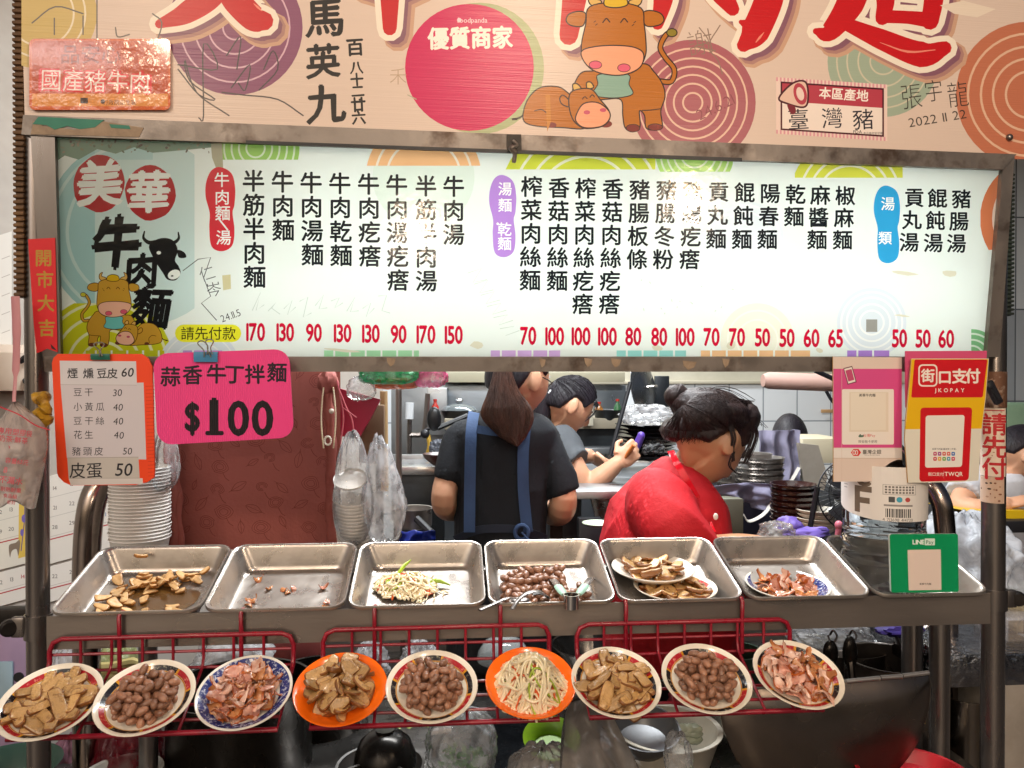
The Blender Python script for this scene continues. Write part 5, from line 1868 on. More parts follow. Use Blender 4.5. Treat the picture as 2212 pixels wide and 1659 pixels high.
# red plastic stool leg behind bowls
m = MB(); m.tube([at(366, 1000, 1.86), at(362, 1180, 1.86)], .012, 10)
tag(m.build('red_pole', M('red_plastic', 'b3121c', .35)), 'bright red pole standing at the left edge of the red cloth', 'pole')

# --- paper cups in a bag
cc = at(757, 1036, 1.68)
k = mpp(cc)
ax = V((.0, -.52, .85)).normalized()
cup = thing('paper_cup', 'row of white paper cups stacked into each other in the hanging bag', 'paper cup', cc, 'stacked paper cups')
mxr = ax.to_track_quat('Z', 'Y').to_matrix().to_4x4()
m = MB()
R = 36 * k
m.lathe([(0, -.004), (R * .9, -.004), (R * .93, -.002), (R, 0), (R * 1.03, .002), (R, .004), (R * .95, .002), (R * .92, .0), (0, .0)], (0, 0, 0), 36, mxr)
o = m.build('cup_bottom', M('cup_white', 'e2ded8', .5), cup, 60, local=True)
cup['label'] = 'white round cup end facing forward at the top of the hanging bag'
c0 = at(757, 1080, 1.69)
cu = thing('paper_cup', 'white paper cup in the slanting stack inside the hanging bag', 'paper cup', c0, 'stacked paper cups')
m = MB()
R2 = 37 * k
m.lathe([(0, -.09), (R2 * .72, -.09), (R2 * .99, -.003), (R2 * 1.04, 0), (R2 * 1.0, .003), (R2 * .96, 0), (R2 * .70, -.086), (0, -.086)], (0, 0, 0), 32, V((.06, -.25, .95)).to_track_quat('Z', 'Y').to_matrix().to_4x4())
m.build('cup_body', M('cup_grey', 'd6d2cc', .5, 0, 'c9c3bc', 20), cu, 60, local=True)
for i in range(1, 14):
    d = dup(cu)
    d.location = c0 + V((.0006 * i, .0012 * i, -.0075 * i))
bag('plastic_bag', 'clear plastic bag hanging by its handles with the paper cups inside', 'plastic bag', 712, 930, 806, 1190, 1.62, .07, film('clear_bag_thin', 'f4f5f8', .95, .08, .5, 24, 1.22), 8, .05, .5, top=-.1)
bag('plastic_bag', 'milky plastic bag full of small bags hanging right of the paper cups', 'plastic bag', 776, 940, 878, 1185, 1.68, .06, MILKY, 12, .10, .66, top=-.45)
m = MB()
m.tube(smooth_path([at(728, 822, 1.69), at(736, 860, 1.69), at(742, 905, 1.69), at(735, 960, 1.68)], 5), .0016, 6)
m.tube(smooth_path([at(730, 835, 1.69), at(748, 880, 1.69), at(760, 905, 1.69), at(766, 945, 1.69)], 5), .0016, 6)
m.tube([at(740, 880, 1.688), at(770, 902, 1.688)], .0013, 6)
tag(m.build('pink_string', M('pink_string', 'c2606a', .5)), 'thin pink string tied to the hanging bag of cups', 'string')
# crimson folder
m = MB()
m.prism([at(x, y, 1.86) for x, y in ((729, 838), (822, 863), (800, 905), (776, 946), (732, 942))], (0, .02, .0))
tag(m.build('crimson_sheet', M('crimson', 'a81c3e', .4, 0, '8f1836', 6, bump=.2, bs=12)), 'crimson plastic sheet behind the hanging bag of cups', 'sheet')
pbox('cardboard_flap', M('cardboard_dim', '6f5a44', .8), 775, 875, 830, 1000, 1.95, .02, 'brown cardboard flap beside the wooden pole', 'cardboard')
# poles
m = MB(); m.tube([at(831, 1060, 2.0), at(829, 845, 2.0)], .010, 10); m.v = [V((p.x, p.y, p.z)) for p in m.v]
tag(m.build('wooden_pole', M('pole_wood', 'b89c72', .6, 0, 'a3865c', 12, stretch=(1, 1, .1))), 'pale wooden pole left of the sink', 'pole')
m = MB(); a = at(861, 800, 2.45); m.tube([(a.x, 2.45, 0), (a.x, 2.45, a.z + .05)], .010, 12)
tag(m.build('steel_pole', STEELW), 'thin steel pole in front of the sink', 'pole')
pbox('gap_panel', BLACK, 811, 880, 826, 1180, 2.05, .02, 'narrow black panel put in as the dark gap left of the wooden pole', 'board')  # dark gap between the things here, put in as a black strip
# plastic bags under the rail
bag('plastic_bag', 'green plastic bag tucked under the menu rail', 'plastic bag', 770, 790, 905, 832, 1.80, .04, film('green_bag', '1f8f55', .2, .15, .6, 30), 4, .1, 0)
bag('plastic_bag', 'orange plastic bag below the green one under the menu rail', 'plastic bag', 800, 816, 905, 842, 1.86, .03, film('orange_bag', 'c9642c', .15, .2, .6, 30), 6, .1, 0)
bag('plastic_bag', 'pink plastic bag beside the green one under the menu rail', 'plastic bag', 892, 785, 968, 838, 1.84, .03, film('pink_bag', 'c2507a', .35, .15, .7, 30), 9, .15, .2)
bag('plastic_bag', 'clear crumpled bag hanging over the crimson sheet', 'plastic bag', 745, 812, 812, 866, 1.80, .03, CLEAR, 15, .15, .2)

# --- steel back of the kitchen
KST = M('kitchen_steel', 'a6a9ac', .36, .85, '8c9094', 5, bump=.05, bs=60, rvar=.1)
t = thing('steel_backsplash', 'grey steel backsplash behind the stove shelf', 'backsplash', at(1150, 1000, 3.6))
pbox('sheet', KST, 845, 822, 1100, 1120, 3.62, .03, parent=t)
pbox('sheet', M('kitchen_steel_blue', '8b9299', .34, .8, '7a828a', 4, rvar=.1), 966, 832, 1352, 985, 3.55, .03, parent=t)
pbox('top_shelf', M('shelf_cream', 'a9a590', .6), 960, 803, 1350, 826, 3.5, .2, parent=t)
pbox('steel_cabinet', M('cabinet_steel', 'a9adb0', .35, .7, '94989c', 4, rvar=.1), 922, 838, 966, 940, 3.35, .2, 'pale steel cabinet beside the taps', 'cabinet')
t = thing('stove_shelf', 'long dark stove shelf with a pale top edge behind the cooks', 'shelf', at(1180, 990, 3.3))
pbox('top', M('shelf_top', '8f8878', .5), 960, 905, 1352, 926, 3.25, .35, parent=t)
pbox('front', M('shelf_front', '232629', .4, .4, '34383b', 6), 966, 926, 1352, 970, 3.28, .3, parent=t)
pbox('ledge', KST, 1180, 968, 1360, 985, 3.2, .2, parent=t)
t = thing('stove', 'dark steel stove body below the shelf with pale gas pipes', 'stove', at(1250, 1300, 3.3))
pbox('stove_body', M('stove_steel', '6c7278', .4, .7, '50555b', 3, rvar=.1), 958, 986, 1575, 1330, 3.34, .3, parent=t)
for i, x in enumerate((1010, 1090, 1290, 1380, 1470)):
    pbox('burner_front', M('stove_dark', '24262a', .4, .4), x - 30, 1010, x + 30, 1060, 3.32, .018, parent=t)
m = MB(); m.tube([at(966, 1000, 3.3), at(1570, 1000, 3.3)], .010, 8); m.build('gas_rail', STEEL, t)
# pans
def pan(px, py, rpx, Y, label, lid=False, hx=None):
    c = at(px, py, Y); k = mpp(c); r = rpx * k
    t = thing('frying_pan', label, 'pan', c - V((0, 0, .05)))
    o = c - V((0, 0, .05))
    m = MB(); m.lathe([(0, 0), (r * .7, 0), (r * .78, .004), (r, .05), (r * 1.03, .052), (r * .98, .05), (r * .76, .008), (0, .006)], o, 32); m.build('body', M('pan_black', '191a1c', .35, .3), t)
    if lid:
        m = MB(); m.lathe([(r * 1.02, .054), (r * .9, .066), (r * .5, .08), (.02, .084), (0, .084)], o, 32); m.build('lid', M('glass_lid', '6f7679', .12, .3, alpha=.8), t)
        m = MB(); m.ball(o + V((0, 0, .095)), (.018, .018, .012), 14, 8); m.build('lid_knob', M('knob_chrome', 'c9ccd0', .15, 1), t)
    if hx is not None:
        e = at(*hx, Y - .05)
        m = MB(); m.tube([c + (e - c).normalized() * r * .98, c + (e - c) * .7 + V((0, 0, .01)), e], [.009, .011, .008], 8); m.build('handle', BLACK, t)
    return t
pan(992, 888, 38, 3.35, 'black pan with a glass lid on the shelf left of the tall ponytail', True)
pan(1312, 886, 31, 3.3, 'black frying pan on the shelf behind the younger cook in grey', False, (1276, 872))
pbox('white_bottle', M('bottle_cream', 'b9b5a4', .5), 1262, 872, 1282, 920, 3.2, .06, 'cream plastic bottle on the shelf in front of the profile of the cook in grey', 'bottle')
# ladle on shelf
m = MB(); m.tube([at(945, 925, 3.1), at(1010, 898, 3.15)], .011, 8); m.ball(at(938, 905, 3.1), (.03, .02, .05), 14, 10)
tag(m.build('spatula', M('pan_black', '191a1c', .35, .3)), 'black spatula lying against the steel cabinet by the taps', 'spatula')
# taps and pipes
t = thing('tap', 'pair of steel taps with pipes on the kitchen wall above the sink', 'tap', at(900, 985, 3.3))
m = MB()
for pts in ([(884, 985), (884, 930), (886, 870)], [(884, 940), (905, 940), (918, 936)], [(912, 936), (925, 925)], [(924, 850), (920, 900), (915, 935)]):
    m.tube([at(x, y, 3.3) for x, y in pts], .011, 8)
m.build('pipe', STEELW, t)
m = MB(); m.tube([at(884, 905, 3.28), at(885, 870, 3.28)], .018, 10); m.build('filter', M('filter_white', 'd0d4d8', .3), t)
m = MB(); m.tube(smooth_path([at(924, 940, 3.27), at(928, 962, 3.26), at(924, 980, 3.26)], 4), .010, 8); m.build('yellow_pipe', M('yellow_pipe', 'a8862c', .4), t)
m = MB(); m.ball(at(918, 937, 3.26), .02, 10, 8); m.tube([at(916, 930, 3.26), at(936, 922, 3.26)], .007, 6); m.build('valve', BLACK, t)
# sink
t = thing('kitchen_sink', 'steel sink with a bright front edge behind the hanging bags', 'sink', at(895, 1150, 2.9))
pbox('basin_back', KST, 845, 982, 955, 1012, 3.1, .02, parent=t)
pbox('rim', M('sink_rim', 'c2c4c6', .25, .9), 842, 1008, 960, 1026, 2.85, .28, parent=t)
pbox('front', M('sink_front', '43474b', .4, .8, '2f3336', 5), 850, 1026, 960, 1180, 2.87, .2, parent=t)
m = MB(); c = at(948, 1006, 2.8); m.lathe([(.02, 0), (.055, .03), (.06, .045), (.056, .044), (.018, .004), (0, .004)], c, 24)
tag(m.build('rice_bowl', M('bowl_darkred', '3a1c1c', .3, 0, '8f8a84', 20, .7)), 'small dark bowl on the edge of the sink', 'bowl')
bag('plastic_bag', 'dark plastic bag with a pink item beside the taps', 'plastic bag', 926, 950, 972, 988, 3.0, .04, film('dark_bag', '6a6f7a', .3, .15, .6, 25), 17, .15, 0)
pot('steel_pot', 'small steel pot under the sink left of the cook in black', 'pot', 893, 1098, 40, 40, 2.5, STEEL)
m = MB(); m.tube([at(900, 1120, 2.42), at(930, 1150, 2.38)], .012, 8); tag(m.build('pan_spoon', BLACK), 'black spoon handle below the small steel pot', 'spoon')
o = cloth('blue_cloth', M('blue_plastic', '1c2f8a', .35), 866, 1148, 940, 1200, 2.3, .02, 2, 4)
tag(o, 'deep blue cloth lying behind the third tray', 'cloth')

# --- work table of the cooks
t = thing('work_table', 'steel work table between the two cooks', 'table', at(1300, 1600, 2.5))
pbox('table_top', KST, 1190, 1062, 1560, 1075, 2.35, .75, parent=t)
m = MB()
for x, y in ((1200, 2.4), (1550, 2.4)):
    a = at(x, 1075, y); m.box((a.x, y, a.z / 2), (.04, .04, a.z))
m.build('leg', DARKM, t)
pbox('apron_panel', M('panel_dark', '2a2c30', .5), 1250, 1120, 1300, 1240, 2.3, .03, 'dark panel edge slanting below the work table', 'panel')
pot('steel_bowl', 'steel bowl of cut food on the work table', 'bowl', 1305, 1076, 30, 42, 2.45, STEEL, .7)
bag('plastic_bag', 'clear crumpled bag on the work table right of the steel bowl', 'plastic bag', 1345, 1040, 1400, 1075, 3.0, .06, CLEAR, 22, .2, .1)
bag('plastic_bag', 'clear bag lying behind the hands of the cook in grey', 'plastic bag', 1352, 1010, 1420, 1050, 3.2, .06, MILKY, 24, .2, .1)
bag('plastic_bag', 'white bag standing behind the purple knife handle', 'plastic bag', 1402, 940, 1475, 1010, 3.1, .06, MILKY, 26, .25, .2)
m = MB(); c = at(1290, 1135, 2.2); m.lathe([(0, 0), (.03, 0), (.045, .008), (.044, .009), (.03, .003), (0, .003)], c, 24)
tag(m.build('pale_plate', M('pale_green_dish', 'b9c9b0', .3)), 'pale green dish below the steel bowl', 'plate')
# dark plates piled at the wall
pl = thing('dark_plate', 'black plate in the pile under a crumpled bag behind the cook in red', 'plate', at(1400, 1000, 2.9), 'piled black plates')
m = MB(); m.lathe([(0, .004), (.06, .004), (.065, 0), (.07, .004), (.115, .018), (.118, .020), (.112, .020), (.068, .008), (0, .008)], (0, 0, 0), 36); m.build('plate_body', M('plate_black', '1d1c1f', .25, 0, '3a3638', 9), pl, 60, local=True)
for i in range(9):
    d = pl if i == 0 else dup(pl)
    d.location = at(1396 + 5 * sin(i * 2.3), 992 - i * 8.2, 2.9)
bag('plastic_bag', 'white crumpled bag on top of the pile of black plates', 'plastic bag', 1345, 874, 1462, 922, 2.8, .1, MILKY, 31, .18, .1)
bag('plastic_bag', 'clear bag hanging in front of the pile of black plates', 'plastic bag', 1386, 950, 1440, 985, 2.8, .04, CLEAR, 33, .2, .1)
for i, (x, y, r_, h_, col_, lb) in enumerate(((985, 1000, 26, 30, 'steel', 'small steel pot on the stove left of the cook in black'), (1330, 1000, 26, 22, 'steel', 'steel pot on the stove behind the orange handled knife'))):
    pot('stove_pot', lb, 'pot', x, y - 20, r_, h_, 3.2, STEEL)
for i, (x, w_, y0, y1, c_, lb) in enumerate(((1294, 9, 868, 905, '8a5a2a', 'brown sauce bottle on the shelf behind the frying pan'), (1334, 8, 862, 905, '2f5a3a', 'green bottle on the shelf beside the wok lid'), (940, 8, 862, 905, 'a8322a', 'red capped bottle on the shelf near the taps'), (1064, 9, 866, 905, 'b9b4a0', 'pale bottle on the shelf by the ponytail'))):
    a = at(x, y1, 3.32); k = mpp(a); hh = (y1 - y0) * k; rr2 = w_ * k
    t = thing('sauce_bottle', lb, 'bottle', a)
    m = MB(); m.lathe([(0, 0), (rr2, 0), (rr2, hh * .62), (rr2 * .45, hh * .78), (rr2 * .42, hh * .9), (0, hh * .9)], a, 20); m.build('bottle_body', M('bottle_' + c_, c_, .2, coat=.3), t)
    m = MB(); m.lathe([(0, hh * .89), (rr2 * .5, hh * .89), (rr2 * .5, hh), (0, hh)], a, 16); m.build('cap', M('cap_red', 'a8261e', .4), t)
m = MB()
for k in range(5):
    a = at(1195 + k * 19, 842, 3.5); m.tube([a, a - V((0, 0, .05))], .004, 6); m.ball(a - V((0, 0, .075)), (.02, .012, .028), 12, 8)
tag(m.build('hanging_ladles', STEELW), 'row of small steel ladles hanging on the backsplash', 'ladle', None, 'stuff')
# big lids leaning on the wall
def disc_lid(px, py, rx, ry, Y, tilt, mat, label, yaw=0):
    c = at(px, py, Y); k = mpp(c)
    R = Matrix.Rotation(yaw, 4, 'Z') @ Matrix.Rotation(tilt, 4, 'X')
    t = thing('wok_lid', label, 'lid', c - V((0, 0, ry * k)))
    m = MB(); r = ry * k
    m.lathe([(0, .03), (r * .3, .028), (r * .7, .018), (r * .96, .002), (r, 0), (r, -.003), (r * .95, -.002), (r * .3, .02), (0, .022)], c, 44, R); m.build('lid_body', mat, t)
    m = MB(); m.tube([c + R @ V((-.03, 0, .03)), c + R @ V((-.02, 0, .055)), c + R @ V((.02, 0, .055)), c + R @ V((.03, 0, .03))], .006, 8); m.build('handle', STEEL, t)
disc_lid(1390, 838, 45, 62, 3.3, radians(82), M('lid_steel', '8a8d92', .3, .9, '6f7276', 5, rvar=.1), 'big round steel wok lid leaning on the wall', .9)
pbox('dark_tray', M('tray_dark', '3a3f45', .35, .7), 1415, 812, 1446, 885, 3.4, .02, 'dark flat sheet leaning beside the big wok lid', 'sheet')
m = MB(); m.tube([at(1362, 826, 2.75), at(1318, 985, 2.7)], .008, 8); tag(m.build('black_rod', M('rod_dark', '2c2d31', .4, .5)), 'thin dark rod leaning in front of the wok lid', 'rod')
# rolled mat on an arm at the upper right
m = MB(); m.tube([at(1648, 822, 2.6), at(1660, 822, 2.6), at(1820, 828, 2.5)], [.022, .030, .030], 20)
tag(m.build('rolled_mat', M('rolled_paper', 'b08f84', .6, 0, 'a58478', 8)), 'rolled pinkish mat lying across under the menu rail', 'roll')
m = MB(); m.tube([at(1760, 800, 2.4), at(1808, 822, 2.4)], .008, 8); tag(m.build('wall_bracket', BLACK), 'black metal bracket beside the rolled mat', 'bracket')
m = MB(); m.tube(smooth_path([at(1785, 845, 2.5), at(1796, 864, 2.5), at(1812, 880, 2.5)], 4), .006, 8); tag(m.build('loose_cable', BLACK), 'short black cable below the rolled mat', 'cable')
m = MB(); p = at(1790, 888, YB - .02); m.box(p, (.09, .006, .02), .002); tag(m.build('tape_strip', M('tape_brown', 'a8855c', .6)), 'short strip of brown tape on the wall tiles', 'tape')
# right hand kitchen clutter
pot('steel_pot', 'lidded steel pot on top of the stacked steel bowls', 'pot', 1632, 980, 33, 22, 2.42, STEEL)
t = thing('steel_bowl', 'steel bowl in the stack behind the cook in red', 'bowl', at(1640, 1072, 2.4), 'stacked steel bowls')
c = at(1640, 1072, 2.4); k = mpp(c)
m = MB(); R = 52 * k
m.lathe([(0, 0), (R * .8, 0), (R * .85, .004), (R * .97, .03), (R, .034), (R * .96, .034), (R * .82, .006), (0, .005)], (0, 0, 0), 40); m.build('body', STEEL, t, 50, local=True)
for i in range(6):
    d = t if i == 0 else dup(t)
    d.location = c + V((.002 * sin(i * 3), 0, i * .019))
c = at(1580, 1068, 2.5)
t = thing('steel_cup', 'steel cup in the short stack left of the steel bowls', 'cup', c, 'stacked steel cups')
m = MB(); R = 34 * k
m.lathe([(0, 0), (R * .8, 0), (R * .97, .04), (R, .044), (R * .94, .042), (R * .78, .005), (0, .005)], (0, 0, 0), 32); m.build('body', STEEL, t, 50, local=True)
for i in range(3):
    d = t if i == 0 else dup(t)
    d.location = c + V((0, 0, i * .024))
# brown bowls
c = at(1714, 1150, 1.98); k = mpp(c)
t = thing('brown_bowl', 'dark brown bowl in the tall stack beside the fan', 'bowl', c, 'stacked brown bowls')
m = MB(); R = 48 * k
m.lathe([(0, 0), (R * .55, 0), (R * .6, .004), (R * .93, .034), (R, .042), (R * 1.01, .045), (R * .97, .045), (R * .9, .034), (R * .55, .007), (0, .006)], (0, 0, 0), 40)
m.build('body', M('bowl_brown', '3a1c18', .22, 0, '2a1412', 8, coat=.3), t, 50, local=True)
for i in range(7):
    d = t if i == 0 else dup(t)
    d.location = c + V((.0015 * sin(i * 2), 0, i * .0155 - .005))
d['label'] = 'topmost dark bowl of the tall brown stack beside the fan'
c = at(1765, 1150, 1.92); k = mpp(c)
t = thing('white_plate', 'cream plate in the low stack under the fan', 'plate', c, 'stacked cream plates')
m = MB(); R = 44 * k
m.lathe([(0, .003), (R * .55, .003), (R * .6, 0), (R * .66, .003), (R, .016), (R * 1.01, .018), (R * .96, .019), (R * .62, .008), (0, .007)], (0, 0, 0), 36); m.build('body', M('plate_cream', 'd5ccbc', .25, coat=.2), t, 50, local=True)
for i in range(5):
    d = t if i == 0 else dup(t)
    d.location = c + V((.002 * sin(i * 2.6), 0, i * .011))
# fan
c = at(1842, 1072, 1.86); k = mpp(c)
t = thing('table_fan', 'black wire table fan half hidden behind the white payment card', 'fan', V((c.x, 1.9, c.z - .14)))
R = 78 * k
FR = Matrix.Rotation(radians(78), 4, 'X')
m = MB()
for r in (R, R * .75, R * .4):
    m.tube([c + FR @ V((r * cos(a), r * sin(a), .028 * (1 - (r / R) ** 2))) for a in [2 * pi * i / 40 for i in range(40)]], .0022 if r == R else .0012, 6, closed=True)
for i in range(44):
    a = 2 * pi * i / 44
    m.tube([c + FR @ V((q * R * cos(a + q * .3), q * R * sin(a + q * .3), .03 * (1 - q * q))) for q in (.12, .4, .7, 1)], .0009, 5)
    m.tube([c + FR @ V((q * R * cos(a), q * R * sin(a), -.04 * (1 - q * q))) for q in (.2, .6, 1)], .0009, 5)
m.build('guard', BLACK, t)
for i in range(3):
    m = MB(); a = 2 * pi * i / 3
    m.grid(lambda u, v: c + FR @ V(((.15 + .65 * u) * R * cos(a + (v - .5) * 1.1), (.15 + .65 * u) * R * sin(a + (v - .5) * 1.1), .012 * (v - .5) - .004)), 6, 5)
    m.build('blade', M('fan_blade', '3a3b40', .4), t)
m = MB(); m.ball(c + V((0, .03, 0)), (.03, .05, .03), 16, 10); m.build('motor', BLACK, t)
m = MB(); m.tube([at(1766, 1052, 1.85), at(1748, 1150, 1.85)], .007, 8); m.tube([c + V((0, .03, -.02)), V((c.x, 1.92, c.z - .15))], .012, 10); m.build('stand', BLACK, t)
m = MB(); m.ball(at(1812, 1135, 1.8), (.010, .01, .012), 12, 8); m.tube([at(1806, 1180, 1.8), at(1812, 1140, 1.8)], .007, 8); tag(m.build('pink_whisk', M('pink_knob', 'd9788a', .4)), 'pink knobbed stirring stick left of the water jug', 'stick')
# cream box and grey board
pbox('cream_box', M('box_cream', 'c2b9a0', .5), 1734, 948, 1830, 1000, 2.9, .25, 'cream lidded box beside the dark haired head', 'box')
m = MB(); m.prism([at(x, y, 2.45) for x, y in ((1724, 957), (1768, 962), (1788, 1030), (1780, 1060), (1738, 1050))], (0, .015, 0)); tag(m.build('grey_board', M('board_grey', 'a49c90', .7, 0, '8a8278', 8)), 'worn grey board leaning below the cream box', 'board')
# hanging apron cloths
o = cloth('hanging_apron', M('apron_lilac', '8d8aa0', .8, 0, '7c7990', 12, bump=.2, bs=120), 1640, 930, 1728, 1050, 2.5, .018, 2.5, 2)
tag(o, 'greyish lilac apron hanging in front of the white tiles', 'apron')
m = MB(); m.tube([at(1726, 1010, 2.46), at(1712, 1035, 2.46), at(1690, 1062, 2.46)], .012, 8, flat=.3); tag(m.build('white_strap', M('strap_white', 'c9c4bc', .7)), 'white strap hanging from the lilac apron', 'strap')
o = cloth('folded_apron', M('apron_grey', '77748a', .8, 0, '66637a', 12, bump=.2, bs=120), 1536, 1052, 1672, 1105, 2.1, .03, 2, 8, sag=-.01)
tag(o, 'folded greyish apron lying over a dark tote beside the cook in red', 'apron')
pbox('dark_tote', M('tote_navy', '23233a', .8), 1604, 1085, 1670, 1200, 2.12, .14, 'dark navy tote bag under the folded apron', 'bag', bev=.012)
m = MB(); m.tube(smooth_path([at(1672, 1078, 2.08), at(1650, 1110, 2.07), at(1618, 1126, 2.07), at(1606, 1112, 2.07)], 5), .008, 8, flat=.3); tag(m.build('tote_strap', M('strap_white', 'c9c4bc', .7)), 'pale strap of the navy tote bag', 'strap')
pbox('grey_carton', M('carton_grey', '6a6a5c', .8, 0, '55554a', 6), 1545, 1078, 1606, 1240, 2.05, .2, 'greyish carton between the cook in red and the navy tote', 'carton')
# purple glove heap
m = MB()
a = at(1725, 1150, 1.72)
bag('plastic_bag', 'clear bag beside the purple rubber gloves', 'plastic bag', 1650, 1130, 1722, 1180, 1.68, .04, CLEAR, 41, .2, .1)
gl = thing('rubber_gloves', 'crumpled purple rubber gloves behind the right trays', 'gloves', at(1730, 1170, 1.72))
m = MB()
m.ball(at(1705, 1136, 1.74), (.03, .03, .022), 22, 14, None, lambda d: 1 + .3 * noise.noise(d * 2.5))
m.ball(at(1740, 1152, 1.72), (.055, .03, .014), 22, 14, None, lambda d: 1 + .3 * noise.noise(d * 3 + V((4, 0, 0))))
m.build('glove_palm', M('glove_purple', '6a55b0', .45, 0, '7d69c0', 18, bump=.3, bs=40), gl)
for i, (x, y) in enumerate(((1775, 1150), (1782, 1158), (1770, 1164), (1790, 1147))):
    m = MB(); m.tube(smooth_path([at(1748, 1150 + i * 3, 1.715), at((1748 + x) / 2, y - 3, 1.71), at(x, y, 1.71)], 4), [.008] * 4 + [.007] * 4 + [.004], 8); m.build('glove_finger', _M['glove_purple'], gl)

# --- calendar wall things on the left
def wallsheet(pts, col, label, cat, extra=None, off=.004):
    A = Art(WL)
    A.poly(pts, col)
    if extra:
        extra(A)
    return obj_art('calendar' if cat == 'calendar' else 'wall_sheet', label, cat, A, printm(.6, 'wallprint'), .0015, None, off)
def cal(x0, x1, yt, rows, sl, num, clr):
    def f(A):
        w_ = (x1 - x0) / 5
        for r in range(rows):
            y = yt + r * 42
            A.stroke([(x0 + 3, y + 36), (x1 - 3, y + 36 - sl * (x1 - x0))], 1, 'a9a199')
            for c_ in range(5):
                x = x0 + w_ * (c_ + .5)
                yy = y + 18 - sl * (x - x0)
                A.text(str((num + r * 7 + c_) % 30 + 1), x, yy, 12, clr if c_ % 5 == 4 else '6a625c', .01)
        A.stroke([(x0 + 2, yt + rows * 42), (x1 - 2, yt + rows * 42 - sl * (x1 - x0))], 2.5, 'a3262e')
    return f
random.seed(5)
wallsheet([(-60, 1050), (60, 1020), (60, 1215), (-60, 1245)], 'cfc8ba', 'pale paper calendar with a deer and yellow flowers on the left wall', 'calendar',
          lambda A: (cal(-60, 58, 1060, 3, .24, 2, 'a3262e')(A), A.poly([(40, 1030), (60, 1022), (60, 1200), (38, 1206)], 'c9a94a'),
                     A.stroke([(44, 1190), (52, 1110), (48, 1060)], 2, '5a4a7a', sm=4), A.ell(50, 1120, 5, '6a5aa0', 9, 9), A.ell(46, 1150, 4, '6a5aa0', 8, 9),
                     A.blob([(18, 1178), (32, 1172), (40, 1166), (42, 1176), (38, 1200), (34, 1186), (24, 1190), (20, 1204)], '7a6a5a')))
wallsheet([(-60, 1252), (60, 1220), (60, 1292), (-60, 1325)], 'd3ccc2', 'calendar page with red dates low on the left wall', 'calendar', cal(-60, 60, 1255, 1, .26, 9, 'a3262e'))
wallsheet([(62, 1040), (245, 990), (245, 1180), (62, 1230)], 'd1cac0', 'white calendar page between the left post and the bent pipe', 'calendar', cal(62, 245, 1050, 3, .25, 12, '3a5a8a'))
wallsheet([(62, 1236), (245, 1186), (245, 1262), (62, 1312)], 'd6cfc6', 'white calendar page with a red line behind the left post', 'calendar', cal(62, 245, 1240, 1, .25, 20, 'a3262e'))
wallsheet([(-40, 520), (24, 500), (24, 760), (-40, 790)], 'c9c4bc', 'faded paper sheet at the far left edge of the wall', 'paper', lambda A: [A.stroke([(2, 560 + 40 * k), (20, 553 + 40 * k)], 1.5, '9a928a') for k in range(5)])
wallsheet([(-60, 1332), (70, 1296), (70, 1322), (40, 1338), (22, 1346), (10, 1340), (-10, 1356), (-60, 1366)], 'a9a198', 'torn strip of old newspaper on the left wall under the calendars', 'paper')
pbox('side_rail', DARKM, -60, 1318, 66, 1352, 1.75, .03, 'dark steel rail behind the left post at counter height', 'rail')
# beige bucket-like shade and cables at the left
m = MB(); c = at(20, 790, 1.95); m.lathe([(.0, .05), (.05, .05), (.075, .03), (.085, -.03), (.08, -.06), (0, -.06)], c, 28)
tag(m.build('wall_fan_head', M('fan_cream', 'b9a898', .5)), 'beige rounded fan head on the wall behind the hanging bag', 'fan')
m = MB(); m.tube(smooth_path([at(38, 800, 1.9), at(46, 780, 1.9), at(60, 770, 1.9), at(74, 772, 1.9)], 5), .007, 8); m.tube(smooth_path([at(52, 820, 1.9), at(62, 828, 1.9), at(75, 835, 1.9)], 5), .008, 8)
tag(m.build('black_cable', BLACK), 'black curved cable behind the left post', 'cable')
# hanging bag with red print
t = thing('printed_bag', 'clear plastic bag with red printed writing hanging at the far left', 'plastic bag', at(40, 1080, 1.30))
def bagshape(u, v, Y0=1.29):
    y = 868 + v * 222
    xl = 26 - 60 * min(1, v * 3.2) + 6 * sin(v * 9)
    xrr = 30 + 66 * sin(min(1, v * 3.0) * pi / 2) - 50 * max(0, v - .42) ** 1.1
    x = xl + (xrr - xl) * u
    d = .035 * sin(pi * u) * sin(pi * min(1, v * 1.1 + .02))
    return at(x, y + 10 * sin(u * 8) * v, Y0 - d + .010 * noise.noise(V((u * 5, v * 5, 1))))
m = MB()
nu, nv = 26, 40
fr = [[bagshape(i / nu, j / nv) for i in range(nu + 1)] for j in range(nv + 1)]
bk = [[bagshape(i / nu, j / nv) + V((0, .012 + .05 * sin(pi * i / nu) * sin(pi * j / nv), 0)) for i in range(nu + 1)] for j in range(nv + 1)]
m.loft([f + b[::-1] for f, b in zip(fr, bk)])
m.build('bag_body', film('bag_pinkish', 'dccdc6', .35, .12, .8, 30), t, 70)
m = MB(); m.tube(smooth_path([at(33, 640, 1.31), at(36, 720, 1.31), at(34, 800, 1.31), at(29, 880, 1.30)], 6), [.007] * 7 + [.006] * 6 + [.003] * 6, 8, flat=.3); m.build('bag_tie', M('tie_pink', 'c2868c', .35, alpha=.9), t)
A = Art(vplane(40, 980, 1.244))
A.stroke([(-5, 878), (30, 895), (70, 918), (104, 929)], 2.6, 'b8263a', sm=4)
for s_, x, y, h in (('專用塑膠袋', 28, 934, 15), ('奶茶·鮮茶', 24, 950, 15), ('3', 14, 968, 12), ('容量65元', 30, 998, 13), ('B', 8, 1016, 16), ('不漏水', 22, 1038, 17), ('耐熱耐重', 22, 1058, 11), ('食品級', 20, 1072, 10), ('密封', 22, 1086, 9)):
    A.text(s_, x, y, h, 'b8404e', .012, 1, -.12)
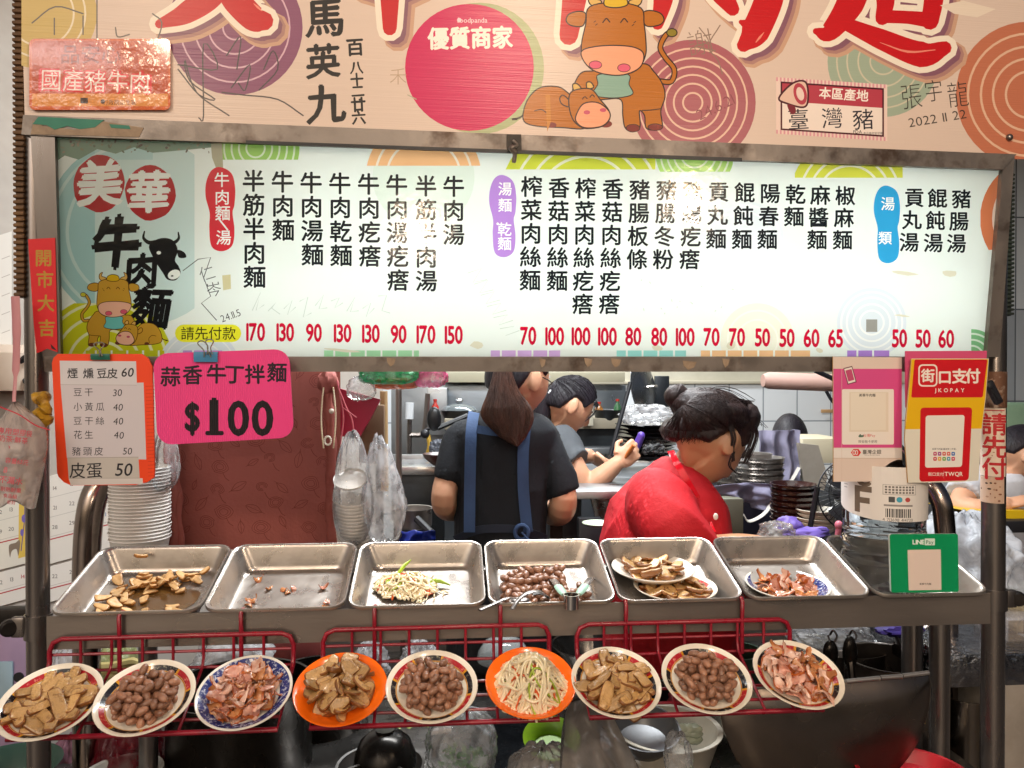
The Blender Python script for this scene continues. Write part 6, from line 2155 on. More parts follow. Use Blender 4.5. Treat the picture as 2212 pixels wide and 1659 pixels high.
o = A.build('red_print', printm(.4, 'bagprint'), t)
for v in o.data.vertices:
    w_ = v.co + wloc(t)
    v.co.y += .010 * noise.noise(w_ * 20) + .05 * abs(w_.x + .86) ** 1.4
m = MB()
m.tube(smooth_path([at(80, 862, 1.36), at(92, 856, 1.355), at(98, 880, 1.35), at(86, 890, 1.35), at(100, 905, 1.35), at(90, 922, 1.355), at(82, 905, 1.355), at(96, 893, 1.345)], 5), [.010 + .003 * sin(i * 1.3) for i in range(36)], 9)
m.disp(.003, 60, 2)
tag(m.build('yellow_wrap', M('yellow_wrap', 'b58a24', .4, 0, '7a5210', 40, .55, bump=.4, bs=60, sharp=.1)), 'knotted yellow wrapper tied to the left post beside the hanging bag', 'wrapper')

# --- right side, behind the post
m = MB()
P = [at(2052, 1800, 1.78), at(2046, 1300, 1.78), at(2040, 1130, 1.78), at(2026, 1070, 1.79), at(1996, 1040, 1.82), at(1950, 1030, 1.9)]
P[0].z = 0
m.tube(smooth_path(P, 6), .024, 18)
tag(m.build('trolley_handle', _M['polished_pipe']), 'thick bent steel pipe rising behind the water jug at the right', 'pipe')
bag('plastic_bag', 'big heap of clear plastic bags behind the right post', 'plastic bag', 2030, 1118, 2225, 1330, 1.85, .16, film('heap_bag', 'dfe2ea', .34, .12, .9, 18), 51, .16, .3)
bag('plastic_bag', 'cream bag of noodles lying under the heap of plastic bags at the right', 'plastic bag', 2160, 1285, 2240, 1372, 1.8, .08, film('cream_bag', 'cfc3a4', .2, .2, .8, 26), 53, .14, .1)
m = MB(); a = at(2190, 925, 3.5); m.box((a.x + .12, 3.55, a.z - .35), (.42, .08, .95), .03); tag(m.build('green_chair', M('chair_green', '7f9a80', .5, 0, '6d886f', 6)), 'pale green chair back behind the seated man', 'chair')
m = MB(); m.prism([at(x, y, 2.75) for x, y in ((2090, 1104), (2230, 1102), (2236, 1122), (2120, 1118))], (0, .25, -.01)); tag(m.build('yellow_tray', M('tray_yellow', 'd9b41c', .4)), 'yellow tray under the hands of the seated man', 'tray')
pbox('dark_table', M('table_dark', '1f1e22', .5), 2060, 1128, 2260, 1150, 2.7, .5, 'dark table in front of the seated man', 'table')
# ================================================================ people
SKIN = M('skin', 'cfa082', .5, 0, 'c48f70', 9, sss=.12, bump=.06, bs=90)
SKIN2 = M('skin_tan', 'c18f6c', .5, 0, 'b58260', 9, sss=.12, bump=.06, bs=90)
def hairmat(name, c1, c2):
    return M(name, c1, .5, 0, c2, 30, .55, bump=.7, bs=150, stretch=(1, 1, .25), rvar=.1, spec=.35)
def remesh(mb, mat, name, parent, voxel=.005, it=3, wr=0, ws=14, seed=0):
    me = mb.mesh(mat, 0)
    o = bpy.data.objects.new('tmp', me)
    COL.objects.link(o)
    r = o.modifiers.new('r', 'REMESH'); r.mode = 'VOXEL'; r.voxel_size = voxel
    s_ = o.modifiers.new('s', 'SMOOTH'); s_.iterations = it; s_.factor = .5
    ev = o.evaluated_get(bpy.context.evaluated_depsgraph_get())
    m2 = bpy.data.meshes.new_from_object(ev)
    bpy.data.objects.remove(o)
    m2.materials.clear()
    m2.materials.append(mat)
    base = wloc(parent)
    for v in m2.vertices:
        if wr:
            n_ = noise.noise(V((v.co.x + v.co.z * .6, v.co.y, v.co.z * .45)) * ws + V((seed, 0, 0))) * 1.3 + .22 * noise.noise(V((v.co.x, v.co.y, v.co.z * .4)) * ws * 2.3 + V((0, seed, 0)))
            q = 1 - abs(n_)
            v.co += v.normal * wr * (q * q - .5)
        v.co -= base
    m2.shade_smooth()
    ob = bpy.data.objects.new(name, m2)
    ob.parent = parent
    COL.objects.link(ob)
    return ob
def limb(m, pts, rs, n=20, sub=5, ends=True):
    P = smooth_path(pts, sub)
    R = []
    k = len(pts) - 1
    for i in range(len(P)):
        t_ = i / (len(P) - 1) * k
        a = min(int(t_), k - 1)
        R.append(rs[a] + (rs[a + 1] - rs[a]) * (t_ - a))
    m.tube(P, R, n)
    m.ball(P[0], R[0] * .98, 14, 10)
    if ends:
        m.ball(P[-1], R[-1] * .98, 14, 10)
def rings(m, data, Y, n=28, sq=.8):
    L = []
    for px, py, hw, hd in data:
        c = at(px, py, Y); k = mpp(c) * hw
        L.append([c + V((k * abs(cos(a)) ** sq * (1 if cos(a) > 0 else -1), hd * abs(sin(a)) ** sq * (1 if sin(a) > 0 else -1), 0)) for a in [2 * pi * i / n for i in range(n)]])
    m.loft(L)
def axes(down, away, roll=0):
    d, a = radians(down), radians(away)
    f = V((cos(d) * cos(a), cos(d) * sin(a), -sin(d)))
    u = V((sin(d) * cos(a), sin(d) * sin(a), cos(d)))
    if roll:
        u = Matrix.Rotation(radians(roll), 3, f) @ u
    return Matrix((f, u.cross(f), u)).transposed()
HR = (.097, .075, .116)
def G(a, e, a0, e0, sa, se):
    return exp(-((a - a0) / sa) ** 2 - ((e - e0) / se) ** 2)
def skull(d):
    e = math.asin(max(-1, min(1, d.z))); a = atan2(d.y, d.x)
    k = 1 + .05 * G(abs(a), e, pi, .15, 1.0, .6)
    if e < -.2:
        k -= .16 * min(1, (-e - .2) / .6) * abs(sin(a)) ** 1.5
    if abs(a) > 1.7 and e < -.3:
        k -= .12 * min(1, (-e - .3) / .5)
    return k, a, e
def face(d):
    k, a, e = skull(d)
    A_ = abs(a)
    k += .17 * G(a, e, 0, -.20, .15, .15) + .09 * G(a, e, 0, -.02, .11, .22)
    k += .03 * G(A_, e, .34, .20, .30, .10) - .055 * G(A_, e, .37, .04, .17, .11)
    k += .035 * G(A_, e, .62, -.26, .3, .25)
    k += .060 * G(a, e, 0, -.52, .24, .07) + .055 * G(a, e, 0, -.64, .2, .06) - .03 * G(a, e, 0, -.58, .26, .025)
    k += .075 * G(a, e, 0, -.92, .34, .15)
    return k
def headpt(c, R, s_, a, e, lift=0, fn=face):
    d = V((cos(e) * cos(a), cos(e) * sin(a), sin(e)))
    k = fn(d)
    return c + R @ (V((d.x * HR[0], d.y * HR[1], d.z * HR[2])) * k * s_ + d * lift)
def head(m, c, R, s_):
    m.ball(c, tuple(x * s_ for x in HR), 56, 40, R.to_4x4(), face)
    for sd in (-1, 1):
        e = c + R @ V((-.008 * s_, sd * .080 * s_, -.006 * s_))
        m.ball(e, (.022 * s_, .011 * s_, .036 * s_), 16, 12, R.to_4x4() @ Matrix.Rotation(sd * .35, 4, 'Z') @ Matrix.Rotation(-.2, 4, 'Y'))
        m.ball(e + R @ V((0, 0, -.026 * s_)), .008 * s_, 10, 8)
def hairline(a):
    A_ = abs(a)
    for (x0, y0), (x1, y1) in zip(((0, .62), (.55, .55), (.95, .30), (1.15, .06), (1.38, .20), (1.72, .22), (2.1, -.45), (3.2, -.62)), ((.55, .55), (.95, .30), (1.15, .06), (1.38, .20), (1.72, .22), (2.1, -.45), (3.2, -.62), (4, -.62))):
        if A_ <= x1:
            return y0 + (y1 - y0) * (A_ - x0) / (x1 - x0)
    return -.6
def hairshell(m, c, R, s_, th=.012, low=0, seed=0):
    def f(d):
        k, a, e = skull(d)
        q = (e - hairline(a) - low) / .14
        q = max(0, min(1, q))
        q = q * q * (3 - 2 * q)
        return k + q * (th / .1 + .012 * noise.noise(V((a * 7, e * 2, seed)))) - (1 - q) * .10
    m.ball(c, tuple(x * s_ for x in HR), 72, 48, R.to_4x4(), f)
    return f
def strands(m, c, R, s_, fn, goal, n, lift=.002, rad=.0012, amin=.2, amax=3.1, seed=1, tail=None):
    rnd = random.Random(seed)
    for i in range(n):
        a = rnd.uniform(amin, amax) * rnd.choice((-1, 1))
        e = hairline(a) + rnd.uniform(.02, .5)
        d0 = V((cos(e) * cos(a), cos(e) * sin(a), sin(e)))
        P = []
        for j in range(9):
            t_ = j / 8
            d = (d0 * (1 - t_) + goal * t_)
            d = d.normalized()
            k = fn(d)
            P.append(c + R @ (V((d.x * HR[0], d.y * HR[1], d.z * HR[2])) * k * s_ + d * lift * (1 + rnd.uniform(-.5, .8))))
        m.tube(P, [rad * .5] + [rad] * 7 + [rad * .7], 5)
def facebits(t, c, R, s_, hm, skin):
    for sd in (-1, 1):
        m = MB(); m.tube([headpt(c, R, s_, sd * a, e, .0012) for a, e in ((.14, .21), (.28, .26), (.45, .25), (.58, .19))], [.0016 * s_, .0028 * s_, .0026 * s_, .001], 6, flat=.5); m.build('eyebrow', hm, t)
        m = MB(); m.tube([headpt(c, R, s_, sd * a, e, .0012) for a, e in ((.20, .03), (.30, -.02), (.42, -.03), (.54, .02))], [.0010 * s_, .0020 * s_, .0020 * s_, .0010], 6); m.build('eyelash', BLACK, t)
    m = MB()
    m.tube([headpt(c, R, s_, a, -.575, .0006) for a in (-.24, -.1, 0, .1, .24)], [.001, .004 * s_, .0045 * s_, .004 * s_, .001], 8, flat=.6)
    m.build('lips', M('lips', 'a4584c', .4, 0, '9a5046', 20), t)
def hand(m, w_, d, n_, curl=.9, s_=1, left=False, spread=.0):
    d, n_ = V(d).normalized(), V(n_).normalized()
    n_ = (n_ - d * n_.dot(d)).normalized()
    sd = d.cross(n_) * (-1 if left else 1)
    R = Matrix((d, sd, n_)).transposed().to_4x4()
    m.ball(w_ + d * .045 * s_, (.048 * s_, .039 * s_, .016 * s_), 18, 12, R)
    for i, ln in enumerate((.070, .078, .072, .056)):
        p = w_ + d * (.082 - .004 * abs(i - 1)) * s_ + sd * (.029 - .019 * i) * s_
        dd = (d + sd * spread * (1.5 - i) * .2).normalized()
        P, cu = [p - dd * .012 * s_, p], curl * (.55 + .08 * i)
        for q, seg in enumerate((.45, .31, .24)):
            dd = (dd * cos(cu) + n_ * sin(cu)).normalized()
            nn = n_ - dd * n_.dot(dd)
            p = p + dd * ln * seg * s_
            P.append(p)
            n2 = (n_ * 1)
            cu = curl * .75
            ax_ = dd.cross(n_)
            if ax_.length > 1e-4:
                n_2 = ax_.cross(dd).normalized()
                n_ = n_2
        m.tube(smooth_path(P, 3), [.0088 * s_] * 6 + [.0082 * s_] * 3 + [.0072 * s_] * 3 + [.006 * s_], 10)
        m.ball(P[-1], .0062 * s_, 10, 8)
        n_ = V(R.col[2][:3])
    p = w_ + d * .028 * s_ + sd * .034 * s_
    t1_ = (d * .65 + sd * .55 + n_ * .45).normalized()
    t2_ = (d * .8 + n_ * .6 - sd * .1).normalized()
    P = [p - t1_ * .012 * s_, p, p + t1_ * .036 * s_, p + t1_ * .036 * s_ + t2_ * .028 * s_]
    m.tube(smooth_path(P, 3), [.012 * s_] * 4 + [.0098 * s_] * 3 + [.0082 * s_] * 3, 10)
    m.ball(P[-1], .008 * s_, 10, 8)
def ribbon(name, pts, Y, wd, mat, parent, th=.0022):
    """cloth band given by pixels (x, y, Y offset) lying on the back of a figure"""
    P = smooth_path([at(x, y, Y + dy) for x, y, dy in pts], 6)
    m = MB()
    R = []
    for i, p in enumerate(P):
        t_ = (P[min(i + 1, len(P) - 1)] - P[max(i - 1, 0)]).normalized()
        s_ = t_.cross(V((0, 1, 0))).normalized() * wd / 2
        R.append([p - s_, p + s_, p + s_ + V((0, th, 0)), p - s_ + V((0, th, 0))])
    m.loft(R)
    return m.build(name, mat, parent)
def legs(t, x, Y, hip, mat, gap=.09):
    m = MB()
    for sd in (-1, 1):
        limb(m, [V((x + sd * gap * .8, Y, hip)), V((x + sd * gap, Y, hip * .52)), V((x + sd * gap, Y + .01, .07))], [.085, .062, .048], 14)
    m.ball((x, Y, hip), (.16, .12, .10), 20, 12)
    m.build('trousers', mat, t)
    for sd in (-1, 1):
        m = MB()
        m.ball((x + sd * gap, Y + .05, .04), (.045, .125, .04), 16, 10)
        m.build('shoe', BLACK, t)

# ---- cook in red, near, seen from the side and looking down
Y3 = 1.86
c3 = at(1533, 951, Y3)
R3_ = axes(42, 25)
w3 = thing('person', 'woman in a red shirt with a hair bun, head bent over the trays', 'person', (c3.x - .1, Y3, 0))
m = MB()
head(m, c3, R3_, 1.0)
limb(m, [at(1530, 985, Y3 + .02), at(1492, 1018, Y3 + .02), at(1450, 1085, Y3 + .02)], [.060, .056, .075])
rings(m, [(1452, 1060, 60, .08), (1445, 1120, 100, .13), (1440, 1260, 110, .13), (1450, 1420, 120, .14)], Y3 + .03)
limb(m, [at(1424, 1088, 1.78), at(1450, 1150, 1.70), at(1500, 1196, 1.70), at(1600, 1186, 1.70), at(1668, 1186, 1.70)], [.062, .055, .046, .036, .027])
hand(m, at(1668, 1186, 1.70), (1, .05, -.1), (0, .2, -1), .8)
limb(m, [at(1480, 1080, 2.02), at(1530, 1180, 1.98), at(1640, 1196, 1.86)], [.055, .042, .028])
hand(m, at(1640, 1196, 1.86), (1, -.1, -.1), (0, -.2, -1), .8, left=True)
remesh(m, SKIN2, 'body', w3, .0048, 2)
m = MB()
rings(m, [(1446, 986, 14, .03), (1454, 1002, 44, .07), (1454, 1026, 66, .11), (1448, 1056, 90, .145), (1442, 1092, 117, .17), (1438, 1132, 129, .18), (1436, 1182, 137, .185), (1440, 1260, 140, .18), (1450, 1420, 138, .17)], Y3 + .03)
limb(m, [at(1420, 1082, 1.77), at(1450, 1142, 1.71), at(1490, 1186, 1.70)], [.080, .080, .072])
limb(m, [at(1490, 1075, 2.0), at(1530, 1170, 1.98)], [.07, .06])
remesh(m, M('shirt_red', 'c01020', .75, 0, 'a80c1a', 10, bump=.25, bs=150), 'shirt', w3, .007, 8, .011, 8, 4)
HM3 = hairmat('hair_darkbrown', '1c1214', '35211c')
m = MB()
fn = hairshell(m, c3, R3_, 1.0, .018, .02, 3)
bun = at(1463, 857, Y3 + .01)
m.ball(at(1536, 886, Y3), (.104, .090, .054), 40, 26, Matrix.Rotation(radians(12), 4, 'Y'), lambda d: 1 + .05 * noise.noise(V((d.x * 1.5, d.y * 5, d.z * 6))))
m.ball(at(1470, 925, Y3 + .01), (.05, .075, .034), 28, 18, Matrix.Rotation(radians(-15), 4, 'Y'), lambda d: 1 + .12 * noise.noise(V((d.x * 2, d.y * 6, d.z * 6))))
m.ball(at(1598, 904, Y3 + .01), (.046, .070, .050), 28, 18, Matrix.Rotation(radians(30), 4, 'Y'), lambda d: 1 + .07 * noise.noise(d * 4))
ob = remesh(m, HM3, 'hair', w3, .004, 2)
m = MB()
rnd = random.Random(4)
def on_px(x, y, dY=0):
    return at(x, y, Y3 + dY)
for i in range(210):             # hair combed back to the bun
    x0, y0 = rnd.uniform(1560, 1632), rnd.uniform(862, 935)
    t0 = rnd.random()
    P = []
    for j in range(8):
        q = j / 7
        x = x0 + (1482 - x0) * q
        y = y0 + (872 - y0) * q - 34 * sin(pi * q) * (1 - t0 * .9)
        dx, dy = (x - 1536) / 98, (y - 902) / 64
        P.append(on_px(x, y, -.099 * sqrt(max(.03, 1 - dx * dx - dy * dy)) - .0015))
    m.tube(P, [.0006] + [rnd.uniform(.0007, .0012)] * 6 + [.0005], 5)
for i in range(130):
    x0, y0 = rnd.uniform(1436, 1560), rnd.uniform(905, 955)
    P = []
    for j in range(7):
        q = j / 6
        x = x0 + (1478 - x0) * q
        y = y0 + (876 - y0) * q
        dx, dy = (x - 1530) / 104, (y - 905) / 66
        P.append(on_px(x + 4 * sin(q * 3 + i), y, -.098 * sqrt(max(.05, 1 - dx * dx - dy * dy)) - .001))
    m.tube(P, [.0006] + [rnd.uniform(.0007, .0012)] * 5 + [.0006], 5)
for i in range(44):             # loose wisps
    a = rnd.uniform(0, 1)
    x0, y0 = 1500 + 135 * a, 842 + 70 * a ** 2 + rnd.uniform(-3, 6)
    m.tube(smooth_path([on_px(x0, y0, -.03), on_px(x0 + rnd.uniform(4, 12), y0 + rnd.uniform(-10, 6), -.03), on_px(x0 + rnd.uniform(10, 26), y0 + rnd.uniform(0, 26), -.03)], 4), .0006, 4)
for i in range(5):             # side lock in front of the ear
    o_ = rnd.uniform(-7, 7)
    m.tube(smooth_path([on_px(1578 + o_, 940, -.075), on_px(1584 + o_, 975, -.078), on_px(1576 + o_ * .6, 1005, -.078), on_px(1590 + o_ * .3, 1022, -.07)], 5), .0009, 5)
for i in range(6):
    o_ = rnd.uniform(-8, 8)
    m.tube(smooth_path([on_px(1626 + o_ * .4, 912, -.04), on_px(1634 + o_ * .6, 938, -.04), on_px(1622 + o_, 970, -.045), on_px(1606 + o_, 1000, -.05)], 5), .0009, 5)
for i in range(16):             # fringe falling past the face
    o_ = rnd.uniform(-16, 10)
    m.tube(smooth_path([on_px(1612 + o_, 905, -.06), on_px(1630 + o_ * .5, 932, -.05), on_px(1626 + o_ * .6, 958, -.05), on_px(1612 + o_ * .8, 975 + rnd.uniform(0, 26), -.055)], 5), rnd.uniform(.0007, .0014), 5)
for i in range(9):             # hair before the ear
    o_ = rnd.uniform(-6, 12)
    m.tube(smooth_path([on_px(1572 + o_, 915, -.085), on_px(1580 + o_, 945, -.09), on_px(1578 + o_ * .8, 968, -.088), on_px(1582 + o_ * .5, 985 + rnd.uniform(0, 14), -.085)], 5), rnd.uniform(.0007, .0013), 5)
for i in range(90):             # nape and lower hair edge
    x0 = rnd.uniform(1432, 1545)
    y0 = 940 + 6 * sin((x0 - 1432) / 36)
    m.tube([on_px(x0, y0 - 14, -.085), on_px(x0 - rnd.uniform(-2, 6), y0, -.088), on_px(x0 - rnd.uniform(-3, 12), y0 + rnd.uniform(4, 16), -.078)], [.001, .0009, .0003], 4)
m.build('hair_strands', HM3, w3)
m = MB()
m.ball(bun, (.033, .032, .031), 30, 20, None, lambda d: 1 + .04 * noise.noise(d * 3))
for i in range(40):
    a0 = i * .157
    m.tube([bun + Matrix.Rotation(a0, 3, V((.9, 0, -.35))) @ V((.033 * cos(t_) * .3 - .012 * (1 - t_ / 2), .033 * sin(t_), .031 * cos(t_))) for t_ in [k * .3 - .2 for k in range(9)]], .0009, 4)
m.build('hair_bun', HM3, w3)
m = MB()
for i in range(26):
    a = 2 * pi * i / 26
    p = at(1486, 868, Y3 + .0) + V((.022 * cos(a) * .45, .045 * sin(a), .022 * cos(a) * .9 + .004))
    m.ball(p, (.006, .005, .006), 8, 6, None, lambda d: 1 + .4 * noise.noise(d * 3 + V((i, 0, 0))))
m.build('hair_band', M('band_lime', 'a9b06a', .7, 0, 'd0d0a0', 90), w3)
facebits(w3, c3, R3_, 1.0, HM3, SKIN2)
ribbon('lanyard', [(1449, 974, -.07), (1462, 1000, -.10), (1482, 1035, -.115), (1502, 1070, -.115), (1512, 1092, -.11), (1540, 1150, -.155)], Y3, .016, M('lanyard_red', 'd81428', .15, coat=.6), w3)
m = MB(); m.ball(at(1546, 1116, Y3 - .16), (.006, .003, .008), 10, 8); m.build('badge', M('badge_white', 'e3e0da', .3), w3)
m = MB()
for k in range(9):
    m.ball(at(1504 + k * 1.4, 1066 + k * 4.4, Y3 - .105), .0016, 6, 5)
m.build('necklace', M('silver', 'c9c6c0', .2, 1), w3)
legs(w3, c3.x - .12, Y3 + .1, .80, M('trousers_dark', '202024', .8))

# ---- cook in black seen from behind
Y1 = 2.2
w1 = thing('person', 'woman from behind in a black shirt with blue apron straps and long ponytail', 'person', (at(1080, 1100, Y1).x, Y1, 0))
m = MB()
c1 = at(1122, 818, Y1 + .01)
R1 = axes(14, 36)
head(m, c1, R1, .98)
limb(m, [at(1112, 850, Y1 + .01), at(1098, 905, Y1 + .02)], [.055, .062])
rings(m, [(1095, 915, 85, .08), (1085, 960, 105, .10), (1080, 1100, 90, .10), (1082, 1300, 96, .11)], Y1 + .02)
limb(m, [at(1004, 955, Y1), at(968, 1030, Y1 - .02), at(960, 1088, Y1 - .02), at(985, 1100, Y1 + .15), at(1040, 1085, Y1 + .36)], [.045, .036, .037, .036, .028])
hand(m, at(1040, 1085, Y1 + .36), (.4, 1, 0), (0, 0, -1), .6)
limb(m, [at(1176, 950, Y1), at(1212, 1040, Y1 - .02), at(1215, 1094, Y1 - .02), at(1196, 1108, Y1 + .14), at(1150, 1085, Y1 + .34)], [.044, .037, .041, .040, .028])
hand(m, at(1150, 1085, Y1 + .34), (-.4, 1, 0), (0, 0, -1), .6, left=True)
remesh(m, SKIN, 'body', w1, .005, 2)
m = MB()
rings(m, [(1097, 884, 46, .06), (1095, 894, 66, .085), (1093, 908, 94, .105), (1090, 926, 114, .118), (1086, 952, 114, .122), (1083, 1000, 102, .122), (1081, 1060, 98, .12), (1080, 1120, 99, .12), (1080, 1180, 100, .12), (1082, 1300, 106, .13), (1082, 1420, 110, .13)], Y1 + .02)
limb(m, [at(1004, 944, Y1 + .01), at(980, 994, Y1 - .01), at(966, 1038, Y1 - .02)], [.056, .048, .043], ends=False)
limb(m, [at(1170, 946, Y1 + .01), at(1196, 1005, Y1 - .01), at(1216, 1066, Y1 - .02)], [.056, .051, .052], ends=False)
remesh(m, M('shirt_black', '12161d', .85, 0, '0d1016', 8, bump=.2, bs=150), 'shirt', w1, .007, 6, .011, 8, 9)
HM1 = hairmat('hair_brown', '2e1f1b', '5a3a2e')
m = MB()
fn = hairshell(m, c1, R1, .98, .014, 0, 8)
remesh(m, hairmat('hair_black', '16141a', '262028'), 'hair', w1, .0045, 2)
m = MB()
TL = [(1086, 775, 16), (1086, 804, 19), (1087, 842, 31), (1094, 880, 50), (1097, 902, 53), (1104, 925, 41), (1108, 944, 27), (1113, 956, 13), (1115, 962, 5)]
def tailring(px, py, hw, j):
    c = at(px, py, Y1 - .125 + .03 * (1 - min(1, j / 3)))
    k = mpp(c) * hw
    return [c + V((k * cos(a) * (1 + .10 * sin(a * 9 + j)), .034 * sin(a) * (1 + .18 * noise.noise(V((cos(a) * 5, sin(a) * 5, j * .3)))), 0)) for a in [2 * pi * i / 44 for i in range(44)]]
Tl = smooth_path([V(x) for x in TL], 4)
m.loft([tailring(p.x, p.y, p.z, i * .25) for i, p in enumerate(Tl)])
rnd = random.Random(6)
for i in range(230):
    q = rnd.uniform(-1.03, 1.03)
    P = []
    st = rnd.randint(0, 8)
    for j in range(st, min(len(Tl), st + rnd.randint(10, 24))):
        p = Tl[j]
        c = at(p.x + p.z * q * .98 + 2 * sin(j * .4 + i), p.y, Y1 - .125 + .03 * (1 - min(1, j / 12)) - .034 * sqrt(max(0, 1 - q * q)) - .001)
        P.append(c)
    if len(P) > 2:
        m.tube(P, [.0006] + [rnd.uniform(.0006, .0014)] * (len(P) - 2) + [.0005], 5)
m.build('ponytail', HM1, w1)
AP = M('apron_blue', '385680', .7, 0, '293d60', 5, bump=.2, bs=160)
ribbon('apron_strap', [(1024, 890, -.06), (1020, 915, -.10), (1017, 955, -.118), (1015, 1050, -.112), (1014, 1150, -.112)], Y1, .031, AP, w1)
ribbon('apron_strap', [(1136, 905, -.085), (1134, 930, -.112), (1130, 985, -.118), (1131, 1060, -.112), (1139, 1150, -.11)], Y1, .031, AP, w1)
ribbon('apron_strap', [(1030, 927, -.115), (1080, 934, -.118), (1124, 930, -.118)], Y1, .022, AP, w1)
ribbon('apron_tie', [(982, 1166, -.06), (1030, 1146, -.11), (1080, 1142, -.116), (1130, 1146, -.11), (1180, 1164, -.06)], Y1, .022, M('apron_dark', '1d2433', .75), w1)
m = MB(); c = at(1127, 1150, Y1 - .125)
m.tube([c + V((.018 * cos(a), 0, .02 * sin(a))) for a in [2 * pi * i / 16 for i in range(16)]], .006, 8, closed=True); m.tube([c, c + V((.03, -.004, -.03))], .007, 8, flat=.4)
m.build('apron_knot', AP, w1)
facebits(w1, c1, R1, .98, BLACK, SKIN)
m = MB(); m.tube(smooth_path([headpt(c1, R1, .98, -1.35, .08, .004), headpt(c1, R1, .98, -.9, .06, .008), headpt(c1, R1, .98, -.5, .04, .012)], 4), .0016, 6); m.build('glasses', BLACK, w1)
legs(w1, at(1080, 1100, Y1).x, Y1 + .02, .84, _M['trousers_dark'])

# ---- younger cook in grey, in profile
Y2 = 2.75
c2 = at(1230, 876, Y2)
R2 = axes(34, 8)
w2 = thing('person', 'young woman in a grey shirt with a black ponytail, in profile, working with her hands', 'person', (at(1195, 1000, Y2).x, Y2, 0))
m = MB()
head(m, c2, R2, .88)
limb(m, [at(1222, 905, Y2 + .02), at(1206, 950, Y2 + .03)], [.052, .058])
rings(m, [(1198, 950, 40, .07), (1192, 1000, 52, .09), (1195, 1200, 56, .10)], Y2 + .03)
limb(m, [at(1214, 962, Y2 - .12), at(1244, 1018, Y2 - .17), at(1266, 1052, Y2 - .18), at(1300, 1030, Y2 - .19), at(1332, 1002, Y2 - .2)], [.045, .042, .043, .037, .026])
hand(m, at(1332, 1002, Y2 - .2), (.75, .1, .55), (-.2, .9, -.3), 1.25, .95)
limb(m, [at(1205, 965, Y2 + .15), at(1232, 985, Y2 + .12), at(1272, 984, Y2 + .04)], [.04, .036, .026])
hand(m, at(1272, 984, Y2 + .04), (.85, -.1, -.45), (-.2, -.5, -.8), .9, .95, True)
remesh(m, SKIN, 'body', w2, .0048, 2)
m = MB()
rings(m, [(1206, 928, 26, .05), (1201, 940, 46, .08), (1196, 958, 58, .10), (1192, 990, 62, .11), (1192, 1040, 60, .11), (1194, 1120, 62, .115), (1195, 1220, 66, .12)], Y2 + .03)
limb(m, [at(1212, 956, Y2 - .11), at(1232, 988, Y2 - .15), at(1247, 1002, Y2 - .17)], [.064, .060, .059], ends=False)
limb(m, [at(1208, 960, Y2 + .14), at(1226, 984, Y2 + .13)], [.055, .048])
remesh(m, M('shirt_grey', '565b60', .8, 0, '484c51', 10, bump=.2, bs=150), 'shirt', w2, .007, 5, .009, 9, 2)
HM2 = _M['hair_black']
m = MB()
fn2 = hairshell(m, c2, R2, .88, .015, 0, 5)
remesh(m, HM2, 'hair', w2, .0042, 1)
m = MB()
strands(m, c2, R2, .88, fn2, V((-.9, 0, .35)).normalized(), 90, .001, .0011, .3, 2.4, 3)
for i in range(10):
    o_ = i * .05
    m.tube(smooth_path([headpt(c2, R2, .88, -.55 - o_ * .3, .62, .012), headpt(c2, R2, .88, -.5 - o_ * .2, .35, .016), headpt(c2, R2, .88, -.62 - o_ * .2, .05, .012), headpt(c2, R2, .88, -.75, -.2, .006)], 4), .0011, 5)
m.build('hair_strands', HM2, w2)
m = MB()
Tl = smooth_path([V(x) for x in ((1198, 840, 9), (1184, 850, 17), (1175, 880, 21), (1170, 915, 18), (1170, 950, 8))], 4)
def tr2(p, j):
    c = at(p.x, p.y, Y2 - .01); k = mpp(c) * p.z
    return [c + V((k * cos(a) * (1 + .1 * sin(a * 8 + j)), .026 * sin(a), .3 * k * cos(a))) for a in [2 * pi * i / 36 for i in range(36)]]
m.loft([tr2(p, i * .3) for i, p in enumerate(Tl)])
m.build('ponytail', HM2, w2)
m = MB(); m.box(at(1191, 848, Y2 - .035), (.020, .008, .016), .003, Matrix.Rotation(.5, 4, 'Y')); m.build('hair_clip', M('clip_white', 'dfe2e4', .2), w2)
facebits(w2, c2, R2, .88, HM2, SKIN)
legs(w2, at(1195, 1000, Y2).x, Y2 + .05, .82, _M['trousers_dark'])
# tools in her hand
t = thing('peeling_knife', 'small knife with an orange handle held by the cook in grey', 'knife', at(1352, 990, Y2 - .2))
m = MB(); m.tube([at(1348, 994, Y2 - .2), at(1358, 978, Y2 - .21), at(1369, 962, Y2 - .22)], [.009, .011, .010], 10, flat=.7); m.build('handle', M('knife_orange', 'b0642a', .45), t)
m = MB(); m.prism([at(x, y, Y2 - .2) for x, y in ((1346, 992), (1351, 997), (1338, 1022), (1330, 1030))], (0, .0015, 0)); m.build('blade', STEEL, t)
m = MB(); m.tube([at(1366, 985, Y2 - .1), at(1376, 962, Y2 - .11), at(1385, 942, Y2 - .12)], [.012, .015, .014], 12); m.ball(at(1385, 941, Y2 - .12), .014, 12, 8)
tag(m.build('purple_marker', M('handle_purple', '5a3fa0', .35)), 'thick purple stick behind the orange handled knife', 'stick')

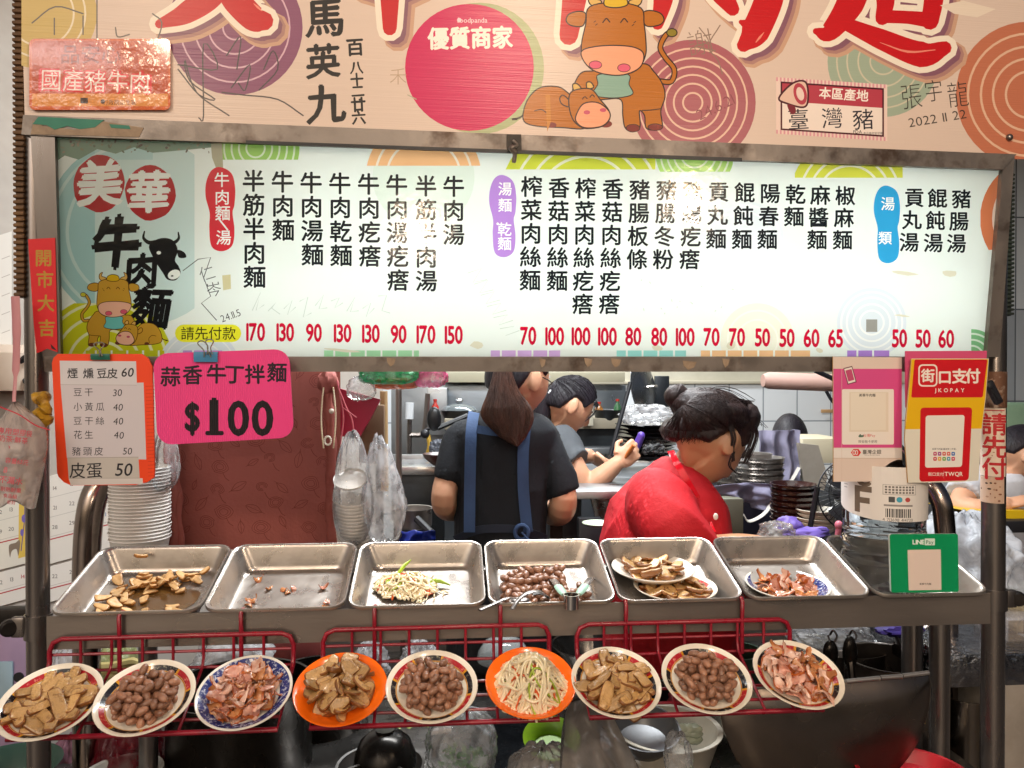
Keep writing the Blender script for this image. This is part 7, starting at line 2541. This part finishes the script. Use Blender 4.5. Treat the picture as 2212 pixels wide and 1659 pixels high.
# ---- head of someone beyond the counter and the seated man at the right
Yh = 3.45
ch = at(1706, 950, Yh)
ph = thing('person', 'person of whom only the black hair shows before the white tiles', 'person', (ch.x, Yh, 0))
m = MB(); Rh = axes(20, 70)
head(m, ch, Rh, .9); limb(m, [ch - V((0, 0, .06)), ch - V((0, -.02, .2))], [.05, .055])
rings(m, [(1706, 1040, 70, .08), (1706, 1120, 90, .1), (1706, 1300, 85, .1)], Yh + .05)
remesh(m, SKIN, 'body', ph, .007, 2)
m = MB(); hairshell(m, ch, Rh, .93, .018, -.1, 11)
remesh(m, HM2, 'hair', ph, .006, 1)
m = MB(); rings(m, [(1706, 1030, 50, .07), (1706, 1050, 90, .1), (1706, 1120, 100, .12), (1706, 1320, 95, .12)], Yh + .05); m.build('shirt', _M['shirt_grey'], ph)
Ym = 3.1
cm = at(2200, 978, Ym)
Rm = axes(32, -8)
pm = thing('person', 'man in a white shirt and glasses seated at the far right behind the post', 'person', (at(2140, 1100, Ym).x, Ym, 0))
m = MB()
head(m, cm, Rm, .98)
limb(m, [at(2190, 1005, Ym + .02), at(2160, 1045, Ym + .03)], [.056, .06])
rings(m, [(2150, 1050, 50, .09), (2135, 1120, 58, .11), (2130, 1300, 60, .12)], Ym + .03)
limb(m, [at(2100, 1050, Ym - .12), at(2078, 1088, Ym - .18), at(2110, 1100, Ym - .26), at(2172, 1090, Ym - .3)], [.052, .046, .042, .029])
hand(m, at(2172, 1090, Ym - .3), (.85, -.2, .25), (.1, .2, -1), .7)
remesh(m, SKIN, 'body', pm, .006, 2)
m = MB()
rings(m, [(2166, 1022, 30, .07), (2155, 1034, 52, .10), (2142, 1060, 62, .12), (2134, 1110, 62, .125), (2130, 1300, 66, .13)], Ym + .03)
limb(m, [at(2104, 1040, Ym - .10), at(2082, 1072, Ym - .15)], [.075, .072], ends=False)
m.disp(.006, 10, 3)
remesh(m, M('shirt_white', 'c6c6cb', .8, 0, 'b4b4ba', 8, bump=.2, bs=120), 'shirt', pm, .008, 2, .01, 10, 1)
m = MB(); hairshell(m, cm, Rm, .98, .014, .12, 14)
remesh(m, HM2, 'hair', pm, .005, 1)
facebits(pm, cm, Rm, .98, HM2, SKIN)
m = MB(); m.tube(smooth_path([headpt(cm, Rm, .98, -1.4, .06, .004), headpt(cm, Rm, .98, -.9, .05, .008), headpt(cm, Rm, .98, -.5, .03, .012)], 4), .0018, 6)
m.tube([headpt(cm, Rm, .98, -.38 + .22 * cos(a), .02 + .14 * sin(a), .014) for a in [2 * pi * i / 16 for i in range(16)]], .0014, 5, closed=True); m.build('glasses', BLACK, pm)
legs(pm, at(2130, 1100, Ym).x, Ym + .05, .6, _M['trousers_dark'])
# ================================================================ below the counter
DK = M('dark_pot', '35302b', .28, .7, '221e1b', 8, rvar=.12)
zs = at(1106, 1690, 1.62).z
sh = thing('lower_shelf', 'dark wet steel shelf low under the counter', 'shelf', (.1, 1.75, 0))
m = MB(); m.box((.12, 1.98, zs - .012), (2.1, .95, .022), .004); m.build('shelf_top', M('wet_steel', '77736f', .24, .8, '4a4846', 9, bump=.25, bs=40, rvar=.15), sh)
m = MB()
for x in (-.85, 1.08):
    for y in (1.6, 2.38):
        m.box((x, y, (zs - .024) / 2), (.04, .04, zs - .024))
m.build('leg', DARKM, sh)
t = thing('back_panel', 'dark panel closing the space below the kitchen tables', 'panel', (.1, 2.5, 0))
m = MB(); a = at(1106, 1190, 2.46)
m.box((.15, 2.44, a.z / 2 - .02), (2.6, .02, a.z - .08)); m.build('panel_sheet', M('under_steel', '8f8882', .4, .6, '6a645f', 4, rvar=.1), t)
def p6box(*a, **k):
    return pbox(*a, **k)
# left: lilac box, bags
pbox('lilac_box', M('lilac_card', 'a890b0', .7, 0, '9a84a4', 5), -60, 1352, 66, 1660, 1.95, .12, 'pale lilac paper box behind the left post with a round hole', 'box')
m = MB(); p = at(40, 1463, 1.948); m.lathe([(0, -.002), (.012, -.002), (.012, .001), (0, .001)], p, 20, Matrix.Rotation(pi / 2, 4, 'X')); tag(m.build('hole_disc', BLACK), 'black disc put in as the dark round hole of the lilac box', 'disc')  # the dark inside of the hole, painted as a flat black disc
pbox('blue_print', M('pale_blue', '9ab4c4', .7), -10, 1430, 28, 1560, 1.945, .004, 'pale blue printed patch on the lilac box', 'print')
bag('plastic_bag', 'white plastic bag between the left post and the bent pipe', 'plastic bag', 105, 1395, 172, 1520, 1.9, .05, MILKY, 61, .1, .1)
bag('plastic_bag', 'bag of greens and bamboo shoots right of the bent pipe', 'plastic bag', 196, 1398, 285, 1500, 1.9, .06, film('green_print_bag', 'a9ad78', .15, .2, .6, 26), 62, .12, .2)
m = MB()
for i in range(9):
    a = at(215 + i * 8, 1440 + (i % 3) * 10, 1.84)
    m.tube([a, a + V((.05, 0, .01 * (i % 2))), a + V((.085, .0, .002))], [.010, .011, .003], 8)
tag(m.build('bamboo_shoots', M('shoot_yellow', 'c2b27a', .5, 0, 'a89a5a', 20)), 'pale yellow shoots lying in the green bag', 'vegetable', None, 'stuff')
bag('plastic_bag', 'pinkish bag low behind the left post', 'plastic bag', 100, 1600, 178, 1720, 1.8, .05, film('pink_low', '9a6a78', .1, .2, .6, 20), 63, .1, .1)
bag('plastic_bag', 'dark red plastic bag low between the posts', 'plastic bag', 190, 1560, 330, 1730, 1.7, .1, film('darkred_bag', '6e1420', .12, .14, .7, 18), 64, .14, .3)
m = MB(); c = at(8, 1660, 1.6); m.lathe([(.05, -.08), (.10, 0), (.105, .004), (.098, .0), (.05, -.07), (0, -.07)], c, 30); tag(m.build('green_tub', M('tub_green', '2c4a40', .4)), 'dark green tub at the lower left corner', 'tub')
m = MB(); c = at(265, 1668, 1.62); m.lathe([(0, -.05), (.06, -.05), (.075, 0), (.078, .002), (.072, 0), (.058, -.045), (0, -.045)], c, 30); tag(m.build('white_bowl', M('bowl_white', 'c9c9c2', .35)), 'white bowl under the dark red bag', 'bowl')
bag('plastic_bag', 'white plastic bag with a dark gap below the second tray', 'plastic bag', 405, 1385, 590, 1475, 1.95, .07, MILKY, 66, .16, .2)
bag('plastic_bag', 'white plastic bag left of the glass lid', 'plastic bag', 758, 1395, 840, 1470, 1.95, .05, MILKY, 67, .2, .3)
bag('plastic_bag', 'white crumpled bag beside the clear glass lid', 'plastic bag', 860, 1392, 950, 1470, 1.95, .05, MILKY, 68, .2, .3)
# large dark pots at left centre
pot('stock_pot', 'large black stock pot under the blue rimmed plate', 'pot', 520, 1478, 150, 260, 1.75, DK, 1.0, rimr=.004)
pot('stock_pot', 'wide black pot under the orange tofu plate', 'pot', 690, 1455, 105, 230, 1.95, DK, .95, rimr=.004)
pbox('red_cloth_back', M('cloth_7c3834', '7c3834', .75), 585, 1385, 700, 1470, 2.1, .02, 'lower part of a dull red cloth seen below the front sheet', 'cloth')
# steel post and overturned wok
m = MB(); a = at(878, 1420, 2.2); m.tube([(a.x, 2.2, zs), (a.x, 2.2, a.z + .06)], .018, 14); tag(m.build('support_post', STEELW), 'steel support post under the middle rack', 'post')
pot('grey_basin', 'grey basin with an upturned black wok in it', 'basin', 822, 1652, 92, 60, 1.5, M('basin_grey', '6c6a68', .4, .5, '575553', 8), .8)
c = at(832, 1648, 1.48); k = mpp(c)
m = MB(); r = 68 * k; m.lathe([(r, 0), (r * .96, .018), (r * .8, .042), (r * .5, .058), (0, .064)], c, 40); m.lathe([(r * .3, .06), (r * .3, .066), (0, .066)], c, 30)
tag(m.build('black_wok', M('wok_black', '2a2724', .25, .7, '1c1a18', 6, rvar=.1)), 'upturned black wok lying in the grey basin', 'wok')
pot('dark_pan', 'dark pan rim at the bottom edge left of the upturned wok', 'pan', 800, 1690, 80, 30, 1.38, DK)
m = MB(); m.tube(smooth_path([at(936, 1655, 1.75), at(945, 1600, 1.75), at(965, 1580, 1.75), at(975, 1600, 1.75)], 5), .009, 8); m.tube([at(925, 1585, 1.74), at(975, 1576, 1.74)], .010, 8); tag(m.build('gas_tap', STEELW), 'steel gas tap behind the upturned wok', 'tap')
m = MB()
for i in range(14):
    a = at(800 + i * 11, 1592 + 12 * sin(i * 2.1), 1.9)
    m.ball(a, (.022, .018, .014), 10, 7, None, lambda d: 1 + .4 * noise.noise(d * 2 + V((i, 0, 0))))
tag(m.build('cabbage_scraps', M('leaf_yellow', '9aa04a', .5, 0, '5f7a34', 14)), 'yellow green vegetable scraps behind the red rack', 'vegetable', None, 'stuff')
m = MB(); a, b = at(1050, 1580, 1.9), at(1190, 1660, 1.55)
m.box(((a.x + b.x) / 2, 1.72, zs + .012), (.20, .30, .02), .004); tag(m.build('wet_board', M('wet_board', '4f5358', .1, .9, '22252a', 16, bump=.8, bs=34)), 'wet shiny steel board below the shredded tofu', 'board')
bag('plastic_bag', 'clear bag with green leaves under the middle peanut plate', 'plastic bag', 914, 1545, 1080, 1700, 1.45, .05, CLEAR, 70, .08, .1)
m = MB()
rnd = random.Random(3)
for i in range(90):
    c = at(rnd.uniform(955, 1050), rnd.uniform(1618, 1670), 1.50 + rnd.uniform(-.02, .02))
    d = V((rnd.uniform(-1, 1), rnd.uniform(-1, 1), rnd.uniform(-.4, 1))).normalized() * .016
    s_ = d.cross(V((0, 1, 0))).normalized() * .005
    m.add([c, c + d * .5 + s_, c + d, c + d * .5 - s_], [[0, 1, 2, 3]])
tag(m.build('green_leaves', M('leaf_green', '2f5a26', .5, 0, '4a7a34', 30)), 'chopped green leaves inside the clear bag', 'vegetable', None, 'stuff')
m = MB(); c = at(1190, 1618, 1.6); k = mpp(c); r = 62 * k; m.lathe([(0, .004), (r * .6, .004), (r * .62, .012), (r * .95, .03), (r, .032), (r * .95, .026), (r * .6, 0), (0, 0)], c, 36, Matrix.Rotation(.35, 4, 'X')); tag(m.build('green_plate', M('plate_green', '6a8a1c', .3, 0, '567418', 9)), 'green plate standing behind the large clear plastic sheet', 'plate')
# clear lid and wok behind the racks
m = MB(); c = at(1088, 1424, 1.9); k = mpp(c); r = 58 * k
m.lathe([(r, 0), (r * .95, .02), (r * .7, .045), (r * .3, .058), (0, .06)], c, 36); tag(m.build('glass_lid', M('lid_glass', 'c9cfcf', .05, 0, alpha=.35, coat=.5)), 'clear dome lid behind the middle red rack', 'lid')
pot('steel_wok', 'bright steel wok behind the gap between the racks', 'wok', 1272, 1392, 80, 60, 1.95, M('wok_bright', 'b4b0aa', .2, 1, '8f8a84', 6, rvar=.08), .45)
bag('plastic_bag', 'clear plastic bag behind the right red rack', 'plastic bag', 1395, 1380, 1500, 1480, 1.8, .06, CLEAR, 72, .16, .4)
pbox('red_apron', M('apron_red', 'a8101c', .7), 1300, 1365, 1400, 1480, 2.05, .02, 'red cloth hanging below the front sheet behind the right rack', 'cloth')
pot('green_bucket', 'dull green bucket behind the right red rack', 'bucket', 1590, 1405, 55, 110, 1.85, M('bucket_green', '4a6452', .4), .85)
# big clear sheet, white basin and ladle
m = MB()
nu, nv = 30, 30
Q = [(1226, 1520), (1300, 1502), (1392, 1680), (1210, 1700)]
def shp(u, v):
    x = (Q[0][0] * (1 - u) + Q[1][0] * u) * (1 - v) + (Q[3][0] * (1 - u) + Q[2][0] * u) * v
    y = (Q[0][1] * (1 - u) + Q[1][1] * u) * (1 - v) + (Q[3][1] * (1 - u) + Q[2][1] * u) * v
    return at(x, y, 1.36 - .10 * v + .02 * noise.noise(V((u * 3, v * 3, 5))) + .01 * sin(u * 9))
fr = [[shp(i / nu, j / nv) for j in range(nv + 1)] for i in range(nu + 1)]
bk = [[p + V((0, .03 * sin(pi * j / nv) + .002, 0)) for j, p in enumerate(r_)] for r_ in fr]
m.loft([f + b[::-1] for f, b in zip(fr, bk)])
tag(m.build('plastic_bag', film('grey_clear', 'a9a29c', .40, .15, .6, 14), None, 70), 'large greyish clear plastic bag standing under the right tofu plate', 'plastic bag')
bag('plastic_bag', 'crumpled clear plastic at the bottom edge below the green plate', 'plastic bag', 1090, 1632, 1260, 1800, 1.32, .06, film('grey_clear', 'a9a29c'), 74, .14, .1)
bag('plastic_bag', 'small clear twisted bag in front of the white basin', 'plastic bag', 1440, 1590, 1500, 1700, 1.3, .03, CLEAR, 76, .16, .3)
pot('white_basin', 'white basin with a grey bowl ladle and ice inside', 'basin', 1440, 1572, 112, 80, 1.55, M('basin_cream', 'c2bcae', .3, 0, 'b0a99a', 8), .8, wall=.004, rimr=.006)
c = at(1392, 1572, 1.5); k = mpp(c); r = 76 * k
m = MB(); m.lathe([(r, .0), (r * .96, -.012), (r * .75, -.035), (r * .4, -.048), (0, -.05)], c, 36, Matrix.Rotation(.25, 4, 'X')); m.lathe([(r, 0), (r * 1.02, .003), (r * .97, .003), (r * .9, -.012), (r * .7, -.032), (0, -.044)], c, 36, Matrix.Rotation(.25, 4, 'X'))
tag(m.build('ladle_bowl', M('ladle_grey', '77787a', .35, .6, '606163', 8)), 'round grey bowl lying in the white basin', 'bowl')
m = MB()
for i in range(16):
    a = at(1478 + 22 * sin(i * 1.9), 1585 + 12 * cos(i * 2.7), 1.53)
    m.ball(a, (.018, .012, .010), 10, 7, None, lambda d: 1 + .3 * noise.noise(d * 2 + V((i, 0, 0))))
tag(m.build('wet_lumps', M('pale_lumps', 'a9ab9c', .25, 0, '8f9a80', 20, coat=.3)), 'pale wet lumps in the white basin', 'food', None, 'stuff')
m = MB(); m.ball(at(1480, 1515, 1.75), (.04, .03, .03), 20, 14, None, lambda d: 1 + .3 * noise.noise(d * 2.5)); tag(m.build('red_meat_bag', film('meat_bag', 'a84a58', .15, .15, .6, 20)), 'bag of reddish meat between the right tofu plate and the peanuts', 'plastic bag')
# half moon steel lid in front of the tall pots at the lower right
hl = thing('half_lid', 'large half moon steel lid with a hinge standing at the lower right', 'lid', at(1790, 1640, 1.47))
def hp(x, y, off=0):
    return at(x, y, 1.46 + off)
top = [(1545, 1492), (1640, 1482), (1760, 1474), (1900, 1463), (2007, 1452)]
bot = [(2012, 1480), (2004, 1545), (1976, 1615), (1925, 1675), (1850, 1720), (1760, 1738), (1690, 1726), (1630, 1692), (1590, 1640), (1562, 1575)]
m = MB()
ring0 = smooth_path([hp(*p) for p in bot], 4)
P = [hp(*p) for p in top] + ring0
n_ = len(P)
cen = sum(P, V((0, 0, 0))) / n_
L = []
for s_, b_ in ((1, 0), (.97, -.006), (.7, -.018), (.35, -.024), (.02, -.026)):
    L.append([cen + (p - cen) * s_ + V((0, b_, 0)) for p in P])
m.loft(L, False, True)
m.loft([[p + V((0, .004, 0)) for p in P], P], True, False)
m.build('lid_sheet', M('lid_brown_steel', '83786f', .27, .95, '6a6058', 4, rvar=.1, bump=.04, bs=20), hl)
for a, b in (((1827, 1472), (1900, 1465)), ((1902, 1464), (1948, 1461)), ((1950, 1460), (2006, 1453))):
    m = MB(); m.tube([hp(*a, -.006), hp(*b, -.006)], .0045, 10); m.build('hinge', STEEL, hl)
tp = pot('stock_pot', 'tall steel stock pot with two ladles behind the half moon lid', 'pot', 1922, 1421, 90, 260, 1.75, M('stock_steel', '7f756d', .3, .9, '5c534c', 7, rvar=.12), 1.0, rimr=.005)
m = MB(); m.tube([at(2008, 1348, 1.82), at(1962, 1420, 1.78), at(1955, 1455, 1.74)], .009, 10); tag(m.build('ladle', STEELW), 'steel ladle handle standing in the tall stock pot', 'ladle')
m = MB(); m.tube([at(1928, 1352, 1.80), at(1958, 1420, 1.76), at(1978, 1456, 1.72)], .006, 8); tag(m.build('ladle', BLACK), 'thin black ladle handle crossing the steel one in the stock pot', 'ladle')
pot('steel_basin', 'low dark steel basin with a folded white cloth behind the stock pot', 'basin', 1810, 1385, 105, 60, 1.95, M('stock_steel', '7f756d'), 1.0)
bag('plastic_bag', 'white plastic sheet lying in the low steel basin', 'plastic bag', 1720, 1360, 1900, 1400, 1.9, .08, MILKY, 81, .12, .05)
for i, x in enumerate((1786, 1828)):
    t = thing('hanging_ladle', ('dark' if i == 0 else 'slimmer dark') + ' ladle hooked over the basin edge ' + ('left' if i == 0 else 'right') + ' of its pair', 'ladle', at(x, 1440, 1.7))
    m = MB(); m.tube(smooth_path([at(x + 6, 1372, 1.72), at(x + 14, 1362, 1.71), at(x + 22, 1376, 1.7), at(x + 10, 1390, 1.7), at(x + 2, 1372, 1.71)], 4), .0025, 6); m.build('hook', STEELW, t)
    m = MB(); m.ball(at(x + 8, 1410, 1.7), (.018, .012, .03 + .01 * i), 14, 10); m.tube([at(x + 8, 1420, 1.7), at(x + 14, 1480, 1.68)], .008, 8); m.build('ladle_body', DK, t)
m = MB(); m.ball(at(1945, 1362, 1.8), (.06, .03, .014), 20, 12, None, lambda d: 1 + .35 * noise.noise(d * 3)); tag(m.build('purple_rag', M('rag_purple', '3d2a80', .5)), 'purple rag hanging under the front sheet at the right', 'rag')
# right of the posts: wire grid, foil board, can, white cooler
t = thing('wire_grid', 'brown wire grid tray behind the right front posts', 'grid', at(2020, 1400, 1.95))
m = MB()
for i in range(9):
    m.tube([at(1985 + i * 9, 1358, 2.0), at(2010 + i * 13, 1440, 1.75)], .0015, 5)
for i in range(6):
    m.tube([at(1984 + i * 5, 1362 + i * 15, 1.98 - .04 * i), at(2070 + i * 11, 1360 + i * 15, 1.98 - .04 * i)], .0015, 5)
m.build('wires', DARKM, t)
pbox('foil_board', M('foil', 'b4b4b6', .16, 1, '6f6f72', 26, bump=1, bs=60, rvar=.1), 2045, 1418, 2290, 1478, 1.62, .5, 'board wrapped in crinkled foil at the right edge', 'board')
pbox('white_cooler', M('cooler_white', 'a39a90', .6, 0, '7f766c', 8), 2158, 1480, 2300, 1760, 1.62, .45, 'dirty white box under the foil board at the right edge', 'box')
pot('steel_can', 'tall plain steel can between the two right posts', 'can', 2088, 1502, 46, 160, 1.72, M('can_steel', 'a09890', .24, 1, '857d75', 6, rvar=.08, stretch=(1, 1, .2)), 1.0)
pot('dark_pot_rim', 'dark wide pot rim above the steel can', 'pot', 2090, 1462, 70, 40, 1.95, DK)
m = MB(); c = at(2105, 1330, 2.0); m.lathe([(0, -.03), (.09, -.03), (.10, -.02), (.10, .03), (.098, .032), (.09, -.01), (0, -.015)], c, 36); tag(m.build('steel_tub', STEEL), 'round steel tub under the heap of plastic bags', 'tub')
t = thing('clear_box', 'clear plastic box with a red lid edge at the far right', 'box', at(2200, 1440, 1.7))
pbox('box_wall', M('box_clear', 'c9c2c4', .1, 0, alpha=.3), 2178, 1340, 2260, 1440, 1.7, .12, parent=t)
pbox('red_base', M('box_red', 'b01c24', .35), 2172, 1438, 2266, 1454, 1.69, .14, parent=t)
m = MB(); c = at(1975, 1672, 1.4); m.lathe([(.09, -.03), (.105, 0), (.108, .004), (.1, .004), (.088, -.02), (0, -.025)], c, 36); tag(m.build('red_tub', M('tub_red', 'a01c24', .35)), 'red plastic tub at the bottom edge under the half moon lid', 'tub')

# ================================================================ deeper levels: pieces that belong to a part
def kind_of(o):
    return o.name.split('.')[0]
SUB = {'plate': {'rim_pattern': 'plate_body', 'rim_line': 'plate_body'}, 'tongs': {'grip': 'arm'}, 'wok_lid': {'handle': 'lid_body'}, 'frying_pan': {'lid_knob': 'lid'},
       'menu_lightbox': {'green_paint': 'top_rail', 'black_strip': 'top_rail', 'tape_remnant': 'bottom_rail'}, 'market_stall': {'clamp_knob': 'clamp', 'rust_patch': 'post'},
       'person': {'hair_strands': 'hair', 'hair_bun': 'hair', 'hair_band': 'hair', 'ponytail': 'hair', 'hair_clip': 'hair', 'badge': 'shirt', 'apron_knot': 'apron_tie'},
       'binder_clip': {'wire_handle': 'clip_body'}, 'pearl_necklace': {'pendant': 'beads'}, 'half_lid': {'hinge': 'lid_sheet'}, 'cloth_cover': {'knot': 'cloth_sheet', 'rolled_edge': 'cloth_sheet'}, 'table_fan': {'blade': 'motor'}}
for o in list(COL.objects):
    if o.parent is None and kind_of(o) in SUB:
        mp = SUB[kind_of(o)]
        for c in list(o.children):
            if kind_of(c) in mp:
                for p_ in o.children:
                    if kind_of(p_) == mp[kind_of(c)] and len(p_.children) < 4 or (kind_of(p_) == mp[kind_of(c)] and kind_of(o) != 'tongs'):
                        c.parent = p_
                        break
